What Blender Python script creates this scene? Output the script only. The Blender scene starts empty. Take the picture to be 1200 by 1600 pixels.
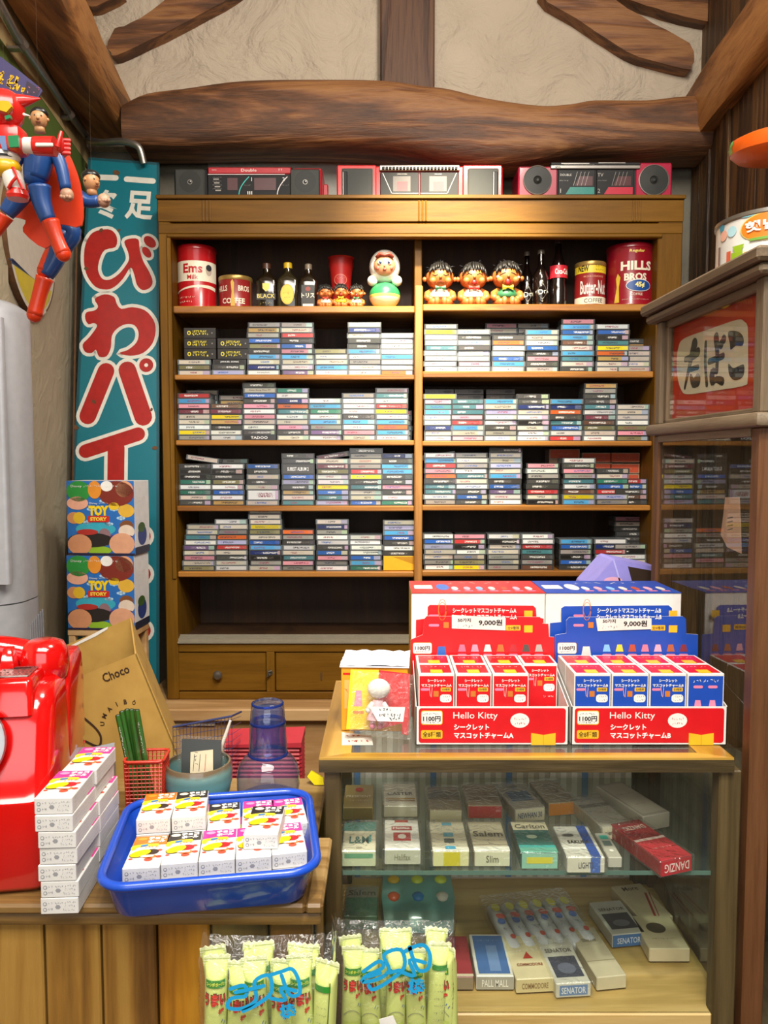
import bpy, bmesh, math, random
from mathutils import Vector, Matrix, Euler
from math import sin, cos, pi, radians, sqrt, atan2

random.seed(7)
C = bpy.context.scene.collection
SC = bpy.context.scene

# ------------------------------------------------------------------ camera
F = 1200.0
PITCH = math.atan(78 / F)
CAMZ = 1.5
cam = bpy.data.cameras.new('camera')
cam.sensor_fit = 'HORIZONTAL'
cam.sensor_width = 36
cam.lens = 36 * F / 1200
cam.clip_start = 0.02
camo = bpy.data.objects.new('camera', cam)
camo.location = (0, 0, CAMZ)
camo.rotation_euler = (pi / 2 - PITCH, 0, 0)
C.objects.link(camo)
SC.camera = camo

# ------------------------------------------------------------------ exposure and world
SC.view_settings.view_transform = 'Standard'
SC.view_settings.look = 'None'
SC.view_settings.gamma = 1
SC.view_settings.use_curve_mapping = False
SC.view_settings.exposure = 0.0
SC.cycles.max_bounces = 7
SC.cycles.transparent_max_bounces = 40
SC.cycles.caustics_reflective = False
SC.cycles.caustics_refractive = False
SC.cycles.sample_clamp_indirect = 6
SC.cycles.use_denoising = True
W = bpy.data.worlds.new('world')
SC.world = W
W.use_nodes = True
W.node_tree.nodes['Background'].inputs[0].default_value = (1, 0.93, 0.82, 1)
W.node_tree.nodes['Background'].inputs[1].default_value = 0.25


def lamp(name, kind, loc, target, power, color, **kw):
    l = bpy.data.lights.new(name, kind)
    l.energy = power
    l.color = color
    for k, v in kw.items():
        setattr(l, k, v)
    o = bpy.data.objects.new(name, l)
    o.location = loc
    d = Vector(target) - Vector(loc)
    o.rotation_euler = d.to_track_quat('-Z', 'Y').to_euler()
    C.objects.link(o)
    return o


# shop lighting: ceiling panel behind the viewer plus track spots, and two added fill lamps
lamp('ceiling_panel', 'AREA', (0, -0.35, 3.05), (0, 0.5, 1.0), 78, (1, 0.94, 0.84), shape='RECTANGLE', size=1.8, size_y=0.9)
lamp('front_fill_light', 'AREA', (0.1, -1.55, 1.75), (0.1, 1.5, 1.3), 26, (0.96, 0.98, 1.0), shape='RECTANGLE', size=2.2, size_y=1.5)  # added ambient fill behind the camera, brightens the showcase interior and shelf fronts
lamp('left_wall_fill', 'AREA', (0.55, 1.0, 3.2), (-0.8, 2.4, 2.2), 32, (1, 0.93, 0.82), shape='DISK', size=0.5)  # added fill out of view, aimed to brighten the left wall
lamp('track_spot_shelves', 'SPOT', (0.2, 1.75, 3.05), (0.2, 2.5, 2.1), 470, (1, 0.88, 0.64), spot_size=radians(42), spot_blend=1.0, shadow_soft_size=0.05)
lamp('track_spot_shelves_wide', 'SPOT', (0.1, 0.5, 2.9), (0.1, 2.5, 1.25), 105, (1, 0.96, 0.88), spot_size=radians(56), spot_blend=0.7, shadow_soft_size=0.06)
lamp('track_spot_showcase', 'SPOT', (0.15, 0.25, 2.85), (0.2, 1.12, 1.1), 95, (1, 0.97, 0.92), spot_size=radians(46), spot_blend=0.8, shadow_soft_size=0.05)
lamp('track_spot_counter', 'SPOT', (-0.15, 0.2, 2.8), (-0.28, 0.95, 1.0), 42, (1, 0.97, 0.92), spot_size=radians(46), spot_blend=0.8, shadow_soft_size=0.05)


# ------------------------------------------------------------------ pixel to world (1200x1600 frame)
def P(px, py, Y):
    X = (px - 600) / F
    V = (800 - py) / F
    d = Vector((X, cos(PITCH) + V * sin(PITCH), -sin(PITCH) + V * cos(PITCH)))
    return Vector((0, 0, CAMZ)) + d * (Y / d.y)


def PZ(px, py, z):
    X = (px - 600) / F
    V = (800 - py) / F
    d = Vector((X, cos(PITCH) + V * sin(PITCH), -sin(PITCH) + V * cos(PITCH)))
    return Vector((0, 0, CAMZ)) + d * ((z - CAMZ) / d.z)


# ------------------------------------------------------------------ materials
def lin(h):
    h = h.lstrip('#')
    r = []
    for i in (0, 2, 4):
        c = int(h[i:i + 2], 16) / 255
        r.append(c / 12.92 if c <= 0.04045 else ((c + 0.055) / 1.055) ** 2.4)
    return (*r, 1)


MATS = {}


class NT:
    def __init__(s, name):
        s.mat = bpy.data.materials.new(name)
        s.mat.use_nodes = True
        s.t = s.mat.node_tree
        s.b = s.t.nodes['Principled BSDF']
        s.out = s.t.nodes['Material Output']

    def n(s, typ, **kw):
        nd = s.t.nodes.new(typ)
        for k, v in kw.items():
            if k.startswith('i_'):
                key = k[2:]
                nd.inputs[int(key) if key.isdigit() else key].default_value = v
            else:
                setattr(nd, k, v)
        return nd

    def l(s, a, b):
        s.t.links.new(a, b)

    def ramp(s, fac, stops):
        r = s.n('ShaderNodeValToRGB')
        e = r.color_ramp.elements
        e[0].position, e[0].color = stops[0]
        e[1].position, e[1].color = stops[-1]
        for p, c in stops[1:-1]:
            x = e.new(p)
            x.color = c
        s.l(fac, r.inputs[0])
        return r.outputs[0]

    def math(s, op, a, b=None, c=None):
        m = s.n('ShaderNodeMath', operation=op)
        for i, x in enumerate((a, b, c)):
            if x is None:
                continue
            if isinstance(x, (int, float)):
                m.inputs[i].default_value = x
            else:
                s.l(x, m.inputs[i])
        return m.outputs[0]

    def mix(s, fac, a, b):
        m = s.n('ShaderNodeMix', data_type='RGBA')
        for i, x in ((0, fac), (6, a), (7, b)):
            if isinstance(x, (int, float, tuple)):
                m.inputs[i].default_value = x
            else:
                s.l(x, m.inputs[i])
        return m.outputs[2]


def pm(hexc, rough=0.5, metal=0.0, var=0.06, coat=0.0, spec=0.5):
    """plain coloured material with a faint procedural mottling"""
    key = ('pm', hexc, rough, metal, var, coat, spec)
    if key in MATS:
        return MATS[key]
    k = NT('paint_' + hexc.lstrip('#'))
    c = lin(hexc)
    if var:
        co = k.n('ShaderNodeTexCoord')
        no = k.n('ShaderNodeTexNoise', i_Scale=45.0, i_Detail=3.0)
        k.l(co.outputs['Object'], no.inputs['Vector'])
        lo = tuple(x * (1 - var) for x in c[:3]) + (1,)
        hi = tuple(min(1, x * (1 + var)) for x in c[:3]) + (1,)
        k.l(k.ramp(no.outputs['Fac'], [(0.3, lo), (0.7, hi)]), k.b.inputs['Base Color'])
    else:
        k.b.inputs['Base Color'].default_value = c
    k.b.inputs['Roughness'].default_value = rough
    k.b.inputs['Metallic'].default_value = metal
    k.b.inputs['Specular IOR Level'].default_value = spec
    k.b.inputs['Coat Weight'].default_value = coat
    k.b.inputs['Coat Roughness'].default_value = 0.08
    MATS[key] = k.mat
    return k.mat


def wood(name, dark, mid, light, axis='X', scale=6.0, rough=0.45, bump=0.15, coat=0.0, ring=0.55, stretch=0.09, spec=0.5):
    key = ('wood', name)
    if key in MATS:
        return MATS[key]
    k = NT(name)
    co = k.n('ShaderNodeTexCoord')
    mp = k.n('ShaderNodeMapping')
    sc = [1, 1, 1]
    sc['XYZ'.index(axis)] = stretch
    mp.inputs['Scale'].default_value = sc
    k.l(co.outputs['Object'], mp.inputs[0])
    n1 = k.n('ShaderNodeTexNoise', i_Scale=scale, i_Detail=5.0, i_Roughness=0.6, i_Distortion=0.6)
    k.l(mp.outputs[0], n1.inputs['Vector'])
    w = k.math('MULTIPLY', n1.outputs['Fac'], 26.0)
    w = k.math('SINE', w)
    w = k.math('MULTIPLY_ADD', w, 0.5, 0.5)
    n2 = k.n('ShaderNodeTexNoise', i_Scale=scale * 14, i_Detail=4.0, i_Roughness=0.7)
    k.l(mp.outputs[0], n2.inputs['Vector'])
    f = k.math('MULTIPLY_ADD', w, ring, k.math('MULTIPLY', n2.outputs['Fac'], 1 - ring))
    n3 = k.n('ShaderNodeTexNoise', i_Scale=2.3, i_Detail=2.0)
    k.l(co.outputs['Object'], n3.inputs['Vector'])
    f = k.math('MULTIPLY_ADD', k.math('SUBTRACT', n3.outputs['Fac'], 0.5), 0.5, f)
    col = k.ramp(f, [(0.12, lin(dark)), (0.5, lin(mid)), (0.92, lin(light))])
    k.l(col, k.b.inputs['Base Color'])
    k.b.inputs['Roughness'].default_value = rough
    k.b.inputs['Specular IOR Level'].default_value = spec
    k.b.inputs['Coat Weight'].default_value = coat
    k.b.inputs['Coat Roughness'].default_value = 0.2
    bp = k.n('ShaderNodeBump', i_Strength=bump, i_Distance=0.01)
    k.l(f, bp.inputs['Height'])
    k.l(bp.outputs[0], k.b.inputs['Normal'])
    MATS[key] = k.mat
    return k.mat


def plaster(name, a, b, scale=9.0, bump=0.5, rough=0.85, dist=0.03):
    key = ('pl', name)
    if key in MATS:
        return MATS[key]
    k = NT(name)
    co = k.n('ShaderNodeTexCoord')
    n1 = k.n('ShaderNodeTexNoise', i_Scale=scale, i_Detail=8.0, i_Roughness=0.55, i_Distortion=1.2)
    k.l(co.outputs['Object'], n1.inputs['Vector'])
    n2 = k.n('ShaderNodeTexNoise', i_Scale=scale * 0.25, i_Detail=4.0)
    k.l(co.outputs['Object'], n2.inputs['Vector'])
    k.l(k.ramp(n2.outputs['Fac'], [(0.3, lin(a)), (0.7, lin(b))]), k.b.inputs['Base Color'])
    k.b.inputs['Roughness'].default_value = rough
    bp = k.n('ShaderNodeBump', i_Strength=bump, i_Distance=dist)
    k.l(n1.outputs['Fac'], bp.inputs['Height'])
    k.l(bp.outputs[0], k.b.inputs['Normal'])
    MATS[key] = k.mat
    return k.mat


def glass(name, tint='#f4fbf8', refl=1.0, rough=0.0, ior=1.5, haze=0.0, hazecol='#ffffff', bump=0.0, bscale=30.0, edge=None):
    """thin sheet: clear with Fresnel reflection and an optional haze"""
    key = ('gl', name)
    if key in MATS:
        return MATS[key]
    k = NT(name)
    k.t.nodes.remove(k.b)
    tr = k.n('ShaderNodeBsdfTransparent')
    tr.inputs[0].default_value = lin(tint)
    if edge:        # longer path through curved glass near its outline
        lw = k.n('ShaderNodeLayerWeight', i_Blend=0.5)
        e = k.math('POWER', lw.outputs['Facing'], 2.4)
        k.l(k.mix(e, lin(tint), lin(edge)), tr.inputs[0])
    gl = k.n('ShaderNodeBsdfGlossy')
    gl.inputs['Roughness'].default_value = rough
    gl.inputs['Color'].default_value = (1, 1, 1, 1)
    fr = k.n('ShaderNodeFresnel', i_IOR=ior)
    co = k.n('ShaderNodeTexCoord')
    if bump:
        no = k.n('ShaderNodeTexNoise', i_Scale=bscale, i_Detail=3.0, i_Distortion=1.5)
        k.l(co.outputs['Object'], no.inputs['Vector'])
        bp = k.n('ShaderNodeBump', i_Strength=bump, i_Distance=0.01)
        k.l(no.outputs['Fac'], bp.inputs['Height'])
        k.l(bp.outputs[0], fr.inputs['Normal'])
        k.l(bp.outputs[0], gl.inputs['Normal'])
    geo = k.n('ShaderNodeNewGeometry')
    f = k.math('MULTIPLY', fr.outputs[0], refl)
    f = k.math('MULTIPLY', f, k.math('SUBTRACT', 1.0, geo.outputs['Backfacing']))
    f = k.math('MINIMUM', f, 1.0)
    m = k.n('ShaderNodeMixShader')
    k.l(f, m.inputs[0])
    base = tr.outputs[0]
    if haze:
        df = k.n('ShaderNodeBsdfDiffuse')
        df.inputs[0].default_value = lin(hazecol)
        m0 = k.n('ShaderNodeMixShader')
        m0.inputs[0].default_value = haze
        k.l(tr.outputs[0], m0.inputs[1])
        k.l(df.outputs[0], m0.inputs[2])
        base = m0.outputs[0]
    k.l(base, m.inputs[1])
    k.l(gl.outputs[0], m.inputs[2])
    k.l(m.outputs[0], k.out.inputs[0])
    MATS[key] = k.mat
    return k.mat


# ------------------------------------------------------------------ text polygons
_TXT = {}


def text_polys(s, bold=0.0):
    key = (s, bold)
    if key in _TXT:
        return _TXT[key]
    c = bpy.data.curves.new('letters', 'FONT')
    c.body = s
    c.resolution_u = 2
    c.offset = bold
    c.align_x = 'LEFT'
    o = bpy.data.objects.new('letters', c)
    m = o.to_mesh()
    v = [(p.co.x, p.co.y) for p in m.vertices]
    f = [list(p.vertices) for p in m.polygons]
    o.to_mesh_clear()
    bpy.data.objects.remove(o)
    bpy.data.curves.remove(c)
    if not v:
        v = [(0, 0), (1, 0), (1, 1)]
        f = []
    x0 = min(p[0] for p in v); x1 = max(p[0] for p in v)
    y0 = min(p[1] for p in v); y1 = max(p[1] for p in v)
    w, h = max(x1 - x0, 1e-4), max(y1 - y0, 1e-4)
    v = [((x - x0) / w, (y - y0) / h) for x, y in v]
    # keep every face turned up
    g = []
    for fc in f:
        a = 0
        for i in range(len(fc)):
            p, q = v[fc[i]], v[fc[(i + 1) % len(fc)]]
            a += p[0] * q[1] - q[0] * p[1]
        g.append(fc if a > 0 else fc[::-1])
    _TXT[key] = (v, g, w / h)
    return _TXT[key]


# ------------------------------------------------------------------ mesh builder
LAY = 0.00025


def frame(o, ex, ey):
    ex = Vector(ex).normalized()
    ey = Vector(ey).normalized()
    n = ex.cross(ey)
    m = Matrix.Identity(4)
    for i, a in enumerate((ex, ey, n)):
        for j in range(3):
            m[j][i] = a[j]
    m.translation = Vector(o)
    return m


def face(x0, x1, y0, y1, z0, z1, side):
    if side == 'front':
        return frame((x0, y0, z0), (1, 0, 0), (0, 0, 1))
    if side == 'back':
        return frame((x1, y1, z0), (-1, 0, 0), (0, 0, 1))
    if side == 'left':
        return frame((x0, y1, z0), (0, -1, 0), (0, 0, 1))
    if side == 'right':
        return frame((x1, y0, z0), (0, 1, 0), (0, 0, 1))
    return frame((x0, y0, z1), (1, 0, 0), (0, 1, 0))


def cyl_frame(r, z0=0.0, centre=-pi / 2):
    """wraps x (arc length, 0 = facing -Y) and y (height) on a cylinder of radius r"""
    def f(x, y, off):
        a = centre + x / r
        return Vector(((r + off) * cos(a), (r + off) * sin(a), z0 + y))
    return f


class MB:
    def __init__(s):
        s.v = []; s.f = []; s.m = []; s.mats = []

    def mi(s, mat):
        if mat not in s.mats:
            s.mats.append(mat)
        return s.mats.index(mat)

    def add(s, vs, fs, mat, M=None):
        b = len(s.v)
        for p in vs:
            p = Vector(p)
            s.v.append(M @ p if M is not None else p)
        if isinstance(mat, (list, tuple)):
            for f, mm in zip(fs, mat):
                s.f.append([b + i for i in f]); s.m.append(s.mi(mm))
        else:
            i0 = s.mi(mat)
            for f in fs:
                s.f.append([b + i for i in f]); s.m.append(i0)
        return s

    def box(s, x0, x1, y0, y1, z0, z1, mat, bev=0.0, M=None, seg=1):
        if x1 < x0: x0, x1 = x1, x0
        if y1 < y0: y0, y1 = y1, y0
        if z1 < z0: z0, z1 = z1, z0
        if bev <= 0:
            vs = [(x, y, z) for z in (z0, z1) for y in (y0, y1) for x in (x0, x1)]
            fs = [[0, 2, 3, 1], [4, 5, 7, 6], [0, 1, 5, 4], [2, 6, 7, 3], [0, 4, 6, 2], [1, 3, 7, 5]]
            return s.add(vs, fs, mat, M)
        bm = bmesh.new()
        bmesh.ops.create_cube(bm, size=1)
        for v in bm.verts:
            v.co = Vector(((x0 + x1) / 2 + v.co.x * (x1 - x0), (y0 + y1) / 2 + v.co.y * (y1 - y0), (z0 + z1) / 2 + v.co.z * (z1 - z0)))
        bev = min(bev, 0.49 * min(x1 - x0, y1 - y0, z1 - z0))
        bmesh.ops.bevel(bm, geom=bm.edges[:], offset=bev, segments=seg, affect='EDGES', profile=0.5)
        bm.verts.ensure_lookup_table()
        s.add([v.co.copy() for v in bm.verts], [[v.index for v in f.verts] for f in bm.faces], mat, M)
        bm.free()
        return s

    def lathe(s, prof, mat, seg=32, c=(0, 0, 0), M=None, cap0=False, cap1=False, sx=1.0, sy=1.0):
        vs = []; fs = []
        n = len(prof)
        for r, z in prof:
            for i in range(seg):
                a = 2 * pi * i / seg
                vs.append((c[0] + r * cos(a) * sx, c[1] + r * sin(a) * sy, c[2] + z))
        for j in range(n - 1):
            for i in range(seg):
                k = (i + 1) % seg
                fs.append([j * seg + i, j * seg + k, (j + 1) * seg + k, (j + 1) * seg + i])
        ml = None
        if isinstance(mat, (list, tuple)):
            ml = [mat[j] for j in range(n - 1) for i in range(seg)]
        if cap0:
            fs.append([i for i in range(seg)][::-1])
            if ml: ml.append(mat[0])
        if cap1:
            fs.append([(n - 1) * seg + i for i in range(seg)])
            if ml: ml.append(mat[-1])
        return s.add(vs, fs, ml or mat, M)

    def tube(s, pts, r, mat, seg=8, closed=False, caps=True, M=None, flat=None):
        pts = [Vector(p) for p in pts]
        n = len(pts)
        rs = r if isinstance(r, (list, tuple)) else [r] * n
        vs = []; fs = []
        up = None
        for i in range(n):
            if closed:
                d = pts[(i + 1) % n] - pts[i - 1]
            else:
                d = pts[min(i + 1, n - 1)] - pts[max(i - 1, 0)]
            if d.length < 1e-9:
                d = Vector((0, 0, 1))
            d.normalize()
            if up is None:
                up = Vector((0, 0, 1)) if abs(d.z) < 0.9 else Vector((1, 0, 0))
            a = d.cross(up)
            if a.length < 1e-6:
                a = d.cross(Vector((0.3, 1, 0.2)))
            a.normalize()
            up = a.cross(d).normalized()
            for k in range(seg):
                t = 2 * pi * k / seg
                q = a * cos(t) * rs[i] + up * sin(t) * rs[i]
                if flat:
                    q = Vector((q.x * flat[0], q.y * flat[1], q.z * flat[2]))
                vs.append(pts[i] + q)
        m = n if closed else n - 1
        for i in range(m):
            j = (i + 1) % n
            for k in range(seg):
                l = (k + 1) % seg
                fs.append([i * seg + k, i * seg + l, j * seg + l, j * seg + k])
        if caps and not closed:
            fs.append([k for k in range(seg)][::-1])
            fs.append([(n - 1) * seg + k for k in range(seg)])
        return s.add(vs, fs, mat, M)

    def loft(s, secs, mat, M=None, cap0=True, cap1=True):
        n = len(secs[0])
        vs = [p for q in secs for p in q]
        fs = []
        for j in range(len(secs) - 1):
            for i in range(n):
                k = (i + 1) % n
                fs.append([j * n + i, j * n + k, (j + 1) * n + k, (j + 1) * n + i])
        if cap0:
            fs.append(list(range(n))[::-1])
        if cap1:
            fs.append([(len(secs) - 1) * n + i for i in range(n)])
        return s.add(vs, fs, mat, M)

    def prism(s, poly, D, depth, mat, sidemat=None):
        """polygon in frame D (x,y), front at z=0, extruded back by depth"""
        n = len(poly)
        vs = [(x, y, 0) for x, y in poly] + [(x, y, -depth) for x, y in poly]
        fs = [list(range(n)), [n + i for i in range(n)][::-1]]
        ms = [mat, sidemat or mat]
        for i in range(n):
            k = (i + 1) % n
            fs.append([i, n + i, n + k, k])
            ms.append(sidemat or mat)
        return s.add(vs, fs, ms, D)

    def ball(s, c, r, mat, seg=20, rings=12, sc=(1, 1, 1), M=None):
        vs = []; fs = []
        for j in range(rings + 1):
            t = pi * j / rings
            for i in range(seg):
                a = 2 * pi * i / seg
                vs.append((c[0] + r * sc[0] * sin(t) * cos(a), c[1] + r * sc[1] * sin(t) * sin(a), c[2] - r * sc[2] * cos(t)))
        for j in range(rings):
            for i in range(seg):
                k = (i + 1) % seg
                fs.append([j * seg + i, j * seg + k, (j + 1) * seg + k, (j + 1) * seg + i])
        return s.add(vs, fs, mat, M)

    # ---- decals: D is a frame matrix or a callable (x, y, offset) -> point
    def _flat(s, vs, fs, D, mat, lay):
        if callable(D):
            return s.add([D(x, y, lay * 0.0006) for x, y in vs], fs, mat)
        return s.add([(x, y, lay * LAY) for x, y in vs], fs, mat, D)

    def rect(s, D, x, y, w, h, mat, lay=1, n=1):
        if callable(D):
            n = max(n, 14)
        vs = []; fs = []
        for i in range(n + 1):
            vs += [(x + w * i / n, y), (x + w * i / n, y + h)]
        for i in range(n):
            fs.append([2 * i, 2 * i + 2, 2 * i + 3, 2 * i + 1])
        return s._flat(vs, fs, D, mat, lay)

    def poly(s, D, pts, mat, lay=1):
        a = sum(pts[i][0] * pts[(i + 1) % len(pts)][1] - pts[(i + 1) % len(pts)][0] * pts[i][1] for i in range(len(pts)))
        if a < 0:
            pts = pts[::-1]
        return s._flat(pts, [list(range(len(pts)))], D, mat, lay)

    def rrect(s, D, x, y, w, h, r, mat, lay=1):
        if callable(D):
            return s.rect(D, x, y, w, h, mat, lay)
        r = min(r, w / 2, h / 2)
        pts = []
        for cx, cy, a0 in ((x + w - r, y + r, -90), (x + w - r, y + h - r, 0), (x + r, y + h - r, 90), (x + r, y + r, 180)):
            for k in range(5):
                a = radians(a0 + k * 22.5)
                pts.append((cx + r * cos(a), cy + r * sin(a)))
        return s.poly(D, pts, mat, lay)

    def ell(s, D, cx, cy, rx, ry, mat, lay=1, n=20, rot=0.0):
        if callable(D):
            vs = []
            for k in range(15):
                a = pi * k / 14
                x, hh = -cos(a) * rx, max(sin(a) * ry, ry * .02)
                vs += [(cx + x, cy - hh), (cx + x, cy + hh)]
            return s._flat(vs, [[2 * i, 2 * i + 2, 2 * i + 3, 2 * i + 1] for i in range(14)], D, mat, lay)
        pts = []
        for k in range(n):
            a = 2 * pi * k / n
            x, y = rx * cos(a), ry * sin(a)
            pts.append((cx + x * cos(rot) - y * sin(rot), cy + x * sin(rot) + y * cos(rot)))
        return s.poly(D, pts, mat, lay)

    def text(s, D, t, cx, cy, mat, h=None, w=None, lay=2, bold=0.0, rot=0.0, upside=False):
        v, f, asp = text_polys(t, bold)
        if h is None: h = w / asp
        if w is None: w = h * asp
        vs = []
        if upside: rot += pi
        for x, y in v:
            x = (x - 0.5) * w; y = (y - 0.5) * h
            vs.append((cx + x * cos(rot) - y * sin(rot), cy + x * sin(rot) + y * cos(rot)))
        return s._flat(vs, f, D, mat, lay)

    def stroke(s, D, pts, w, mat, lay=1, caps=True):
        """ribbon with round ends; w is a width or a list of widths"""
        n = len(pts)
        ws = w if isinstance(w, (list, tuple)) else [w] * n
        vs = []; fs = []
        for i in range(n):
            a = pts[max(i - 1, 0)]; b = pts[min(i + 1, n - 1)]
            dx, dy = b[0] - a[0], b[1] - a[1]
            L = math.hypot(dx, dy) or 1
            nx, ny = -dy / L * ws[i] / 2, dx / L * ws[i] / 2
            vs += [(pts[i][0] - nx, pts[i][1] - ny), (pts[i][0] + nx, pts[i][1] + ny)]
        for i in range(n - 1):
            fs.append([2 * i, 2 * i + 2, 2 * i + 3, 2 * i + 1])
        s._flat(vs, fs, D, mat, lay)
        if caps:
            for i, o in ((0, 1), (n - 1, -1)):
                q = pts[i]; p2 = pts[i + o]
                a0 = atan2(q[1] - p2[1], q[0] - p2[0])
                r = ws[i] / 2
                s._flat([(q[0] + r * cos(a0 + t * pi / 8), q[1] + r * sin(a0 + t * pi / 8)) for t in range(-4, 5)], [list(range(9))], D, mat, lay)
        return s

    def scribble(s, D, x, y, w, h, mat, lay=2, seed=0, lw=0.0006):
        """a line of unreadable small print: short strokes"""
        r = random.Random(seed)
        cx = x
        while cx < x + w:
            cw = min(h * r.uniform(0.4, 0.8), x + w - cx)
            for q in range(2):
                a = (cx + cw * r.random(), y + h * r.random()); b = (cx + cw * r.random(), y + h * r.random())
                s.stroke(D, [a, b], lw, mat, lay, caps=False)
            cx += h * r.uniform(0.7, 1.1)
        return s

    def build(s, name, parent=None, loc=None, rot=None, smooth=True, angle=35):
        me = bpy.data.meshes.new(name)
        me.from_pydata([tuple(p) for p in s.v], [], s.f)
        for m in s.mats:
            me.materials.append(m)
        me.polygons.foreach_set('material_index', s.m)
        if smooth:
            me.polygons.foreach_set('use_smooth', [True] * len(s.f))
            me.set_sharp_from_angle(angle=radians(angle))
        me.update()
        o = bpy.data.objects.new(name, me)
        C.objects.link(o)
        if parent is not None:
            o.parent = parent
        if loc is not None:
            o.location = loc
        if rot is not None:
            o.rotation_euler = rot
        return o


def tag(o, label, cat, group=None):
    o['label'] = label
    o['category'] = cat
    if group:
        o['group'] = group
    return o


def empty(name, loc, rot=(0, 0, 0)):
    o = bpy.data.objects.new(name, None)
    o.empty_display_size = 0.05
    o.location = loc
    o.rotation_euler = rot
    C.objects.link(o)
    return o


def thing(name, label, cat, loc, rot=(0, 0, 0), group=None):
    return tag(empty(name, loc, rot), label, cat, group)


def struct(mb, name):
    o = mb.build(name)
    o['kind'] = 'structure'
    return o


def spline(pts, n=8, closed=False):
    """Catmull-Rom through points"""
    out = []
    m = len(pts)
    rng = m if closed else m - 1
    for i in range(rng):
        p0 = pts[(i - 1) % m] if closed or i > 0 else pts[0]
        p1 = pts[i]; p2 = pts[(i + 1) % m]
        p3 = pts[(i + 2) % m] if closed or i + 2 < m else pts[-1]
        for k in range(n):
            t = k / n
            out.append(tuple(0.5 * (2 * b + (c - a) * t + (2 * a - 5 * b + 4 * c - d) * t * t + (-a + 3 * b - 3 * c + d) * t ** 3) for a, b, c, d in zip(p0, p1, p2, p3)))
    if not closed:
        out.append(tuple(pts[-1]))
    return out


WHITE = pm('#dfdcd5', 0.45)
BLACK = pm('#161616', 0.45)
INK = pm('#2a2a30', 0.6)


# patch: parenting meshes drawn in world coordinates
def put(mb, name, root, **kw):
    o = mb.build(name, **kw)
    o.parent = root
    o.matrix_parent_inverse = Matrix.LocRotScale(root.location, root.rotation_euler, None).inverted()
    return o


def sub(mb, name, part, **kw):
    """sub-part drawn in the same world coordinates as its part"""
    o = mb.build(name, **kw)
    o.parent = part
    return o


def solo(mb, name, org, label, cat, group=None, **kw):
    org = Vector(org)
    mb.v = [p - org for p in mb.v]
    o = mb.build(name, **kw)
    o.location = org
    return tag(o, label, cat, group)


# ------------------------------------------------------------------ materials of the place
M_BEAM = wood('old_beam_wood', '#3a2212', '#704628', '#96683c', 'X', 7, 0.6, 0.5, stretch=0.12)
M_BEAMY = wood('old_beam_wood_along', '#4e3016', '#946030', '#b88248', 'Y', 6, 0.6, 0.5, stretch=0.12)
M_BEAMZ = wood('old_post_wood', '#2a1a12', '#4a3022', '#62432e', 'Z', 9, 0.6, 0.4)
M_BOARDZ = wood('dark_wall_boards', '#241508', '#4a3016', '#6c4a24', 'Z', 10, 0.55, 0.4)
M_PLASTER = plaster('rough_plaster', '#b3a491', '#bcae9b', 5, 0.9, dist=0.06)
M_CEMENT = plaster('bare_cement', '#5e584c', '#7a7466', 8, 0.5)
M_WALLL = plaster('beige_wall', '#a3977e', '#b3a78e', 14, 0.25)
M_PLY = wood('plywood_panel', '#a08558', '#b09566', '#bea474', 'Z', 3, 0.7, 0.05)
M_CAB = wood('varnished_cabinet_wood', '#523408', '#6c480c', '#825a16', 'X', 5, 0.5, 0.06, ring=0.3, spec=0.22)
M_CABZ = wood('varnished_cabinet_wood_upright', '#523408', '#6c480c', '#825a16', 'Z', 5, 0.5, 0.06, ring=0.3, spec=0.22)
M_CABDK = wood('cabinet_back_board', '#2a1808', '#3c240e', '#4e3216', 'Z', 5, 0.6, 0.06, ring=0.3)
M_SHELF = wood('shelf_wood', '#7a4a18', '#9a6224', '#b47a32', 'X', 6, 0.4, 0.08, coat=0.15)
M_DIV = wood('divider_wood', '#8a5a28', '#ac7638', '#c08a48', 'Z', 6, 0.45, 0.08)
M_BASE = wood('pale_pine', '#a67c4c', '#bf9664', '#d0aa78', 'X', 4, 0.55, 0.08)
M_FLOOR = wood('floor_boards', '#3e2c1a', '#5a4228', '#6e5436', 'Y', 5, 0.5, 0.1)
M_STEEL = pm('#9a9690', 0.35, 0.9)
M_CHROME = pm('#c8c8c8', 0.15, 1.0, 0)

# ------------------------------------------------------------------ the room
struct(MB().box(-2.0, 2.0, -1.8, 3.0, -0.06, 0.0, M_FLOOR), 'floor')
struct(MB().box(-2.0, 2.0, -1.8, 3.0, 3.4, 3.46, M_PLASTER), 'ceiling')
YB = 2.86
struct(MB().box(-1.3, 1.4, YB, YB + 0.1, 0, 2.62, M_CEMENT).box(-1.3, 1.4, 2.81, YB + 0.1, 2.62, 3.4, M_PLASTER), 'wall_back')
struct(MB().box(-2.0, 2.0, -1.8, -1.7, 0, 3.4, M_WALLL), 'wall_front')


def wallseg(pts, mat, thick, z0=0, z1=3.4):
    mb = MB()
    for (xa, ya), (xb, yb) in zip(pts[:-1], pts[1:]):
        d = Vector((xb - xa, yb - ya, 0)).normalized()
        n = Vector((d.y, -d.x, 0)) * thick
        a = Vector((xa, ya, 0)); b = Vector((xb, yb, 0))
        q = [a, b, b + n, a + n]
        mb.add([p + Vector((0, 0, z0)) for p in q] + [p + Vector((0, 0, z1)) for p in q],
               [[0, 3, 2, 1], [4, 5, 6, 7], [0, 1, 5, 4], [1, 2, 6, 5], [2, 3, 7, 6], [3, 0, 4, 7]], mat)
    return mb


def lwx(Y): return -1.075 + 0.117 * (2.86 - Y)
def rwx(Y): return 1.125 - 0.075 * (2.86 - Y)


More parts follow.
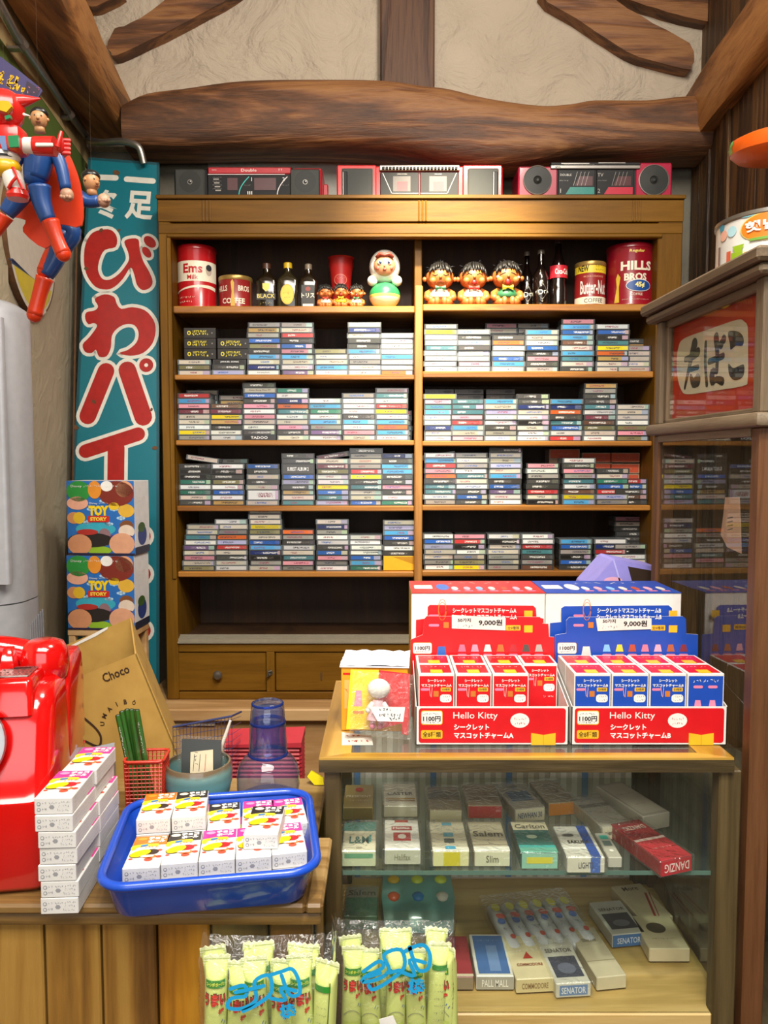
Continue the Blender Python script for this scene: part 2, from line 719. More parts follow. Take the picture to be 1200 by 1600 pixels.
struct(wallseg([(lwx(2.9), 2.9), (lwx(1.93), 1.93), (-1.7, 1.93), (-1.7, -1.75)], M_WALLL, 0.08), 'wall_left')
struct(wallseg([(rwx(2.9), 2.9), (rwx(1.2), 1.2), (1.7, 1.0), (1.7, -1.75)], M_BOARDZ, -0.08), 'wall_right')

# upright boards on the right wall
mb = MB()
Y = 2.84
rb = random.Random(3)
while Y > 1.3:
    w = rb.uniform(0.07, 0.12)
    t = rb.uniform(0.008, 0.02)
    a, b = Y, Y - w
    q = [(rwx(a) - t, a), (rwx(b) - t, b), (rwx(b) + 0.01, b), (rwx(a) + 0.01, a)]
    mb.add([(x, y, 0.02) for x, y in q] + [(x, y, 2.62) for x, y in q], [[0, 3, 2, 1], [4, 5, 6, 7], [0, 1, 5, 4], [1, 2, 6, 5], [2, 3, 7, 6], [3, 0, 4, 7]], M_BOARDZ)
    Y -= w + 0.006
struct(mb, 'trim_1')
# plywood sheet on the upper left wall
mb = MB()
for a, b in ((2.84, 2.16), (2.155, 1.935)):
    q = [(lwx(a) + 0.012, a), (lwx(b) + 0.012, b), (lwx(b) - 0.01, b), (lwx(a) - 0.01, a)]
    mb.add([(x, y, 2.56) for x, y in q] + [(x, y, 3.0) for x, y in q], [[0, 1, 2, 3], [4, 7, 6, 5], [0, 4, 5, 1], [1, 5, 6, 2], [2, 6, 7, 3], [3, 7, 4, 0]], M_PLY)
struct(mb, 'trim_2')
# lighter painted patch of wall above the bookcase
a = P(322, 300, YB - 0.002); b = P(706, 226, YB - 0.002)
mb = MB()
D = frame((a.x, YB - 0.001, a.z - 0.15), (1, 0, 0), (0, 0, 1))
w = b.x - a.x; h = b.z - a.z + 0.15
mb.prism([(0, 0), (w, 0), (w * 1.04, h * 0.55), (w * 0.98, h * 0.8), (w * 0.9, h), (0.01, h)], D, 0.004, plaster('grey_paint', '#a9a79e', '#b4b2aa', 10, 0.3))
struct(mb, 'trim_3')


def ragged(pts, n=6, amp=0.004, seed=1):
    r = random.Random(seed)
    return [(x + r.uniform(-amp, amp), y + r.uniform(-amp, amp)) for x, y in spline(pts, n)]


# the big tie beam across the back, bent like the trunk it was cut from
top = [(196, 168), (232, 150), (290, 141), (370, 129), (480, 127), (590, 129), (650, 136), (700, 141), (760, 156), (840, 168), (880, 166), (905, 160), (1000, 160), (1062, 154), (1120, 152)]
bot = [(196, 230), (232, 231), (300, 231), (400, 229), (560, 229), (620, 233), (660, 242), (700, 252), (760, 257), (840, 251), (900, 243), (950, 241), (1010, 241), (1062, 238), (1120, 237)]
secs = []
for k, ((tx, ty), (bx_, by)) in enumerate(zip(spline(top, 4), spline(bot, 4))):
    T = P(tx, ty, 2.70); B = P(bx_, by, 2.66)
    x = (T.x + B.x) / 2
    zc, hz = (T.z + B.z) / 2, (T.z - B.z) / 2
    sec = []
    for i in range(20):
        a = 2 * pi * i / 20
        cx, cz = cos(a), sin(a)
        e = 0.55
        yy = 2.745 + 0.11 * math.copysign(abs(cx) ** e, cx)
        zz = zc + hz * math.copysign(abs(cz) ** e, cz)
        sec.append((x, yy, zz))
    secs.append(sec)
beam = MB().loft(secs, M_BEAM).build('wall_beam', angle=60)
beam['kind'] = 'structure'
tag(beam, 'bent dark brown timber tie beam across the back wall above the bookcase', 'beam')


def longbeam(sec0, Y0, Y1, dxdY, name, label):
    """beam running away from the viewer; sec0 = pixel corners of its far end at depth Y0"""
    s0 = [P(x, y, Y0) for x, y in sec0]
    secs = []
    r = random.Random(len(name))
    for k in range(13):
        t = k / 12
        Yk = Y0 + (Y1 - Y0) * t
        sec = []
        for p in s0:
            sec.append(Vector((p.x + dxdY * (Yk - Y0) + r.uniform(-.004, .004), Yk, p.z + r.uniform(-.004, .004))))
        secs.append(sec)
    o = MB().loft(secs, M_BEAMY).build(name, angle=50)
    o['kind'] = 'structure'
    return tag(o, label, 'beam')


longbeam([(143, 216), (196, 222), (202, 216), (207, 166), (201, 158), (146, 130)], 2.82, 1.1, -0.121, 'wall_plate_beam',
         'brown timber wall plate running overhead along the left wall above the conduit')
longbeam([(1110, 238), (1112, 140), (1066, 156), (1061, 164), (1063, 232), (1068, 240)], 2.82, 1.1, 0.075, 'wall_plate_beam',
         'brown timber wall plate running overhead along the dark boarded right wall')

# king post and slanting braces in the gable plaster
a = P(594, 136, 2.79); b = P(679, 0, 2.79)
tag(MB().box(a.x, b.x, 2.765, 2.83, a.z - 0.02, 3.39, M_BEAMZ, 0.006).build('wall_post'), 'short upright dark post standing on the tie beam in the plaster gable', 'post')['kind'] = 'structure'


def brace(pts, name, label, Y=2.80):
    D = frame((0, Y - 0.045, 0), (1, 0, 0), (0, 0, 1))
    pts = [(P(x, y, Y - 0.045).x, P(x, y, Y - 0.045).z) for x, y in pts]
    mb = MB().prism(ragged(pts + pts[:1], 3, 0.003, len(label)), D, 0.06, M_BEAM)
    o = mb.build(name)
    o['kind'] = 'structure'
    tag(o, label, 'beam')


brace([(167, 72), (172, 82), (182, 86), (232, 64), (300, 30), (365, -8), (400, -40), (330, -60), (255, 2), (205, 36), (180, 45)], 'wall_brace', 'slanting timber brace set in the plaster left of the post')
brace([(1086, 96), (1080, 105), (1068, 108), (1000, 88), (950, 62), (900, 28), (845, -12), (900, -60), (960, -2), (1020, 36), (1078, 68)], 'wall_brace', 'long slanting dark timber brace in the plaster right of the post')
brace([(1141, 25), (1126, 35), (1085, 28), (1040, 18), (995, 4), (960, -20), (1050, -50), (1150, -20)], 'wall_brace', 'short dark timber end in the top right corner above the long brace')
brace([(133, 6), (136, 10), (150, 8), (190, -12), (170, -40), (136, -20)], 'wall_brace', 'tip of a dark timber at the top left corner of the plaster')

# steel conduit pipe
pts = [P(-10, -10, 1.80), P(7, 22, 1.88), P(32, 66, 2.03), P(75, 128, 2.28), P(107, 176, 2.51), P(135, 214, 2.72)]
bend = [P(141, 220, 2.69), P(160, 223, 2.63), P(186, 221, 2.60), P(206, 224, 2.59), P(218, 232, 2.59), P(225, 256, 2.60)]
root = thing('conduit_pipe', 'grey steel cable conduit bent under the left beam', 'pipe', pts[-1])
put(MB().tube(spline([tuple(p) for p in pts + bend], 5), 0.0115, M_STEEL, 10), 'pipe', root, angle=60)
for k in (2, 4):
    p = pts[k]
    put(MB().tube([p + Vector((-0.004, -0.012, 0.006)), p + Vector((0.004, 0.012, -0.006))], 0.015, M_STEEL, 10).box(p.x - 0.03, p.x, p.y - 0.01, p.y + 0.01, p.z - 0.02, p.z - 0.013, M_STEEL), 'clamp', root)

# ------------------------------------------------------------------ bookcase
YF = 2.5
def zf(py, Y=YF): return P(600, py, Y).z
def xf(px, py, Y=YF): return P(px, py, Y).x
XL, XR = xf(248, 400), xf(1066, 400)
OL, OR = xf(271, 600), xf(1023, 600)
DL, DR = xf(648, 600), xf(660.5, 600)
ZT = zf(306)
Z_HEAD = zf(371)
ZBOT = zf(1093)
bc = thing('bookcase', 'wide brown wooden bookcase full of cassettes against the back wall', 'bookcase', ((XL + XR) / 2, YF, ZBOT))
put(MB().box(XL, OL, YF, 2.83, ZBOT, ZT - 0.012, M_CABZ, 0.003), 'side_panel', bc)
put(MB().box(OR, XR, YF, 2.83, ZBOT, ZT - 0.012, M_CABZ, 0.003), 'side_panel', bc)
put(MB().box(XL - 0.004, XR + 0.004, YF - 0.012, 2.84, ZT - 0.012, ZT, M_CAB, 0.002), 'top_board', bc)
mb = MB()
zg = zf(349)
mb.box(XL, XR, YF - 0.004, YF + 0.03, zg + 0.004, ZT - 0.0125, M_CAB, 0.002)
mb.box(XL, XR, YF - 0.002, YF + 0.03, Z_HEAD + 0.01, zg, M_CAB, 0.003)
mb.box(OL - 0.012, OR + 0.012, YF - 0.008, YF + 0.02, Z_HEAD - 0.002, Z_HEAD + 0.010, M_CAB, 0.003)
for px in (323, 660, 994):
    x = xf(px, 330)
    for k in (-1, 0, 1):
        mb.tube([(x + k * 0.011, YF - 0.004, zg + 0.006), (x + k * 0.011, YF - 0.004, ZT - 0.016)], 0.0032, M_CAB, 8)
mb.box(OL - 0.014, OL + 0.0, YF - 0.006, YF + 0.01, zf(905), Z_HEAD, M_CABZ, 0.003)
put(mb, 'header', bc)
put(MB().box(OL, OR, 2.815, 2.83, ZBOT, ZT - 0.013, M_CABDK), 'back_panel', bc)
put(MB().box(DL, DR, YF + 0.004, YF + 0.06, zf(1003), zf(445), M_DIV, 0.004), 'divider_front', bc)
put(MB().box(DL + 0.001, DR - 0.001, YF + 0.0605, 2.814, zf(1003), Z_HEAD + 0.01, M_CABZ, 0.002), 'divider', bc)
SHY = YF + 0.012
SHELF = {}
for i, (lt, lb, rt, rbm) in enumerate([(478, 489, 475, 486), (585.5, 593.5, 580, 590), (688, 696, 689, 697), (790.5, 799, 789.5, 798), (893.5, 902, 892, 901)]):
    for side, (t, b_) in (('L', (lt, lb)), ('R', (rt, rbm))):
        z1, z0 = zf(t, SHY), zf(b_, SHY)
        x0, x1 = (OL, DL) if side == 'L' else (DR, OR)
        put(MB().box(x0, x1, SHY, 2.814, z0, z1, M_SHELF, 0.003), 'shelf', bc)
        SHELF[(i, side)] = z1
# bottom of the open compartment, sliding glass track and drawers
zt = zf(1002)
put(MB().box(OL, OR, YF + 0.03, 2.814, zt - 0.02, zt - 0.004, M_CABDK), 'shelf', bc)
mb = MB()
trk = pm('#8d8472', 0.4)
for k in range(3):
    mb.box(OL, OR, YF + 0.004 + k * 0.012, YF + 0.009 + k * 0.012, zt - 0.004, zt + 0.008 + k * 0.004, trk)
mb.box(OL, OR, YF - 0.006, YF + 0.05, zt - 0.006, zt - 0.001, trk)
put(mb, 'glass_track', bc)
put(MB().box(OL, OR, YF + 0.002, YF + 0.03, zf(1019), zt - 0.0065, M_CAB, 0.002).box(OL, OR, YF + 0.002, YF + 0.03, ZBOT, zf(1082), M_CAB, 0.002)
    .box(xf(416, 1050), xf(429, 1050), YF + 0.002, YF + 0.03, zf(1082), zf(1019), M_CABZ, 0.002).box(xf(640, 1050), xf(655, 1050), YF + 0.002, YF + 0.03, zf(1082), zf(1019), M_CABZ, 0.002)
    .box(xf(850, 1050), xf(862, 1050), YF + 0.002, YF + 0.03, zf(1082), zf(1019), M_CABZ, 0.002), 'drawer_rail', bc)
M_KNOB = pm('#8a8378', 0.3, 0.8)
for a, b_, kn in ((270, 415, 341), (430, 639, 532), (656, 849, 752), (863, 1023, 943)):
    d = put(MB().box(xf(a, 1050), xf(b_, 1050), YF + 0.008, YF + 0.10, zf(1081), zf(1020.5), M_CAB, 0.003), 'drawer', bc)
    if a == 270:
        x, z = xf(kn, 1055), zf(1054)
        kb = MB().lathe([(0.004, 0), (0.004, 0.008), (0.013, 0.012), (0.016, 0.018), (0.012, 0.024), (0.005, 0.026)], M_KNOB, 10, M=Matrix.Translation((x, YF + 0.008, z)) @ Matrix.Rotation(pi / 2, 4, 'X'), cap1=True)
        sub(kb, 'knob', d, angle=20)
    elif a == 430:
        x, z = xf(502, 1058), zf(1057)
        sub(MB().box(x - 0.002, x + 0.002, YF + 0.004, YF + 0.008, z - 0.012, z + 0.012, M_KNOB), 'keyhole_plate', d)
x, z = xf(422, 1050), zf(1051)
put(MB().tube([(x, YF - 0.004, z), (x, YF - 0.012, z - 0.006), (x - 0.008, YF - 0.012, z - 0.012), (x - 0.003, YF - 0.01, z + 0.006), (x + 0.007, YF - 0.008, z + 0.008)], 0.003, M_KNOB, 8)
    .lathe([(0.009, 0), (0.009, 0.004)], M_KNOB, 14, M=Matrix.Translation((x, YF + 0.002, z)) @ Matrix.Rotation(pi / 2, 4, 'X'), cap1=True), 'hasp', bc)

# pale wooden base the bookcase stands on
zb1 = zf(1104, 2.46)
base = thing('platform', 'pale pine platform under the brown bookcase', 'platform', (0.1, 2.42, 0))
put(MB().box(-0.80, 1.0, 2.40, 2.84, zb1 - 0.03, ZBOT - 0.001, M_BASE, 0.004), 'top_board', base)
mb = MB()
for a, b_ in ((-0.78, -0.41), (-0.405, 0.4), (0.405, 0.98)):
    mb.box(a, b_, 2.43, 2.47, 0.0, zb1 - 0.03, M_BASE, 0.003)
mb.box(-0.78, 0.98, 2.47, 2.83, 0.0, 0.05, M_BASE)
put(mb, 'front_panel', base)
a = P(262, 1117, 2.43); b = P(337, 1120, 2.43)
put(MB().box(a.x, b.x, 2.42, 2.432, zb1 - 0.05, zb1 - 0.034, pm('#cdb591', 0.6)), 'cleat', base)

# ------------------------------------------------------------------ cassettes
PAL = dict(w='#e8e8e4', c='#cfc6b4', g='#97948c', d='#474642', k='#24211f', b='#2c62b4', s='#4fa3d8', n='#1f2f6a', t='#4c8088', e='#2f7560',
           r='#c23a3c', p='#dd94a2', m='#743642', u='#745a86', l='#a9aacb', o='#d96a2c', y='#ecd41c', a='#bd9a5c', h='#857f56', v='#6a4a38')
CNAME = dict(w='white', c='cream', g='grey', d='charcoal', k='black', b='blue', s='sky blue', n='navy', t='teal grey', e='green', r='red', p='pink', m='maroon',
             u='purple', l='lilac', o='orange', y='yellow', a='tan', h='olive', v='brown')


def spine_material():
    k = NT('cassette_inlay')
    at = k.n('ShaderNodeAttribute', attribute_name='tint')
    uv = k.n('ShaderNodeUVMap')
    sp = k.n('ShaderNodeSeparateXYZ')
    k.l(uv.outputs[0], sp.inputs[0])
    u, v = sp.outputs[0], sp.outputs[1]        # centimetres along the spine and up it
    seed = at.outputs['Alpha']
    wn = k.n('ShaderNodeTexWhiteNoise', noise_dimensions='1D')
    k.l(k.math('MULTIPLY', seed, 977.0), wn.inputs['W'])
    rs = k.n('ShaderNodeSeparateColor')
    k.l(wn.outputs['Color'], rs.inputs[0])
    r1, r2, r3 = rs.outputs
    cb = k.n('ShaderNodeCombineXYZ')
    k.l(k.math('MULTIPLY_ADD', u, 4.2, k.math('MULTIPLY', seed, 531.0)), cb.inputs[0])
    k.l(k.math('MULTIPLY', v, 3.4), cb.inputs[1])
    no = k.n('ShaderNodeTexNoise', i_Scale=1.0, i_Detail=1.5)
    k.l(cb.outputs[0], no.inputs['Vector'])
    ink = k.math('GREATER_THAN', no.outputs['Fac'], 0.49)
    a0 = k.math('MULTIPLY_ADD', r1, 3.5, 0.9)
    a1 = k.math('ADD', a0, k.math('MULTIPLY_ADD', r2, 3.6, 2.0))
    msk = k.math('MULTIPLY', k.math('GREATER_THAN', u, a0), k.math('LESS_THAN', u, a1))
    msk = k.math('MULTIPLY', msk, k.math('GREATER_THAN', v, 0.33))
    msk = k.math('MULTIPLY', msk, k.math('LESS_THAN', v, 0.98))
    ink = k.math('MULTIPLY', ink, msk)
    bw = k.n('ShaderNodeRGBToBW')
    k.l(at.outputs['Color'], bw.inputs[0])
    dark = k.mix(k.math('GREATER_THAN', r3, 0.7), (0.03, 0.03, 0.04, 1), (0.25, 0.04, 0.08, 1))
    dark = k.mix(k.math('LESS_THAN', r3, 0.2), dark, (0.03, 0.10, 0.35, 1))
    icol = k.mix(k.math('GREATER_THAN', bw.outputs[0], 0.16), (0.75, 0.74, 0.7, 1), dark)
    # coloured block at one end of some inlays
    blk = k.math('MULTIPLY', k.math('GREATER_THAN', u, k.math('MULTIPLY_ADD', r2, 1.6, 7.6)), k.math('GREATER_THAN', r1, 0.55))
    hs = k.n('ShaderNodeCombineColor', mode='HSV')
    k.l(r3, hs.inputs[0])
    hs.inputs[1].default_value = 0.35
    hs.inputs[2].default_value = 0.45
    col = k.mix(blk, at.outputs['Color'], hs.outputs[0])
    col = k.mix(ink, col, icol)
    k.l(col, k.b.inputs['Base Color'])
    k.b.inputs['Roughness'].default_value = 0.3
    k.b.inputs['Coat Weight'].default_value = 0.4
    k.b.inputs['Coat Roughness'].default_value = 0.1
    return k.mat


M_SPINE = spine_material()
M_CASE = pm('#3c3d3d', 0.22, var=0.1)
M_CASEL = pm('#666a6c', 0.22, var=0.1)
CW, CT, CD = 0.109, 0.01705, 0.07


class Cass:
    """collects cassette boxes; one object each or many in one mesh"""

    def __init__(s):
        s.v = []; s.f = []; s.mi = []; s.col = []; s.uv = []
        s.extra = []

    def add(s, code, M, seed, tall=1):
        x0, x1, z1 = -CW / 2, CW / 2, CT * tall - 0.0004
        b = len(s.v)
        vs = [(x, y, z) for z in (0, z1) for y in (0, CD) for x in (x0, x1)]
        fs = [[0, 2, 3, 1], [4, 5, 7, 6], [0, 1, 5, 4], [2, 6, 7, 3], [0, 4, 6, 2], [1, 3, 7, 5]]
        # groove between lid and tray on the two ends
        s.v += [M @ Vector(p) for p in vs]
        light = code in 'wcsly'
        for f in fs:
            s.f.append([b + i for i in f]); s.mi.append(2 if light else 1)
            s.col += [(0.3, 0.3, 0.3, 1)] * 4; s.uv += [(0, 0)] * 4
        m = 0.0052
        q = [(x0 + m, -0.0004, 0.0022), (x1 - m, -0.0004, 0.0022), (x1 - m, -0.0004, z1 - 0.0022), (x0 + m, -0.0004, z1 - 0.0022)]
        b = len(s.v)
        s.v += [M @ Vector(p) for p in q]
        s.f.append([b, b + 1, b + 2, b + 3]); s.mi.append(0)
        c = lin(PAL[code])
        rr = random.Random(seed)
        j = rr.uniform(0.6, 1.0)
        c = tuple(min(1, x * j * rr.uniform(0.95, 1.05)) for x in c[:3])
        s.col += [(*c, (seed % 997) / 997)] * 4
        L = (CW - 2 * m) * 100; H = 1.31
        s.uv += [(0, 0), (L, 0), (L, H), (0, H)]

    def build(s, name, loc=(0, 0, 0), texts=()):
        me = bpy.data.meshes.new(name)
        mb = MB(); mb.v = [Vector(p) for p in s.v]; mb.f = list(s.f); mb.m = list(s.mi); mb.mats = [M_SPINE, M_CASE, M_CASEL]
        for D, t, cx, cy, kw in texts:
            mb.text(D, t, cx, cy, **kw)
        me.from_pydata([tuple(p) for p in mb.v], [], mb.f)
        for m in mb.mats: me.materials.append(m)
        me.polygons.foreach_set('material_index', mb.m)
        nl = len(me.loops)
        ca = me.color_attributes.new('tint', 'FLOAT_COLOR', 'CORNER')
        cols = list(s.col) + [(0.3, 0.3, 0.3, 1)] * (nl - len(s.col))
        ca.data.foreach_set('color', [x for c in cols for x in c])
        ul = me.uv_layers.new(name='UVMap')
        uvs = list(s.uv) + [(0, 0)] * (nl - len(s.uv))
        ul.data.foreach_set('uv', [x for c in uvs for x in c])
        me.update()
        o = bpy.data.objects.new(name, me)
        C.objects.link(o)
        o.location = loc
        return o


ORD = ['zeroth', 'first', 'second', 'third', 'fourth', 'fifth', 'sixth', 'seventh', 'eighth', 'ninth', 'tenth', 'eleventh', 'twelfth', 'thirteenth']
# row, side, left edge in px, colours from the shelf up
STACKS = [
    (1, 'L', 278, 'chc'), (1, 'L', 332, 'ldk'), (1, 'L', 387, 'wncsdhbgag'), (1, 'L', 439, 'uwcspbdrcg'), (1, 'L', 491, 'wscch'), (1, 'L', 543, 'wcgwsddcnc'), (1, 'L', 595, 'owwswwww'),
    (1, 'R', 662, 'wwwwtwwyg'), (1, 'R', 713, 'wpcwdldc'), (1, 'R', 767, 'wsbwwod'), (1, 'R', 820, 'gdpdbwcs'), (1, 'R', 874, 'dctscvsbsp'), (1, 'R', 929, 'ccaoytkbw'), (1, 'R', 982, 'ccccg'),
    (2, 'L', 274, 'gywccmpsr'), (2, 'L', 327, 'wwdaymv'), (2, 'L', 379, 'kdwcpwpdbcd'), (2, 'L', 431, 'cdpcwtonwe'), (2, 'L', 482, 'wugswesw'), (2, 'L', 534, 'cpwsdwwwg'), (2, 'L', 586, 'wsoswyrwtg'),
    (2, 'R', 662, 'wcnwwstpy'), (2, 'R', 704, 'pcsrpttt'), (2, 'R', 756, 'wgdwwlcs'), (2, 'R', 807, 'wwckwcndd'), (2, 'R', 858, 'rwbtdons'), (2, 'R', 911, 'wchvmwtddga'), (2, 'R', 964, 'hphwccc'),
    (3, 'L', 275, 'dcewekkd'), (3, 'L', 328, 'awbwhdkw'), (3, 'L', 383, 'cWcdcdb'), (3, 'L', 439, 'tcadlbDdd'), (3, 'L', 493, 'ltbywwhmc'), (3, 'L', 545, 'bcctdyrgcgd'), (3, 'L', 598, 'ewdpddssdn'),
    (3, 'R', 662, 'gwttdoprsw'), (3, 'R', 711, 'dbdwctwgcg'), (3, 'R', 764, 'wwubdsclccd'), (3, 'R', 823, 'kcrddgwp'), (3, 'R', 880, 'syvwtgpdw'), (3, 'R', 933, 'glrbecd'), (3, 'R', 986, 'dvdbr'),
    (4, 'L', 281, 'hcpcuwtcc'), (4, 'L', 333, 'wcdcrlogcw'), (4, 'L', 386, 'cgknsbchyccc'), (4, 'L', 438, 'gptcwdgo'), (4, 'L', 492, 'wgpbdwwgnc'), (4, 'L', 545, 'esbwwww'), (4, 'L', 598, ''),
    (4, 'R', 662, 'wgcclbw'), (4, 'R', 709, 'yhgwkrp'), (4, 'R', 763, 'gggcckw'), (4, 'R', 816, 'vgdtrww'), (4, 'R', 877, 'dbkgbs'), (4, 'R', 932, 'ccwrnw'), (4, 'R', 985, 'gcwkg'),
]
TEXTS = {(2, 'L', 379, 0): ('TADOO', '#f0f0f0', 0.055, 0.0085), (3, 'L', 545, 8): ('GOOFY', '#9a4a4a', 0.04, 0.006), (3, 'R', 764, 1): ('CLON E', '#30303c', 0.07, 0.007),
         (3, 'L', 439, 6): ('SUBEST ALBUM 2', '#f0f0f0', 0.07, 0.012), (2, 'L', 379, 9): ('New Song Plus 77', '#3a2a20', 0.07, 0.006), (1, 'L', 387, 0): ('Kim Jong Kook', '#2a2a2a', 0.04, 0.005),
         (4, 'L', 333, 0): ('best of best', '#1c4a50', 0.045, 0.006), (2, 'L', 274, 6): ('Loveaholic', '#4a1a2a', 0.035, 0.006), (1, 'L', 332, 2): ('JANUEL SONG', '#f0f0f0', 0.06, 0.006)}
stuff = Cass()
sidx = {}
count = 0
cr = random.Random(11)
for row, side, px, codes in STACKS:
    rank = None
    same = [s for s in STACKS if s[0] == row and s[1] == side]
    same.sort(key=lambda s: s[2], reverse=(side == 'L'))
    rank = [s[2] for s in same].index(px) + 1
    z = SHELF[(row, side)] + 0.0008
    yb = 2.532 + cr.uniform(0, 0.008)
    zrow = 0
    for lvl, code in enumerate(codes):
        tall = 2 if code.isupper() else 1
        cc = code.lower()
        x = xf(px + 26, 640, yb) + cr.uniform(-0.0025, 0.0025) + 0.001
        if row == 4 and side == 'L' and px == 281: x += 0.003 * max(0, lvl - 3)
        x = min(max(x, OL + CW / 2 + 0.002), OR - CW / 2 - 0.002)
        if side == 'R': x = max(x, DR + CW / 2 + 0.002)
        else: x = min(x, DL - CW / 2 - 0.002)
        y = yb + cr.uniform(-0.003, 0.003)
        rz = radians(cr.uniform(-0.9, 0.9))
        seed = int(px * 31 + row * 977 + lvl * 131)
        single = row <= 2 or (row == 3 and side == 'L')
        if single:
            k = Cass()
            k.add(cc, Matrix.Identity(4), seed, tall)
            tx = []
            tk = (row, side, px, lvl)
            if tk in TEXTS:
                t, colr, w_, h_ = TEXTS[tk]
                k.col[-4:] = [(*k.col[-1][:3], k.col[-1][3])] * 4
                k.uv[-4:] = [(0.3, 0.05)] * 4
                tx = [(frame((0, -0.0005, CT * tall / 2), (1, 0, 0), (0, 0, 1)), t, 0, 0, dict(mat=pm(colr, 0.5, var=0), h=h_, w=w_, bold=0.01))]
            o = k.build('cassette', (x, y, z), tx)
            o.rotation_euler = (0, 0, rz)
            side_t = 'left' if side == 'L' else 'right'
            shelf_t = {1: 'upper', 2: 'middle', 3: 'lower'}[row]
            pos = 'bottom' if lvl == 0 else ORD[lvl + 1] + ' up'
            tag(o, f'{CNAME[cc]} cassette, {pos} in {ORD[rank]} stack {side_t} of the bookcase divider, {shelf_t} cassette shelf', 'cassette', 'cassettes stacked in the bookcase')
            count += 1
        else:
            stuff.add(cc, Matrix.Translation((x, y, z)) @ Matrix.Rotation(rz, 4, 'Z'), seed, tall)
        z += CT * tall + 0.0001
# rows standing behind and loose cassettes lying on top
def back(row, side, px, n0, codes, dy=0.08, tilt=0):
    z = SHELF[(row, side)] + 0.001
    for i in range(n0): codes = 'd' + codes
    for lvl, code in enumerate(codes):
        x = xf(px + 26, 640, 2.62) + cr.uniform(-0.003, 0.003)
        stuff.add(code, Matrix.Translation((x, 2.534 + dy + 0.004, z)), int(px * 17 + row * 331 + lvl * 71), 1)
        z += CT + 0.0001
back(1, 'R', 756, 6, 'dkcp'); back(1, 'R', 806, 7, 'dgg'); back(1, 'R', 968, 4, 'dad')
back(2, 'L', 290, 7, 'acc'); back(2, 'L', 342, 6, 'cac'); back(2, 'L', 378, 9, 'dd')
back(3, 'L', 335, 8, 'g'); back(4, 'R', 963, 7, 'dcp'); back(4, 'L', 598, 5, 'dgc'); back(2, 'L', 592, 4, 'dr')
z4 = SHELF[(4, 'L')]
for i, cc in enumerate('dwdbslc'):
    stuff.add(cc, Matrix.Translation((xf(624, 850, 2.54), 2.54, z4 + 0.0495 + i * (CT + 0.0001))), 9000 + i * 37)
for row, side, px, py, ang, cc in ((3, 'L', 290, 717, -8, 'c'), (3, 'L', 495, 712, 9, 'm'), (3, 'R', 660, 712, 8, 'k'), (1, 'R', 0, 0, 0, '')):
    if cc:
        p = P(px + 26, py + 4, 2.56)
        stuff.add(cc, Matrix.Translation(p) @ Matrix.Rotation(radians(-ang), 4, 'Y'), 500 + px)
so = stuff.build('cassettes')
so['kind'] = 'stuff'
tag(so, 'the remaining cassettes on the lower right and bottom shelves and behind the front stacks', 'cassettes', 'cassettes stacked in the bookcase')

# black boxed sets, dark cases, orange boxes and the yellow folder among the cassettes
YEL = pm('#d8c82a', 0.5)
for k, (px, lvl, base_n) in enumerate(((288, 0, 3), (288, 1, 3), (288, 2, 3), (340, 0, 3), (340, 1, 3))):
    w, h, d = 0.1045, 0.0335, 0.075
    z = SHELF[(1, 'L')] + 0.0016 + base_n * (CT + 0.0001) + lvl * (h + 0.0004)
    x = xf(px + 25, 545, 2.54)
    mb = MB().box(-w / 2, w / 2, 0, d, 0, h, pm('#25201e', 0.35), 0.0008)
    D = frame((-w / 2, 0, 0), (1, 0, 0), (0, 0, 1))
    mb.ell(D, 0.017, h / 2, 0.006, 0.0068, YEL, 1).ell(D, 0.017, h / 2, 0.003, 0.004, pm('#25201e', 0.35), 2)
    mb.text(D, "LET'S PLAY", 0.052, h * 0.66, YEL, h=0.007, w=0.045, bold=0.02).scribble(D, 0.027, h * 0.24, 0.052, 0.009, YEL, 2, k, 0.0022)
    mb.ell(D, 0.092, h / 2, 0.002, 0.0025, pm('#8a8278', 0.4), 1)
    lab = ['bottom', 'middle', 'top'][lvl] if px == 288 else ['lower', 'upper'][lvl]
    t = 'three stacked black box sets at far left' if px == 288 else 'two black box sets under green cassette'
    tag(mb.build('box_set', loc=(x, 2.536, z)), f'{lab} of {t}, upper cassette shelf, yellow lettering', 'box', 'black cassette box sets')
for k in range(7):
    px = (662, 708, 757, 806, 708, 757, 662)[k]; lvl = 0 if k < 4 else 1
    w, h = 0.0985, 0.018
    x = xf(px + 24, 620, 2.63)
    z = SHELF[(2, 'R')] + 0.004 + 8 * CT + (0 if k < 4 else h + 0.0005)
    mb = MB().box(-w / 2, w / 2, 0, 0.07, 0 if k > 3 else -0.13, h, pm('#3d3530', 0.3), 0.001)
    D = frame((-w / 2, 0, 0), (1, 0, 0), (0, 0, 1))
    mb.text(D, 'PHOTO', 0.03, h / 2, pm('#7d6c58', 0.5), h=0.007, w=0.03).ell(D, 0.076, h / 2, 0.014, 0.005, pm('#1d1714', 0.4))
    pl = {662: 'first', 708: 'second', 757: 'third', 806: 'fourth'}[px]
    tag(mb.build('case', loc=(x, 2.614, z)), f'{"lower" if lvl == 0 else "upper"} dark brown case, {pl} from divider, behind middle right cassettes', 'case', 'dark brown cases behind the cassettes')
OR1 = pm('#c8502e', 0.5); ORB = pm('#a98a72', 0.6)
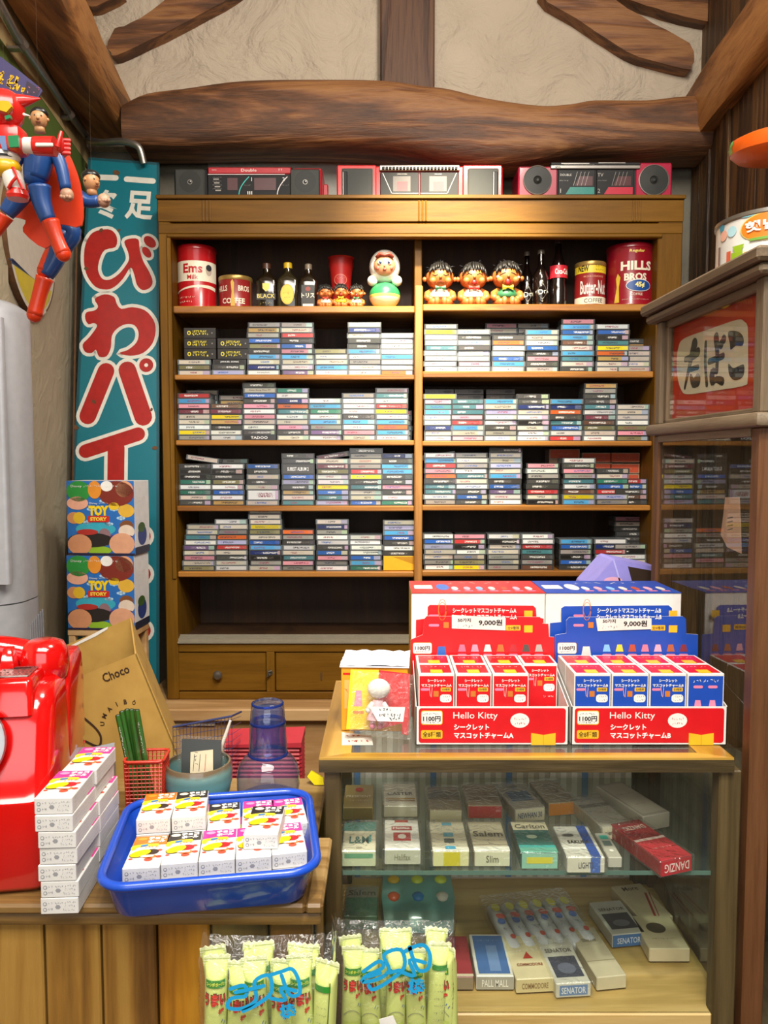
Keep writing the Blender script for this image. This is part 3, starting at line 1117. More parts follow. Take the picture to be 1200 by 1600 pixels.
for k, (px, py, lab) in enumerate(((857, 717, 'orange card box resting behind the cassettes, leftmost of the orange boxes'), (908, 739, 'lower left orange card box of the middle orange pile'),
                                   (908, 723, 'upper orange card box of the middle orange pile'), (960, 756, 'bottom orange card box of the right orange pile'),
                                   (958, 740, 'middle orange card box of the right orange pile'), (960, 723, 'top orange card box of the right orange pile'))):
    h = 0.0335; w = 0.104
    p = P(px + 25, py, 2.62)
    x = min(p.x, OR - w / 2 - 0.003)
    zb = {717: 2, 739: 0, 723: 1, 756: 0, 740: 1}[py]
    z = p.z
    zlo = 0.0
    if k in (0, 1, 3):
        zlo = SHELF[(3, 'R')] + 0.001 - z
    else:
        z += 0.0006
    mb = MB().box(-w / 2, w / 2, 0, 0.07, zlo, h, ORB, 0.001)
    D = frame((-w / 2, 0, 0), (1, 0, 0), (0, 0, 1))
    mb.rrect(D, 0.004, 0.003, w - 0.008, h - 0.006, 0.002, OR1, 1).scribble(D, w / 2 - 0.025, h / 2 - 0.003, 0.05, 0.006, pm('#c98a78', 0.5), 2, k, 0.001)
    tag(mb.build('card_box', loc=(x, 2.62, z)), lab, 'box', 'orange card boxes behind the cassettes')
zz = SHELF[(4, 'L')]
yb = pm('#e2a81c', 0.5)
mb = MB().box(-0.052, 0.052, 0, 0.1, 0, 0.048, yb, 0.001)
D = frame((-0.052, 0, 0), (1, 0, 0), (0, 0, 1))
mb.poly(D, [(0.03, 0.046), (0.103, 0.020), (0.103, 0.046)], pm('#b8820f', 0.5), 1)
tag(mb.build('card_folder', loc=(xf(623.5, 880, 2.536), 2.536, zz + 0.001)), 'bright yellow card box under cassettes beside the divider, bottom shelf', 'box')


# ------------------------------------------------------------------ cassette players on top of the bookcase
RED = pm('#a81a26', 0.35, coat=0.3)
REDB = pm('#d01f22', 0.3, coat=0.4)
CRIM = pm('#a3163a', 0.35, coat=0.3)
GRIL = pm('#2b2d29', 0.6)
GRIL2 = pm('#1c1e1b', 0.55)
DKP = pm('#131315', 0.5, spec=.3)
SILV = pm('#94908a', 0.35, 0.6)
SMOKE = pm('#4a2226', 0.35)
TEALP = pm('#1f9a8c', 0.4)
YT = 2.585
ZTOP = ZT


def boombox(px0, px1, pytop, name_label, style):
    x0, x1 = P(px0, 285, YT).x, P(px1, 285, YT).x
    z0 = ZTOP + 0.001
    z1 = P(600, pytop, YT).z
    w = x1 - x0
    H = z1 - z0
    root = thing('cassette_player', name_label, 'cassette player', ((x0 + x1) / 2, YT, z0), group='portable cassette players on the bookcase')
    y0, y1 = 0.0, 0.13
    hw = w / 2
    F0 = frame((-hw, 0, 0), (1, 0, 0), (0, 0, 1))
    px = w / (px1 - px0)
    zv = (ZT - CAMZ) / (YF - 0.012) * (YT - YF + 0.012)     # hidden below the front edge of the bookcase top
    hv = (zv + H) / 2
    if style == 1:
        mb = MB().box(-hw + 52 * px, hw - 54 * px, 0.004, y1, 0, H, DKP, 0.004).box(-hw, -hw + 54 * px, 0.006, y1, 0, H - 0.004, DKP, 0.006).box(hw - 54 * px, hw - 8 * px, 0.006, y1, 0, H - 0.002, RED, 0.006)
        mb.build('body', root)
        for cx in (26, 206):
            g = MB().box(-hw + (cx - 24) * px, -hw + (cx + 23) * px, -0.002, 0.008, 0.003, H - 0.008, GRIL, 0.004)
            DD = frame((-hw, -0.002, 0), (1, 0, 0), (0, 0, 1))
            g.ell(DD, cx * px, hv - .004, 0.036, 0.036, GRIL2, 1).ell(DD, cx * px, hv - .006, 0.008, 0.008, SILV, 2, 14).ell(DD, cx * px, hv - .006, 0.006, 0.006, DKP, 3, 14)
            g.ell(DD, cx * px + 0.002, hv - .004, 0.002, 0.002, WHITE, 4, 8)
            g.build('speaker_grille', root)
        pn = MB().box(-hw + 54 * px, hw - 56 * px, 0.0, 0.006, H - 0.024, H - 0.002, RED, 0.003)
        DD = frame((-hw, 0, 0), (1, 0, 0), (0, 0, 1))
        pn.text(DD, 'Stereo', 64 * px, H - 0.011, WHITE, h=0.004).text(DD, 'Double', 118 * px, H - 0.012, WHITE, h=0.009, w=0.05).text(DD, 'T T', 167 * px, H - 0.011, WHITE, h=0.006)
        pn.rect(DD, 54 * px, H - 0.0265, 120 * px, 0.002, WHITE, 1)
        pn.build('top_panel', root)
        for (a, b_, cc, n_) in ((84, 100, '#34b7ad', '1'), (126, 160, '#d8cfcf', '2')):
            dk = MB()
            DD = frame((-hw, 0.003, 0), (1, 0, 0), (0, 0, 1))
            dk.rect(DD, a * px, zv + .014, (b_ - a) * px, H - 0.05 - zv, SMOKE, 2)
            arc = [((b_ + 7 + 22 - 22 * cos(t * 0.09) - 8) * px, (H - 0.03) - (1 - t / 12) * (H - 0.032)) for t in range(13)]
            arc = [((b_ + 2 + 16 * (t / 12) ** 1.8) * px, zv + (H - 0.032 - zv) * t / 12) for t in range(13)]
            dk.stroke(DD, arc, 0.0028, pm(cc, 0.4), 3, caps=False)
            dk.text(DD, n_, (b_ + 22) * px if n_ == '1' else (b_ + 12) * px, H - 0.04, WHITE, h=0.012, lay=3)
            dk.scribble(DD, (b_ + 10) * px, H * 0.5, 0.02, 0.004, SILV, 3, 5)
            dk.build('cassette_deck', root)
        kb = MB()
        DD = frame((-hw, 0.003, 0), (1, 0, 0), (0, 0, 1))
        for k in range(4):
            kb.stroke(DD, [((63 + k * 1.0) * px, H - 0.04 - k * 0.012), ((70 + k) * px, H - 0.04 - k * 0.012)], 0.004, SILV, 3)
            kb.scribble(DD, 61 * px, H - 0.036 - k * 0.012, 0.03, 0.003, SILV, 3, k)
        for k in range(3):
            kb.rect(DD, (121 + k * 3) * px - 0.012, zv, 0.003, 0.010, WHITE, 4)
        kb.build('control_panel', root)
        MB().box(hw - 8.5 * px, hw, 0.05, 0.07, H * 0.35, H * 0.68, RED, 0.003).build('side_knob', root)
    elif style == 2:
        MB().box(-hw, hw, 0.006, y1, 0, H, REDB, 0.005).build('body', root)
        for cx, sgn in ((32, -1), (228, 1)):
            g = MB().box(-hw + (cx - 31) * px, -hw + (cx + 30) * px, -0.004, 0.008, 0.0, H - 0.001, REDB, 0.003)
            g.box(-hw + (cx - 24) * px, -hw + (cx + 25) * px, -0.007, 0, 0.002, H - 0.012, SILV, 0.002)
            g.box(-hw + (cx - 23) * px, -hw + (cx + 24) * px, -0.009, 0, 0.003, H - 0.014, GRIL, 0.002)
            xx = cx + (-23 if sgn < 0 else 15)
            g.box(-hw + xx * px, -hw + (xx + 8) * px, -0.012, 0, 0.002, H - 0.024, DKP, 0.002).box(-hw + (xx + 1) * px, -hw + (xx + 2) * px, -0.0125, 0, 0.002, H - 0.026, SILV)
            g.build('speaker_grille', root)
        cp = MB()
        DD = frame((-hw, 0.005, 0), (1, 0, 0), (0, 0, 1))
        a, b_ = 67, 192
        cp.box(-hw + a * px, -hw + b_ * px, -0.006, 0.006, H - 0.019, H - 0.002, SILV, 0.002)
        for k in range(22):
            cp.box(-hw + (a + 4 + k * 5.4) * px, -hw + (a + 8 + k * 5.4) * px, -0.012, -0.004, H - 0.017, H - 0.009, DKP, 0.001)
        cp.build('button_row', root)
        mid = (a + b_) / 2
        for s_ in (-1, 1):
            dk = MB()
            DD = frame((-hw, -0.001, 0), (1, 0, 0), (0, 0, 1))
            xa, xb = (a + 1, mid - 1) if s_ < 0 else (mid + 1, b_ - 1)
            dk.box(-hw + xa * px, -hw + xb * px, -0.001, 0.008, 0, H - 0.022, DKP, 0.002)
            ht = H - 0.026
            ins = [((xa + 4) * px, ht), ((xb - 1) * px, ht), ((xb - 1) * px, zv + .003), ((xa + 18) * px, zv + .003)] if s_ < 0 else [((xa + 1) * px, ht), ((xb - 4) * px, ht), ((xb - 18) * px, zv + .003), ((xa + 1) * px, zv + .003)]
            dk.stroke(DD, [ins[0], ins[3]] if s_ < 0 else [ins[1], ins[2]], 0.0016, WHITE, 2)
            dk.stroke(DD, [ins[3], ins[2]], 0.0016, WHITE, 2)
            cx_ = (xa + xb) / 2 + (4 if s_ < 0 else -2)
            dk.rect(DD, (cx_ - 14) * px, zv + 0.008, 34 * px * 0.8, ht - 0.018 - zv, pm('#4a423e', 0.4), 2)
            dk.rect(DD, (cx_ - 8) * px, zv + 0.010, 24 * px * 0.7, (ht - zv) * 0.45, REDB, 3)
            dk.text(DD, 'STEREO DOUBLE' if s_ < 0 else 'HIGH SPEED', cx_ * px, ht - 0.003, SILV, h=0.003, lay=3)
            dk.build('cassette_deck', root)
    else:
        MB().box(-hw, -hw + 62 * px, 0.004, y1, 0, H - 0.012, CRIM, 0.005).box(hw - 58 * px, hw, 0.004, y1, 0, H, CRIM, 0.005).box(-hw + 58 * px, hw - 56 * px, 0.006, y1, 0, H - 0.01, DKP, 0.003).build('body', root)
        for cx, r_ in ((30, 0.047), (212, 0.050)):
            g = MB()
            DD = frame((-hw, 0.0035, 0), (1, 0, 0), (0, 0, 1))
            M_ = Matrix.Translation((-hw + cx * px, 0.004, hv - .006)) @ Matrix.Rotation(pi / 2, 4, 'X')
            g.lathe([(r_, 0), (r_, 0.004), (r_ - 0.002, 0.005), (r_ - 0.003, 0.004)], SILV, 32, M=M_)
            g.lathe([(r_ - 0.003, 0.0), (r_ - 0.003, 0.003), (0.014, 0.0045), (0.011, 0.002), (0.004, 0.007)], GRIL2, 32, M=M_, cap1=True)
            # keep only what stands above the shelf top
            for i, p in enumerate(g.v):
                if p.z < 0.0: p.z = 0.0
            g.build('speaker_cone', root)
        tp = MB().box(-hw + 50 * px, -hw + 190 * px, -0.002, 0.02, H - 0.022, H - 0.006, SILV, 0.002).box(-hw + 50 * px, -hw + 190 * px, -0.004, 0.02, H - 0.012, H - 0.002, DKP, 0.002)
        DD = frame((-hw, -0.0042, 0), (1, 0, 0), (0, 0, 1))
        tp.rect(DD, 66 * px, H - 0.008, 44 * px, 0.003, SILV, 1).rect(DD, 124 * px, H - 0.006, 42 * px, 0.003, SILV, 1).scribble(DD, 70 * px, H - 0.0115, 0.1, 0.002, SILV, 1, 4)
        tp.text(frame((-hw, -0.0022, 0), (1, 0, 0), (0, 0, 1)), 'AIWA', 61 * px, H - 0.017, DKP, h=0.005, w=0.018, bold=0.02)
        tp.build('top_panel', root)
        for (a, b_, cc, n_, t_) in ((62, 120, '#157a70', '1', 'DOUBLE'), (122, 180, '#b41f38', '2', 'TV')):
            dk = MB().box(-hw + a * px, -hw + b_ * px, 0, 0.01, 0.001, H - 0.024, DKP, 0.002)
            DD = frame((-hw, 0, 0), (1, 0, 0), (0, 0, 1))
            hh = H - 0.026
            dk.poly(DD, [((a + 12) * px, zv), ((b_ - 1) * px, zv), ((b_ - 1) * px, zv + 0.023), ((a + 19) * px, zv + 0.023)], pm(cc, 0.35), 1)
            dk.poly(DD, [((a + 26) * px, zv + .027), ((b_ - 4) * px, zv + .027), ((b_ - 4) * px, hh * 0.82), ((a + 33) * px, hh * 0.82)], SMOKE, 1)
            for q in range(4):
                dk.stroke(DD, [((a + 24 + q * 6) * px, zv + .027), ((a + 30 + q * 6) * px, hh * 0.95)], 0.001, SILV, 2, caps=False)
            dk.text(DD, n_, (a + 4) * px, zv + 0.011, SILV, h=0.013).text(DD, t_, (a + (12 if n_ == '1' else 6)) * px, hh * 0.86, SILV, h=0.007 if n_ == '1' else 0.011)
            dk.scribble(DD, (a + 2) * px, hh * 0.68, 0.03, 0.003, SILV, 2, 3)
            dk.build('cassette_deck', root)
    return root


boombox(271, 511, 260, 'left red and black cassette player with two square black speakers', 1)
boombox(526, 786, 258, 'middle bright red cassette player with silver button row', 2)
boombox(810, 1051, 253, 'right crimson cassette player with two round black speaker cones', 3)

# ------------------------------------------------------------------ tins, bottles and dolls on the top shelf
YS = 2.60
ZS_L = SHELF[(0, 'L')] + 0.0008
ZS_R = SHELF[(0, 'R')] + 0.0008
TINRED = pm('#b5141c', 0.3, coat=0.3)
TINDK = pm('#8e1f1f', 0.35, coat=0.2)
CREAM = pm('#e6dcc4', 0.45)
GOLD = pm('#a8884a', 0.35, 0.6)


def tin(px0, px1, pytop, name, label, zs, col, deco, Y=YS, band=None):
    xa, xb = P(px0, 430, Y).x, P(px1, 430, Y).x
    r = (xb - xa) / 2
    H = P(600, pytop, Y).z - zs + 0.004
    root = thing(name, label, 'tin', ((xa + xb) / 2, Y, zs))
    mb = MB().lathe([(r * 0.97, 0), (r, 0.002), (r, 0.006), (r * 0.985, 0.008), (r * 0.985, H - 0.016), (r, H - 0.014)], col, 40, cap0=True)
    D = cyl_frame(r * 0.985)
    deco(mb, D, r, H)
    mb.build('can', root)
    MB().lathe([(r, H - 0.014), (r * 1.012, H - 0.013), (r * 1.012, H - 0.003), (r * 0.99, H), (r * 0.95, H - 0.002), (0.001, H - 0.002)], band or col, 40).build('lid', root)
    return root


def d_milk(mb, D, r, H):
    mb.rect(D, -r * 1.5, H * 0.42, r * 3.0, H * 0.32, CREAM, 1)
    mb.text(D, 'Ems', 0.0, H * 0.62, TINRED, h=H * 0.15, w=r * 1.0, bold=0.03, lay=2)
    mb.text(D, 'Milk', r * 0.0, H * 0.48, TINRED, h=H * 0.07, w=r * 0.55, bold=0.02)
    mb.ell(D, r * 0.85, H * 0.6, r * 0.18, H * 0.085, pm('#b9a898', 0.5), 2).ell(D, r * 0.85, H * 0.64, r * 0.17, H * 0.05, INK, 3)
    sw = [(x * r, H * (0.24 + 0.10 * sin((x + 1.2) * 0.9))) for x in [i / 8 - 1.4 for i in range(23)]]
    mb.stroke(D, sw, [H * 0.01 + H * 0.05 * i / 22 for i in range(23)], CREAM, 1, caps=False)
    mb.scribble(D, -r * .8, H * .145, r * 0.9, H * .035, CREAM, 2, 1, .001).scribble(D, -r * .8, H * .07, r * .8, H * .04, CREAM, 2, 2, .0014)


def d_coffee(mb, D, r, H):
    mb.text(D, 'HILLS', -r * 0.68, H * 0.6, CREAM, h=H * 0.17, w=r * 0.72, bold=0.02).text(D, 'BROS', r * 0.68, H * 0.6, CREAM, h=H * 0.17, w=r * 0.72, bold=0.02)
    mb.text(D, 'COFFEE', 0.03 * r, H * 0.22, CREAM, h=H * 0.17, w=r * 1.4, bold=0.03)
    mb.poly(D, [(-r * .12, H * .06), (r * .14, H * .06), (r * .08, H * .55), (r * .1, H * .75), (0, H * .86), (-r * .1, H * .78), (-r * .05, H * .5)], pm('#c9a23a', 0.5), 3)
    for s_ in (-1, 1):
        mb.rect(D, s_ * r * 1.25 - r * .06, H * 0.02, r * .12, H * .85, GOLD, 1)


tin(278, 338, 391, 'milk_tin', 'tall red milk powder tin at the left end of the top shelf', ZS_L, TINRED, d_milk)
tin(342, 394, 437, 'coffee_tin', 'short dark red coffee tin with a figure in yellow, beside the bottles', ZS_L, TINDK, d_coffee, band=GOLD)


def d_butter(mb, D, r, H):
    mb.rect(D, -r * 1.5, H * 0.74, r * 3.0, H * 0.2, pm('#e0c22a', 0.45), 1)
    mb.text(D, 'NEW', -r * 0.68, H * 0.84, BLACK, h=H * 0.14, w=r * 0.7, bold=0.03).scribble(D, r * .1, H * .86, r * .75, H * .045, BLACK, 2, 1).scribble(D, r * .1, H * .78, r * .75, H * .045, BLACK, 2, 2)
    mb.text(D, 'RICH & DELICIOUS', 0.0, H * 0.66, pm('#e0a080', .5), h=H * 0.04, w=r * 1.3)
    mb.text(D, 'Butter-Nut', 0.0, H * 0.42, WHITE, h=H * 0.3, w=r * 1.75, bold=0.02)
    mb.rect(D, -r * 1.5, 0.008, r * 3.0, H * 0.16, CREAM, 1).text(D, 'COFFEE', 0, H * .13, BLACK, h=H * .09, w=r * 1.2)


def d_hills(mb, D, r, H):
    mb.text(D, 'Regular', 0, H * 0.86, pm('#e6c860', .5), h=H * .06, w=r * .65, bold=0.02)
    mb.text(D, 'HILLS', -0.0 * r, H * 0.63, CREAM, h=H * .15, w=r * 1.35, bold=0.04).text(D, 'BROS', -r * .05, H * .45, CREAM, h=H * .12, w=r * .95, bold=0.04)
    mb.ell(D, r * .1, H * .31, r * .55, H * .1, WHITE, 3).ell(D, r * .1, H * .31, r * .52, H * .088, pm('#1e4a8e', .4), 4).text(D, '45¢', r * .12, H * .315, pm('#efe08a', .4), h=H * .1, lay=5, bold=0.04)
    mb.text(D, 'COFFEE', 0, H * .17, CREAM, h=H * .04, w=r * .5).scribble(D, -r * .6, H * .08, r * 1.2, H * .02, CREAM, 2, 2)
    mb.poly(D, [(-r * .95, H * .05), (-r * .72, H * .05), (-r * .74, H * .3), (-r * .68, H * .45), (-r * .8, H * .52), (-r * .88, H * .44), (-r * .84, H * .3)], pm('#d8b83a', 0.5), 2)


tin(898, 946, 415, 'coffee_tin', 'medium coffee tin with a yellow NEW band, right of the bottles', ZS_R, TINDK, d_butter, band=GOLD)
tin(948, 1020, 390, 'coffee_tin', 'large red coffee tin with a blue 45 cent oval, right end of top shelf', ZS_R, pm('#8e1022', 0.3, coat=0.3), d_hills)

BOTG = pm('#1c140a', 0.12, coat=0.6, spec=0.7)
BOTB = pm('#2a2414', 0.12, coat=0.6, spec=0.7)
GOLDL = pm('#c9b45a', 0.35, 0.3)


def bottle(px, wpx, pytop, label, zs, style, Y=2.59, dx=0):
    c = P(px, 440, Y)
    r = wpx / 2 * Y / F * 0.985
    H = P(600, pytop, Y).z - zs
    root = thing('bottle', label, 'bottle', (c.x, Y, zs), group='old bottles on the top shelf')
    mb = MB()
    if style in ('black', 'gold', 'plain'):
        e = 0.35
        def sec(rr, z, ex=e, dp=0.7):
            o = []
            for i in range(24):
                a = 2 * pi * i / 24
                o.append((rr * math.copysign(abs(cos(a)) ** ex, cos(a)), rr * dp * math.copysign(abs(sin(a)) ** ex, sin(a)), z))
            return o
        mb.loft([sec(r * .96, 0), sec(r, .003), sec(r, H * .60), sec(r * .93, H * .66, .5), sec(r * .45, H * .76, .9, 1), sec(r * .36, H * .80, 1, 1), sec(r * .36, H * .9, 1, 1)], BOTG if style != 'gold' else BOTB)
        D = frame((0, -r * 0.7, 0), (1, 0, 0), (0, 0, 1))
        if style == 'black':
            mb.rect(D, -r * .95, H * .2, r * 1.9, H * .13, pm('#201a12', .4), 1).text(D, 'BLACK', 0, H * .28, GOLDL, h=H * .09, w=r * 1.75, bold=.01)
            mb.poly(D, [(-r * .35, H * .55), (r * .35, H * .55), (r * .33, H * .44), (0, H * .37), (-r * .33, H * .44)], GOLDL, 1).scribble(D, -r * .6, H * .1, r * 1.2, H * .06, GOLDL, 2, 3).rect(D, -r * .5, .002, r, H * .04, CREAM, 1)
        elif style == 'gold':
            mb.ell(D, 0, H * .31, r * .66, H * .215, pm('#caa62a', .4), 1).ell(D, 0, H * .31, r * .58, H * .19, pm('#e0be3c', .4), 2).scribble(D, -r * .4, H * .3, r * .8, H * .07, pm('#6a4a10', .5), 3, 1).scribble(D, -r * .3, H * .22, r * .6, H * .04, pm('#6a4a10', .5), 3, 2)
        else:
            mb.rect(D, -r * .75, .004, r * 1.5, H * .5, pm('#26221c', .45), 1).text(D, 'トリス', 0, H * .3, CREAM, h=H * .1, w=r * 1.5, lay=2, bold=.02).ell(D, 0, H * .44, r * .3, H * .05, pm('#8a3a30', .5), 2).rect(D, -r * .6, .004, r * 1.2, H * .09, CREAM, 2)
        mb.build('glass_body', root)
        capc = {'black': pm('#4a2a1c', .35), 'gold': pm('#c9a41e', .3), 'plain': pm('#7a6a58', .4)}[style]
        MB().lathe([(r * .42, H * .88), (r * .42, H * .985), (r * .36, H)], capc, 20, cap0=True, cap1=True).build('cap', root)
    else:
        prof = [(r * .85, 0), (r, .004), (r, H * .28), (r * .86, H * .36), (r * .98, H * .48), (r * .9, H * .58), (r * .5, H * .74), (r * .36, H * .82), (r * .36, H * .94)]
        if style == 'soda':
            prof = [(r * .9, 0), (r, .004), (r, H * .5), (r * .8, H * .6), (r * .42, H * .72), (r * .34, H * .8), (r * .34, H * .94)]
        mb.lathe(prof, pm('#120a08', 0.08, coat=0.7, spec=.7), 28, cap0=True)
        D = cyl_frame(r)
        if style == 'cola':
            mb.rect(D, -r * 1.3, H * .42, r * 2.6, H * .18, pm('#b01c2c', .4), 3).text(D, 'Coca-Cola', r * .25, H * .51, WHITE, h=H * .08, w=r * 1.6, lay=4, bold=.02)
        else:
            mb.poly(D, [(-r * .85, H * .26), (0, H * .08), (r * .85, H * .26), (0, H * .46)], pm('#a79f92', .5), 2).poly(D, [(-r * .7, H * .26), (0, H * .11), (r * .7, H * .26), (0, H * .43)], pm('#5a564e', .5), 3).text(D, 'Dr', 0, H * .26, CREAM, h=H * .08, lay=4, rot=.2)
        mb.build('glass_body', root)
        MB().lathe([(r * .42, H * .93), (r * .44, H * .95), (r * .38, H), (.001, H)], pm('#8d857a', .35, .5) if style == 'soda' else pm('#3a2a26', .4), 20).build('cap', root)
    return root


bottle(417, 31, 412, 'dark square whisky bottle lettered BLACK, nearest the short red coffee tin', ZS_L, 'black')
bottle(450, 32, 411, 'square whisky bottle with yellow oval label and yellow cap', ZS_L, 'gold')
bottle(482, 27, 413, 'dark square bottle with Japanese lettering beside the small dolls', ZS_L, 'plain')
bottle(823, 21, 394, 'slim dark soda bottle with diamond label, beside the crying doll', ZS_R, 'soda', 2.63)
bottle(845, 25, 391, 'dark soda bottle with diamond label, beside the red labelled cola bottle', ZS_R, 'soda', 2.585)
bottle(872, 27, 374, 'tall dark cola bottle with a red label and white script', ZS_R, 'cola')

# red plastic cup behind the three little dolls
c = P(533, 440, 2.67)
mb = MB()
rt = 20 * 2.67 / F
Hc = P(600, 404, 2.67).z - ZS_L
mb.lathe([(rt * .62, 0), (rt * .72, Hc * .35), (rt * .80, Hc * .72), (rt * .94, Hc * .86), (rt * .95, Hc * .98), (rt * 1.03, Hc), (rt * .95, Hc), (rt * .9, Hc * .9), (rt * .6, .01)], pm('#c22420', .4), 32, cap0=True)
D = cyl_frame(rt * .78)
mb.ell(D, 0, Hc * .58, rt * .42, rt * .42, pm('#d97a62', .5), 12).ell(D, 0, Hc * .58, rt * .37, rt * .37, pm('#b01c18', .4), 13).scribble(D, -rt * .25, Hc * .58, rt * .5, rt * .2, pm('#d97a62', .5), 14, 2, .001)
o = mb.build('cup', loc=(c.x, 2.67, ZS_L)); tag(o, 'red plastic cup standing behind the three small dolls', 'cup')

SKIN = pm('#b8662e', 0.45)
SKIN2 = pm('#c07038', 0.45)
HAIR = pm('#120e0c', 0.5)


def baby(px, pybase, hpx, label, Y, zs, mood, bow, dress, group, ncopies=None):
    s = hpx * Y / F / 0.155
    c = P(px, 440, Y)
    root = thing('baby_doll', label, 'doll', (c.x, Y, zs), group=group)
    S = Matrix.Scale(s, 4)
    mb = MB().ball((0, 0.0, .035), .036, SKIN, sc=(1.0, .85, .95), M=S)
    mb.build('body', root, angle=180)
    mb = MB().lathe([(.014, .066), (.032, .058), (.040, .046), (.041, .034), (.036, .030)], dress, 24, M=S, sy=.9)
    mb.build('dress', root, angle=180)
    for k in (-1, 1):
        MB().tube([(k * .026, -.005, .058), (k * .044, -.014, .044), (k * .046, -.026, .030), (k * .036, -.032, .024)], [.010, .012, .012, .010], SKIN, 12, M=S).ball((k * .034, -.033, .024), .0105, SKIN, 12, 8, M=S).build('arm', root, angle=180)
        MB().tube([(k * .018, -.008, .016), (k * .034, -.022, .014), (k * .026, -.040, .013), (k * .015, -.046, .012)], [.014, .015, .013, .011], SKIN, 12, M=S).ball((k * .013, -.050, .014), .0125, SKIN2, 12, 8, sc=(.8, 1, 1.25), M=S).build('leg', root, angle=180)
    hd = MB().ball((0, -.004, .103), .046, SKIN, 24, 16, sc=(1.06, .95, .92), M=S)
    hd.ball((-.052, 0, .098), .009, SKIN, 10, 8, M=S).ball((.052, 0, .098), .009, SKIN, 10, 8, M=S).ball((0, -.049, .096), .0055, SKIN2, 10, 8, M=S)
    for k in (-1, 1):
        hd.ball((k * .026, -.037, .086), .0115, SKIN2, 12, 8, M=S)
        if mood == 'frown':
            e = [(k * .010, -.0465, .104), (k * .018, -.0445, .101), (k * .028, -.039, .105)]
        elif mood == 'laugh':
            e = [(k * .009, -.0465, .103), (k * .018, -.0445, .109), (k * .028, -.039, .104)]
        else:
            e = [(k * .009, -.0465, .108), (k * .018, -.0445, .105), (k * .028, -.039, .100)]
        hd.tube(e, .0016, HAIR, 6, M=S)
    if mood == 'frown':
        hd.tube([(-.012, -.0455, .078), (0, -.0475, .082), (.012, -.0455, .078)], .0016, pm('#7a2a1a', .5), 6, M=S)
    else:
        hd.ball((0.0, -.043, .079), .010, pm('#8e1a14', .4), 14, 10, sc=(1.0, .5, .9 if mood == 'laugh' else 1.1), M=S)
    if mood == 'cry':
        hd.ball((-.034, -.036, .096), .005, pm('#dfe6ea', .1, coat=1), 10, 8, M=S).ball((.036, -.034, .094), .005, pm('#dfe6ea', .1, coat=1), 10, 8, M=S)
    hd.build('head', root, angle=180)
    hr = MB()
    # skull cap open at the face
    vs = []; fs = []
    n, m = 20, 7
    for j in range(m + 1):
        t = (pi * 0.60) * j / m
        for i in range(n):
            a = 2 * pi * i / n
            tt = t * (0.62 if sin(a) < -0.3 else 1.0)
            vs.append((.0505 * sin(tt) * cos(a) * 1.06, -.002 + .0475 * sin(tt) * sin(a), .104 + .0465 * cos(tt)))
    for j in range(m):
        for i in range(n):
            k = (i + 1) % n
            fs.append([j * n + i, (j + 1) * n + i, (j + 1) * n + k, j * n + k])
    hr.add(vs, fs, HAIR, S)
    r = random.Random(px)
    for k in range(26):
        a = r.uniform(0, 2 * pi)
        ph = r.uniform(.05, .9)
        b0 = Vector((.046 * sin(ph) * cos(a), -.002 + .043 * sin(ph) * sin(a), .104 + .043 * cos(ph)))
        d = Vector((cos(a) * .8 + r.uniform(-.4, .4), -abs(r.gauss(0, .3)), r.uniform(.1, .7))).normalized()
        L = r.uniform(.012, .026)
        hr.tube([b0, b0 + d * L * .6, b0 + d * L + Vector((0, 0, -.004))], [.0045, .003, .0006], HAIR, 5, M=S)
    for k in range(15):
        x = -.040 + .080 * k / 14 + r.uniform(-.004, .004)
        zz = .104 + sqrt(max(.0002, .0465 ** 2 - x * x)) * .72
        ln = r.uniform(.012, .026)
        hr.tube([(x * .8, -.030, zz + .012), (x, -.043, zz - ln * .4), (x * 1.04 + r.uniform(-.003, .003), -.0455, zz - ln)], [.005, .004, .0006], HAIR, 5, M=S)
    hr.build('hair', root, angle=180)
    bw = MB()
    for k in (-1, 1):
        bw.loft([[(k * .002, -.040, .058), (k * .002, -.037, .061), (k * .002, -.040, .064), (k * .002, -.043, .061)], [(k * .018, -.038, .052), (k * .018, -.033, .061), (k * .018, -.038, .070), (k * .018, -.042, .061)]], bow, M=S)
    bw.ball((0, -.042, .061), .004, bow, 8, 6, M=S)
    bw.build('bow', root)
    return root


GRN = pm('#2a6a44', .5); REDC = pm('#b82820', .5); YELC = pm('#d8b428', .5); WHD = pm('#d8cdb8', .5)
baby(687, 475, 68, 'frowning orange baby doll with green bow, nearest the bookcase divider', 2.58, ZS_R, 'frown', GRN, WHD, 'large baby dolls on the top shelf')
baby(739, 475, 68, 'singing orange baby doll with red bow between the other large dolls', 2.58, ZS_R, 'laugh', REDC, WHD, 'large baby dolls on the top shelf')
baby(791, 475, 70, 'crying orange baby doll with yellow bow beside the dark soda bottles', 2.58, ZS_R, 'cry', YELC, GRN, 'large baby dolls on the top shelf')
baby(509, 475, 36, 'small baby doll in red, beside the dark Japanese lettered bottle', 2.56, ZS_L, 'frown', REDC, WHD, 'small baby dolls on the top shelf')
baby(533, 475, 36, 'small baby doll in yellow, middle of three below the red cup', 2.55, ZS_L, 'laugh', YELC, YELC, 'small baby dolls on the top shelf')
baby(557, 475, 36, 'small baby doll in green, nearest the round tumbler doll', 2.56, ZS_L, 'cry', GRN, WHD, 'small baby dolls on the top shelf')

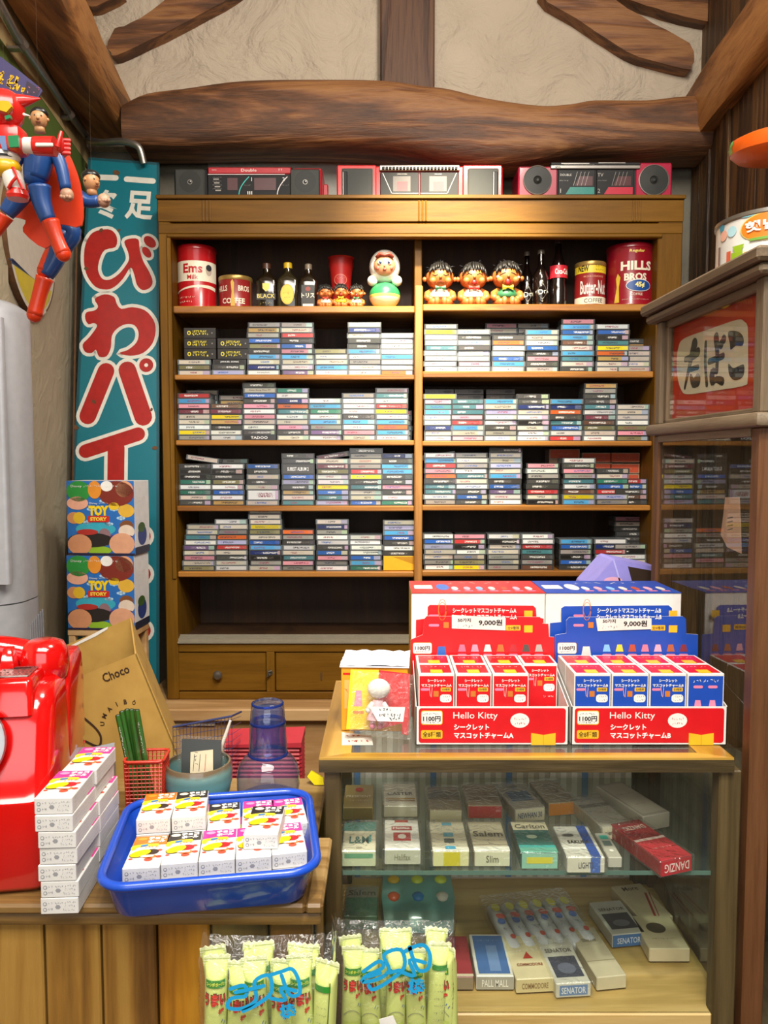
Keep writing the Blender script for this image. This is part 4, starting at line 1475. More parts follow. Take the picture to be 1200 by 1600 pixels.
# roly-poly doll
c = P(601, 440, 2.58)
root = thing('tumbler_doll', 'round tumbler doll in white hood with green and cream belly', 'doll', (c.x, 2.58, ZS_L))
k = 2.58 / F
rb_ = 24 * k
cy_ = pm('#d9cfa8', .35, coat=.4); gn_ = pm('#2f8a52', .35, coat=.4); wh_ = pm('#ddd5c6', .35, coat=.4); yl_ = pm('#c9bb58', .35, coat=.4)
prof = []
for i in range(17):
    t = pi * i / 16
    prof.append((max(rb_ * sin(t), .0005), rb_ * .86 * (1 - cos(t))))
MB().lathe(prof, [cy_] * 7 + [yl_] * 1 + [gn_] * 8, 32).build('belly', root, angle=180)
hz = rb_ * 1.72 + 23 * k
MB().ball((0, 0, hz), 25 * k, wh_, 28, 18, sc=(.95, .9, 1.05)).build('hood', root, angle=180)
fc = MB().ball((0, -12 * k, hz - 1 * k), 17.5 * k, pm('#c98560', .4, coat=.3), 24, 16, sc=(1, .8, 1.0))
for s_ in (-1, 1):
    fc.ball((s_ * 7 * k, -25 * k, hz + 1 * k), 3.4 * k, pm('#e8e0d4', .3), 12, 8, sc=(1, .5, 1)).ball((s_ * 6.5 * k, -26.4 * k, hz + 1 * k), 2.2 * k, pm('#1c2a4a', .2), 10, 8, sc=(1, .5, 1)).ball((s_ * 10 * k, -22.6 * k, hz - 6 * k), 3 * k, pm('#c85a48', .5), 10, 8, sc=(1, .4, 1))
fc.ball((0, -26 * k, hz - 4 * k), 1.6 * k, pm('#c98560', .4), 8, 6).ball((0, -25 * k, hz - 9 * k), 2.4 * k, pm('#b03a2e', .4), 10, 8, sc=(1.2, .4, .7))
fc.build('face', root, angle=180)
MB().tube([(-13 * k, -22 * k, hz + 9 * k), (-7 * k, -24 * k, hz + 14 * k), (0, -23.5 * k, hz + 12 * k), (7 * k, -24 * k, hz + 14 * k), (13 * k, -22 * k, hz + 9 * k)], [2 * k, 3.2 * k, 3 * k, 3.2 * k, 2 * k], pm('#7a2c1a', .5), 8).build('fringe', root, angle=180)
for s_ in (-1, 1):
    MB().ball((s_ * 18.5 * k, -6 * k, rb_ * 1.72 + 1 * k), 8.2 * k, wh_, 16, 10).build('hand', root, angle=180)


def ray(px, py):
    X = (px - 600) / F
    V = (800 - py) / F
    return Vector((X, cos(PITCH) + V * sin(PITCH), -sin(PITCH) + V * cos(PITCH)))


def on(D, px, py):
    """where the sight line through a photo pixel meets the plane of frame D, in D's own x, y"""
    o = D.translation
    n = D.col[2].to_3d()
    d = ray(px, py)
    c = Vector((0, 0, CAMZ))
    t = (o - c).dot(n) / d.dot(n)
    q = D.inverted() @ (c + d * t)
    return (q.x, q.y)


# ------------------------------------------------------------------ tall enamel sign
A = P(140, 248, 2.62); B = P(247, 255, 2.62); Cc = P(246, 1010, 2.40)
ex = (B - A).normalized()
down = (Cc - B)
ey = -(down - ex * down.dot(ex)).normalized()
DS = frame(A, ex, ey)


def zs4(x, y): return on(DS, x / 3, 350 + y / 3)
def zs1(x, y): return on(DS, x, y)


TEAL = NT('teal_enamel')
co = TEAL.n('ShaderNodeTexCoord')
no = TEAL.n('ShaderNodeTexNoise', i_Scale=9.0, i_Detail=8.0, i_Roughness=0.75)
TEAL.l(co.outputs['Object'], no.inputs['Vector'])
TEAL.l(TEAL.ramp(no.outputs['Fac'], [(0.0, lin('#0c5f6c')), (0.66, lin('#0e6a78')), (0.72, lin('#4a3a20'))]), TEAL.b.inputs['Base Color'])
TEAL.b.inputs['Roughness'].default_value = 0.35
TEAL = TEAL.mat
SRED = pm('#9c1814', 0.35, var=0.12)
SWHT = pm('#cfcbc0', 0.4)
RUST = pm('#5a3a1c', 0.8, var=0.2)
sg = thing('enamel_sign', 'tall teal enamel sign with big red Japanese letters leaning left of the bookcase', 'sign', P(180, 1030, 2.40))
outl = [zs1(140, 248), zs1(247, 256), zs1(246.5, 1100), zs1(98, 1100)]
put(MB().prism(outl, DS, 0.02, TEAL, pm('#0a4a54', 0.5)), 'plate', sg, smooth=False)
fr = MB()
for a, b in ((0, 1), (1, 2), (2, 3), (3, 0)):
    fr.stroke(DS, [outl[a], outl[b]], 0.009, pm('#0b444e', 0.45), 1)
fr.stroke(DS, [zs1(121, 300), zs1(110, 1000)], 0.006, RUST, 2)
put(fr, 'rim', sg)
lt = MB()
O = 0.011
big = [
    [(405, 85), (430, 45), (470, 28), (520, 28), (548, 62), (542, 108), (492, 122), (468, 165), (460, 215), (478, 255), (512, 262), (556, 236), (590, 195), (605, 165), (600, 130), (583, 85), (605, 70), (648, 72), (655, 120), (672, 175), (700, 225), (716, 270), (702, 300), (668, 310), (642, 285), (630, 240), (612, 205), (578, 255), (540, 293), (500, 308), (448, 295), (410, 245), (395, 190), (395, 130)],
    [(445, 352), (490, 330), (535, 342), (548, 375), (570, 398), (620, 390), (680, 405), (720, 450), (730, 500), (715, 560), (670, 605), (610, 618), (560, 605), (600, 590), (640, 555), (650, 510), (630, 475), (590, 470), (550, 490), (525, 525), (520, 580), (500, 620), (465, 622), (450, 590), (430, 605), (400, 600), (388, 565), (420, 530), (455, 480), (440, 465), (415, 470), (400, 445), (405, 415), (445, 405), (460, 385)],
]
for g in big:
    pts = [zs4(*p) for p in g]
    sm = spline(pts, 3, closed=True)
    lt.stroke(DS, sm + sm[:2], 2 * O, SWHT, 2, caps=False)
    lt.poly(DS, sm, SRED, 3)
for gi, (a, b, w) in enumerate((((497, 690), (412, 900), 78), ((597, 685), (672, 905), 82), ((648, 985), (402, 1065), 64), ((545, 1050), (535, 1800), 78))):
    a = zs4(*a); b = zs4(*b)
    w = w / 3 * 2.5 / F
    lt.stroke(DS, [a, b], w + 2 * O, SWHT, 2 + .2 * gi)
    lt.stroke(DS, [a, b], w, SRED, 3 + .3 * gi)
for (x, y, rx, ry, rot) in ((703, 84, 34, 22, -.7), (688, 133, 30, 17, -.9)):
    p = zs4(x, y); k = 2.55 / F / 3
    lt.ell(DS, p[0], p[1], rx * k + O * .8, ry * k + O * .8, SWHT, 2, rot=rot).ell(DS, p[0], p[1], rx * k, ry * k, SRED, 3, rot=rot)
p = zs4(686, 662); k = 2.5 / F / 3
lt.ell(DS, p[0], p[1], 34 * k + O * .8, 34 * k + O * .8, SWHT, 2).ell(DS, p[0], p[1], 33 * k, 33 * k, SRED, 5).ell(DS, p[0], p[1], 9 * k, 9 * k, SWHT, 6)
for py in (838, 897, 985):
    p = zs1(219, py)
    lt.ell(DS, p[0], p[1], .045, .040, SWHT, 2).ell(DS, p[0], p[1], .034, .029, SRED, 3)
lt.stroke(DS, [zs1(150, 277), zs1(181, 278)], .019, SWHT, 2).stroke(DS, [zs1(198, 280), zs1(239, 283)], .019, SWHT, 2)
p = zs1(218, 321); lt.text(DS, '足', p[0], p[1], SWHT, h=0.098, w=0.092, bold=0.035)
p = zs1(168, 319); lt.text(DS, '冬', p[0], p[1], SWHT, h=0.098, w=0.085, bold=0.035)
for (x, y, r) in ((182, 270, .012), (158, 360, .008), (147, 628, .008), (119, 668, .010), (242, 700, .009), (135, 420, .008), (186, 360, .006), (237, 640, .006)):
    p = zs1(x, y); lt.ell(DS, p[0], p[1], r, r * .7, RUST, 6, n=9, rot=x)
put(lt, 'lettering', sg, smooth=False)

# round enamel sign flat on the left wall
yc, zc_, R_ = 2.178, 2.11, 0.2
dl = Vector((-0.117, 1, 0)).normalized()
DW = frame((lwx(yc) + 0.02, yc, zc_), dl * 1, (0, 0, 1))
if DW.col[2].x < 0:
    DW = frame((lwx(yc) + 0.02, yc, zc_), dl * -1, (0, 0, 1))
mb = MB()
mb.prism([(R_ * cos(2 * pi * i / 64), R_ * sin(2 * pi * i / 64)) for i in range(64)], DW, 0.018, pm('#c9c2b4', .4), RUST)
sx = -1 if DW.col[0].y < 0 else 1
n_ = 40
arc = lambda a0, a1, r: [(sx * r * cos(radians(a0 + (a1 - a0) * i / n_)), r * sin(radians(a0 + (a1 - a0) * i / n_))) for i in range(n_ + 1)]
yl = on(DW, 60, 441)[1]
a_y = math.degrees(math.asin(max(-.99, yl / (R_ * .93))))
mb.poly(DW, arc(a_y, -180 - a_y, R_ * .93), pm('#c9b41e', .45), 1)
xb_ = on(DW, 56, 441)[0]
mb.poly(DW, [(xb_, yl), on(DW, 46, 430), on(DW, 32, 416), on(DW, 12, 404), (-sx * R_ * .82, on(DW, 12, 404)[1] * .9), (-sx * R_ * .88, yl)], pm('#22406a', .45), 1)
mb.stroke(DW, arc(-60, -20, R_ * .985), R_ * .03, RUST, 2, caps=False)
o = mb.build('round_sign', smooth=False)
tag(o, 'round white enamel sign with blue and yellow fields on the left wall', 'sign')

# olive board above it, behind the toys
mb = MB()
q = [(lwx(y) + .014, y) for y in (2.775, 1.96)]
mb.add([(q[0][0], q[0][1], 2.29), (q[1][0], q[1][1], 2.29), (q[1][0], q[1][1], 2.555), (q[0][0], q[0][1], 2.555), (q[0][0] - .014, q[0][1], 2.29), (q[1][0] - .014, q[1][1], 2.29), (q[1][0] - .014, q[1][1], 2.555), (q[0][0] - .014, q[0][1], 2.555)],
       [[0, 1, 2, 3], [7, 6, 5, 4], [0, 4, 5, 1], [1, 5, 6, 2], [2, 6, 7, 3], [3, 7, 4, 0]], pm('#55682c', .55))
o = mb.build('wall_board', smooth=False)
tag(o, 'olive green board on the left wall below the plywood, behind the hanging toys', 'board')

# tall white air conditioner
WAC = pm('#aaabb0', .4); WAC2 = pm('#8c8d94', .35)
x1 = P(62, 600, 1.885).x
x0 = x1 - .36
ztop = P(40, 467, 1.76).z
ac = thing('air_conditioner', 'tall white standing air conditioner at the left edge behind the red telephone', 'air conditioner', ((x0 + x1) / 2, 1.75, 0))


def rr(x0, x1, y0, y1, z, r, n=6):
    o = []
    for cx, cy, a0 in ((x1 - r, y0 + r, -90), (x1 - r, y1 - r, 0), (x0 + r, y1 - r, 90), (x0 + r, y0 + r, 180)):
        for k in range(n + 1):
            a = radians(a0 + 90 * k / n)
            o.append((cx + r * cos(a), cy + r * sin(a), z))
    return o


zs_ = P(40, 941, 1.76).z
put(MB().loft([rr(x0, x1, 1.715, 1.90, 0.03, .07), rr(x0, x1, 1.715, 1.90, zs_ - .003, .07)], WAC), 'lower_cabinet', ac, angle=40)
put(MB().loft([rr(x0, x1, 1.715, 1.90, zs_, .07), rr(x0, x1, 1.715, 1.90, ztop - .03, .07), rr(x0 + .006, x1 - .006, 1.721, 1.894, ztop - .012, .07), rr(x0 + .025, x1 - .025, 1.735, 1.885, ztop, .06)], WAC), 'upper_cabinet', ac, angle=60)
put(MB().box(x0 + .02, x1 - .02, 1.73, 1.88, 0, .03, pm('#55565a', .5)), 'foot', ac)
# raised door panel on the front and vent slots
xa = P(6, 600, 1.71).x
put(MB().loft([rr(x0 + .02, xa, 1.703, 1.725, zs_ + .05, .006), rr(x0 + .02, xa, 1.703, 1.725, ztop - .05, .006)], pm('#b4b6bc', .25)), 'front_panel', ac)
v = MB()
for k in range(7):
    yy = 1.80 + k * .011
    v.box(x1 - .002, x1 + .0012, yy - .0022, yy + .0022, P(0, 1010, 1.8).z, P(0, 975 - k * 2.5, 1.8).z, WAC2, .0006)
put(v, 'vent', ac)

# ------------------------------------------------------------------ toys hanging at the upper left
VR = pm('#c4201a', .3, coat=.4); VO = pm('#d8380f', .4, coat=.2); VB = pm('#1d4a8c', .4, coat=.2); VW = pm('#d8d2c8', .35, coat=.3); VY = pm('#d9a812', .35, coat=.3)
VG = pm('#1c7a4a', .35, coat=.3); VK = pm('#1a1a1a', .3); VS = pm('#c08a5c', .4); VS2 = pm('#b98f74', .4)


def hang(root, mb_pts, Yd):
    p = mb_pts
    put(MB().tube([p, (p.x, p.y, 3.39)], .00008, pm('#5a4228', .6), 5), 'hanging_cord', root)


def caped(name_label, Yd, head, face_dir, torso, arms, legs, cape, belt=None, hairdir=0):
    q = lambda x, y, dy=0: P(x, y, Yd + dy)
    k = Yd / F
    root = thing('caped_toy', name_label, 'toy', q(*torso[-1]), group='caped inflatable toys')
    hd = MB().ball(q(*head), 13 * k, VS, 20, 14, sc=(.92, .95, 1.15))
    f = Vector(face_dir)
    c = q(*head)
    side = f.cross(Vector((0, 0, 1))).normalized()
    hd.ball(c + f * 12.5 * k + Vector((0, 0, -2 * k)), 2.6 * k, VS, 8, 6)
    for s_ in (-1, 1):
        hd.ball(c + f * 11.2 * k + side * s_ * 4.6 * k + Vector((0, 0, 2 * k)), 1.3 * k, VK, 8, 6)
        hd.ball(c + side * s_ * 12 * k, 2.8 * k, VS, 8, 6)
    hd.tube([c + f * 11.4 * k + side * 3.5 * k + Vector((0, 0, -7 * k)), c + f * 12 * k + Vector((0, 0, -7.6 * k)), c + f * 11.4 * k - side * 3.5 * k + Vector((0, 0, -7 * k))], .8 * k, pm('#7a3a28', .5), 6)
    hd.tube([c + Vector((0, 0, -10 * k)), c + Vector((0, 2 * k, -20 * k))], [7 * k, 8 * k], VS, 12)
    put(hd, 'head', root, angle=180)
    put(MB().ball(c + Vector((0, 1.5 * k, 8.5 * k)) - f * 2 * k, 14 * k, VK, 18, 12, sc=(.98, .98, .68)), 'hair', root, angle=180)
    t = [q(*p) for p in torso]
    put(MB().tube(spline([tuple(p) for p in t], 4), [((15 + 6 * sin(pi * min(1, i / (4 * (len(t) - 1)) * .9))) * k) for i in range(4 * (len(t) - 1) + 1)], VB, 16), 'torso', root, angle=180)
    e = t[-1]; d = (t[-1] - t[-2]).normalized()
    put(MB().tube([e - d * 14 * k, e - d * 4 * k, e + d * 10 * k], [16.5 * k, 18 * k, 14 * k], VB, 16), 'hips', root, angle=180)
    put(MB().tube([e - d * 18 * k, e - d * 15 * k], [17.4 * k, 17.4 * k], VO, 16), 'waistband', root)
    for a in arms:
        pts = [q(*p) for p in a]
        put(MB().tube(spline([tuple(p) for p in pts], 4), [(10.5 - 2 * i / (4 * (len(pts) - 1))) * k for i in range(4 * (len(pts) - 1) + 1)], VB, 12), 'arm', root, angle=180)
        h = pts[-1]; hdv = (pts[-1] - pts[-2]).normalized()
        hm = MB().ball(h + hdv * 8 * k, 10 * k, VS2, 14, 10, sc=(1, 1, 1.05))
        for i in range(4):
            hm.ball(h + hdv * (11 + i % 2) * k + Vector((((i - 1.5) * 4) * k, -7 * k, -2 * k)), 3.2 * k, VS2, 8, 6)
        put(hm, 'hand', root, angle=180)
    for lg in legs:
        pts = [q(*p) for p in lg['leg']]
        put(MB().tube(spline([tuple(p) for p in pts], 4), [(17 - 5.5 * i / (4 * (len(pts) - 1))) * k for i in range(4 * (len(pts) - 1) + 1)], VB, 14), 'leg', root, angle=180)
        pts = [q(*p) for p in lg['boot']]
        m = 4 * (len(pts) - 1)
        put(MB().tube(spline([tuple(p) for p in pts], 4), [(13.5 - 2.5 * sin(pi * i / m * .8)) * k for i in range(m + 1)], VO, 14).ball(pts[-1], 11.5 * k, VO, 14, 10), 'boot', root, angle=180)
    if cape:
        D = frame(q(*cape[0], .035), (1, 0, 0), (0, 0, 1))
        pl = [on(D, x, y) for x, y in cape]
        put(MB().prism(spline(pl, 3, closed=True), D, .004, VO), 'cape', root)
    hang(root, c + Vector((0, 0, 12 * k)), Yd)
    return root


caped('caped inflatable toy in blue with orange boots, hanging just behind the red robot toy', 1.16, (61, 186), (0.25, -0.93, -.1), [(62, 222), (62, 245), (55, 280)],
      [[(84, 232), (96, 262), (103, 296)], [(40, 228), (26, 250), (20, 270)]],
      [dict(leg=[(62, 292), (66, 318), (76, 346)], boot=[(79, 346), (88, 372), (99, 397)]), dict(leg=[(38, 296), (22, 318), (10, 334)], boot=[(8, 336), (-2, 352), (-14, 366)])],
      [(72, 226), (100, 232), (116, 260), (127, 300), (127, 352), (94, 350), (88, 366), (70, 388), (36, 362), (40, 344), (16, 334), (34, 300)])
caped('caped inflatable toy flying sideways, fist reaching in front of the teal sign', 1.30, (143, 284), (0.85, -0.45, -.1), [(120, 300), (108, 322), (98, 346)],
      [[(122, 306), (138, 315), (154, 314)]],
      [dict(leg=[(104, 356), (112, 368), (86, 404)], boot=[(96, 384), (80, 398), (70, 424)]), dict(leg=[(100, 362), (88, 402), (72, 430)], boot=[(70, 434), (62, 460), (54, 492)])],
      [(110, 296), (124, 310), (120, 345), (112, 388), (126, 372), (100, 396), (84, 372), (90, 330)])

# red toy robot
Yd = 1.04
q = lambda x, y, dy=0: P(x, y, Yd + dy)
k = Yd / F
rb0 = thing('robot_toy', 'red and white toy robot with outstretched arm hanging at the upper left edge', 'toy', q(12, 300))
c = q(8, 172)
hd = MB().ball(c, 30 * k, VR, 8, 8, sc=(1, .9, 1.0))
hd.tube([q(16, 160), q(40, 157), q(63, 154)], [13 * k, 8 * k, 1 * k], VR, 12)
put(hd, 'head', rb0, angle=30)
DD = frame(c + Vector((0, -27.5 * k, 0)), (1, 0, 0), (0, 0, 1))
put(MB().prism([on(DD, *p) for p in ((-6, 160), (2, 157), (13, 158), (18, 166), (10, 175), (-4, 171))], DD, .006, VY).prism([on(DD, *p) for p in ((7, 181), (15, 179), (16, 184), (8, 187))], DD, .006, VG), 'visor', rb0)
put(MB().tube([q(24, 176), q(47, 181)], [5 * k, .5 * k], VW, 12), 'ear_cone', rb0)
put(MB().box(q(-20, 0).x, q(33, 0).x, Yd - .018, Yd + .018, q(0, 242).z, q(0, 200).z, VR, .008, seg=2), 'chest', rb0, angle=40)
DD = frame((0, Yd - .0185, 0), (1, 0, 0), (0, 0, 1))
put(MB().prism([on(DD, *p) for p in ((12, 212), (28, 211), (29, 229), (14, 230))], DD, .004, VG).prism([on(DD, *p) for p in ((-4, 212), (8, 212), (11, 234), (4, 234))], DD, .004, pm('#6a7fa8', .3)), 'chest_panel', rb0)
put(MB().lathe([(20 * k, 0), (25 * k, 8 * k), (22 * k, 15 * k)], VW, 20, c=q(6, 255), sy=.8, cap0=True, cap1=True), 'waist', rb0)
put(MB().lathe([(23.2 * k, 0), (24.4 * k, 3 * k)], VK, 20, c=q(5, 250), sy=.84, cap0=True, cap1=True), 'belt', rb0)
put(MB().ball(q(8, 262), 24 * k, VY, 16, 10, sc=(1, .8, .62)), 'hips', rb0, angle=180)
put(MB().tube([q(32, 227), q(54, 228)], [11.5 * k, 12 * k], VW, 16), 'upper_arm', rb0)
fa = MB().tube([q(54, 228), q(86, 229)], [13.5 * k, 14.5 * k], VR, 16).box(q(55, 0).x, q(83, 0).x, Yd - 15.3 * k, Yd - 12 * k, q(0, 235).z, q(0, 229).z, VW, .001)
put(fa, 'forearm', rb0)
fs_ = MB().box(q(86, 0).x, q(97, 0).x, Yd - 13 * k, Yd + 13 * k, q(0, 243).z, q(0, 216).z, VR, .004)
for i in range(4):
    fs_.tube([q(95, 219 + i * 6.6, -.004), q(108, 219.5 + i * 6.6, -.003), q(104, 219.5 + i * 6.6, .006)], 3.4 * k, VR, 10)
fs_.tube([q(90, 230, -.013), q(93, 218, -.013), q(96, 206, -.011)], [4 * k, 3.6 * k, 3 * k], VR, 10)
put(fs_, 'fist', rb0, angle=60)
lg = MB().tube([q(14, 262), q(22, 285), q(27, 300)], [13 * k, 15 * k, 13 * k], VW, 16)
put(lg, 'leg', rb0, angle=60)
put(MB().tube([q(20, 262, -.0125), q(27, 275, -.0155), q(36, 296, -.0145)], 2.6 * k, VR, 8).tube([q(27, 275, -.0155), q(19, 284, -.0165), q(13, 294, -.0125)], 2.4 * k, VR, 8), 'leg_strap', rb0)
put(MB().lathe([(15 * k, 0), (17 * k, 5 * k), (14 * k, 14 * k)], VR, 18, c=q(28, 312), cap0=True, cap1=True), 'foot', rb0)
put(MB().tube([q(-10, 266), q(-18, 300)], [13 * k, 14 * k], VW, 14), 'leg', rb0)
hang(rb0, c + Vector((0, 0, 28 * k)), Yd)
# its card header
DD = frame(q(-20, 120, .03), (1, 0, 0), (0, 0, 1))
hc = MB().prism([on(DD, *p) for p in ((-30, 72), (0, 88), (32, 112), (64, 138), (66, 142), (60, 152), (-30, 146))], DD, .002, pm('#3a3460', .4))
hc.poly(DD, [on(DD, *p) for p in ((42, 126), (63, 140), (59, 150), (38, 147))], pm('#2c1e34', .4), 1)
p = on(DD, 6, 116); RD = DD @ Matrix.Translation((p[0], p[1], 0)) @ Matrix.Rotation(-.45, 4, 'Z')
hc.scribble(RD, -.02, -.008, .04, .014, VY, 2, 5, .0024).scribble(RD, -.02, -.008, .04, .014, VY, 2, 6, .002)
p = on(DD, 14, 130); RD = DD @ Matrix.Translation((p[0], p[1], 0)) @ Matrix.Rotation(-.45, 4, 'Z')
hc.scribble(RD, -.022, -.006, .044, .011, VY, 2, 7, .0022).scribble(RD, -.022, -.006, .044, .011, VY, 2, 8, .0018)
p = on(DD, 52, 142); hc.scribble(DD, p[0] - .008, p[1] - .004, .016, .01, pm('#b8607a', .5), 2, 4, .001)
o = hc.build('card_header'); tag(o, 'purple card header with yellow lettering above the red robot toy', 'card')

# ------------------------------------------------------------------ illustrated gift boxes by the teal sign
PBL = pm('#2a68b0', .4); SKY = pm('#3f86c8', .4)


def giftbox(py0, py1, label, first):
    Y = 2.16
    a = P(103.5, (py0 + py1) / 2, Y); b = P(211.5, (py0 + py1) / 2, Y)
    w = b.x - a.x
    z1 = P(0, py0 + 1, Y).z; z0 = P(0, py1 + 1, Y).z
    h = z1 - z0 - .0008
    d = .11
    root = thing('gift_box', label, 'box', ((a.x + b.x) / 2, Y, z0), (0, 0, radians(-4)), group='illustrated gift boxes')
    mb = MB().box(-w / 2, w / 2, 0, d, 0, h, pm('#d9d6d4', .4), .001)
    D = frame((-w / 2, 0, 0), (1, 0, 0), (0, 0, 1))
    X = lambda x: x * w
    Z = lambda y: y * h
    mb.rect(D, 0, 0, w, h, PBL, 1)
    rn = random.Random(5)
    for cx, cy in ((.55, .73), (.3, .44), (.62, .42), (.8, .5), (.36, .62), (.7, .62)):
        for q_ in range(3):
            mb.ell(D, X(cx + (q_ - 1) * .035), Z(cy), X(.03), Z(.018 + .012 * (q_ == 1)), pm('#a9cbe4', .4), 2)
    mb.ell(D, X(.42), Z(.35), X(.3), Z(.1), pm('#38a0b4', .4), 2)
    # rounded patches of colour round the edge of the picture
    for cx, cy, rx, ry, colr in ((.16, .86, .18, .14, '#2f8a3c'), (.42, .92, .1, .12, '#d98a2e'), (.60, .97, .09, .07, '#e8e4dc'), (.80, .84, .26, .17, '#7c2e22'), (.86, .92, .13, .11, '#d99a72'), (.10, .70, .16, .09, '#e0a58a'),
                                 (.08, .50, .10, .08, '#c98a5a'), (.18, .50, .09, .08, '#d9b02e'), (.70, .66, .08, .05, '#e0b92c'), (.88, .60, .12, .09, '#d8a83a'), (.88, .40, .1, .07, '#7a4a2c'), (.90, .32, .12, .09, '#d9c4b0'),
                                 (.55, .24, .10, .12, '#8a6a6e'), (.20, .20, .34, .10, '#2a2420'), (.18, .13, .18, .14, '#c88a62'), (.82, .13, .19, .15, '#d39a78'), (.80, .25, .17, .03, '#4a2e6a'), (.47, .03, .18, .06, '#8ab02c'), (.3, .31, .16, .04, '#a8322a')):
        mb.ell(D, min(max(X(cx), X(rx)), w - X(rx)), min(max(Z(cy), Z(ry)), h - Z(ry)), X(rx), Z(ry), pm(colr, .4), 3 + int(cx * 7) % 3 + int(cy * 20) % 4)
    mb.rect(D, 0, 0, w, h * .025, pm('#2a2440', .4), 9)
    mb.text(D, 'TOY', X(.475), Z(.60), pm('#e8c41c', .4), h=Z(.14), w=X(.30), lay=10, bold=.07)
    mb.rrect(D, X(.31), Z(.445), X(.32), Z(.085), .004, pm('#c22c22', .4), 9).text(D, 'STORY', X(.47), Z(.487), pm('#e8c84a', .4), h=Z(.05), w=X(.25), lay=10, bold=.05)
    mb.text(D, 'Disney', X(.40), Z(.695), WHITE, h=Z(.035), w=X(.12), lay=10).scribble(D, X(.48), Z(.69), X(.14), Z(.02), WHITE, 10, 2)
    mb.text(D, 'Disney', X(.15), Z(.925), WHITE, h=Z(.04), w=X(.16), lay=11).scribble(D, X(.26), Z(.915), X(.5), Z(.03), WHITE, 11, 3, .001)
    DR_ = face(-w / 2, w / 2, 0, d, 0, h, 'right')
    mb.rect(DR_, 0, 0, d, h * .1, pm('#23283a', .4), 1).ell(DR_, d * .5, h * .25, d * .3, h * .14, pm('#2c3e7a', .4), 1).ell(DR_, d * .45, h * .36, d * .24, h * .07, pm('#3c5a2a', .4), 2)
    mb.scribble(DR_, d * .3, h * .7, d * .4, h * .08, pm('#b0695a', .5), 1, 4, .001)
    mb.build('printed_carton', root)


giftbox(750, 866, 'blue illustrated cartoon gift box, top one of the stack by the teal sign', True)
giftbox(867, 983, 'blue illustrated cartoon gift box lower in the stack, half hidden by the cardboard carton', False)
zz = P(0, 984, 2.16).z
a = P(103, 985, 2.16); b = P(212, 985, 2.16)
st = thing('wooden_stand', 'low wooden stand carrying the gift boxes behind the cardboard carton', 'stand', ((a.x + b.x) / 2, 2.16, 0), (0, 0, radians(-4)))
w = b.x - a.x
MB().box(-w / 2, w / 2, 0.0, .11, zz - .02, zz - .001, M_BASE, .003).build('board', st)
for sx_ in (-1, 1):
    for sy_ in (.012, .098):
        MB().box(sx_ * (w / 2 - .012) - .01, sx_ * (w / 2 - .012) + .01, sy_ - .01, sy_ + .01, 0, zz - .02, M_BASE, .002).build('leg', st)

# ------------------------------------------------------------------ glazed tobacco tower at the right
TW = wood('worn_grey_brown_wood', '#4a3c2c', '#685742', '#80705a', 'Z', 9, .5, .15, ring=.35)
TWY = wood('worn_grey_brown_wood_rail', '#4a3c2c', '#685742', '#80705a', 'Y', 9, .5, .15, ring=.35)
TBR = wood('reddish_post_wood', '#3c2412', '#5a381e', '#70492c', 'Z', 9, .45, .12, ring=.35)
GL = glass('cabinet_glass', '#f2f4ee', 1.15, 0.0, 1.6, haze=0.01, hazecol='#b8b8a8')
GLS = glass('sign_glass', '#f6f6f2', .8, 0.0, 1.42)
TX, TY_, TA = 0.4875, 1.0, atan2(0.05, 1)
tw = thing('tobacco_cabinet', 'tall glazed wooden cabinet with a red Japanese tobacco sign, at the right edge', 'cabinet', (TX, TY_, 0), (0, 0, TA))
TM = Matrix.Translation((TX, TY_, 0)) @ Matrix.Rotation(TA, 4, 'Z')
TD, TWD = 0.345, 0.36
zt_ = lambda py: P(1187, py, 1.0).z
zc0, zc1 = zt_(430), zt_(389)
zl0, zl1 = zt_(667), zt_(644)
mb = MB()
mb.box(-.022, TWD + .02, -.022, TD + .02, zt_(412), zc1, TWY, .004).box(-.014, TWD + .014, -.014, TD + .014, zc0, zt_(413), TWY, .004)
mb.build('top_cap', tw)
pw = .0135
for (xa, ya) in ((0, 0), (TWD - .03, 0), (0, TD - .022), (TWD - .03, TD - .022)):
    MB().box(xa, xa + .03, ya, ya + .022, zl1, zc0, TW, .002).build('upper_post', tw)
    MB().box(xa, xa + .03, ya, ya + .022, 0.0, zl0, TBR, .002).build('lower_post', tw)
mb = MB().box(-.012, TWD + .012, -.012, TD + .012, zl0, zl1, TWY, .006, seg=2)
mb.build('ledge', tw)
# inner bead round the sign
y0_, y1_ = .022, TD - .022
MB().box(.006, .02, y0_, y1_, zc0 - .014, zc0, TWY, .002).box(.006, .02, y0_, y1_, zl1, zl1 + .008, TWY, .002).box(.006, .02, y1_ - .014, y1_, zl1, zc0, TW, .002).build('sign_bead', tw)
DT = TM @ frame((.016, y1_, 0), (0, -1, 0), (0, 0, 1))
sp_ = MB().box(.0165, .022, y0_, y1_, zl1, zc0, pm('#b5301a', .45), M=TM)
t5 = lambda x, y: on(DT, 960 + x / 5, 380 + y / 5)
PLW = pm('#cfc6b2', .5); PLK = pm('#191817', .35)
wp = spline([t5(*p) for p in ((488, 930), (500, 820), (545, 745), (760, 665), (960, 598), (1015, 612), (1043, 660), (1046, 860), (1043, 1065), (1005, 1115), (760, 1155), (575, 1180), (525, 1150), (495, 1050))], 4, closed=True)
sp_.poly(DT, wp, PLW, 1)
u5 = (TY_ + .15) / F / 5
S5 = lambda pts, w_: sp_.stroke(DT, spline([t5(*p) for p in pts], 3), [x * u5 * 1.75 for x in w_], PLK, 2)
S5([(556, 908), (605, 890), (655, 850)], [28 + i * 3 for i in range(7)])
S5([(628, 790), (605, 880), (585, 980), (552, 1128)], [62 - i * 4.6 for i in range(10)])
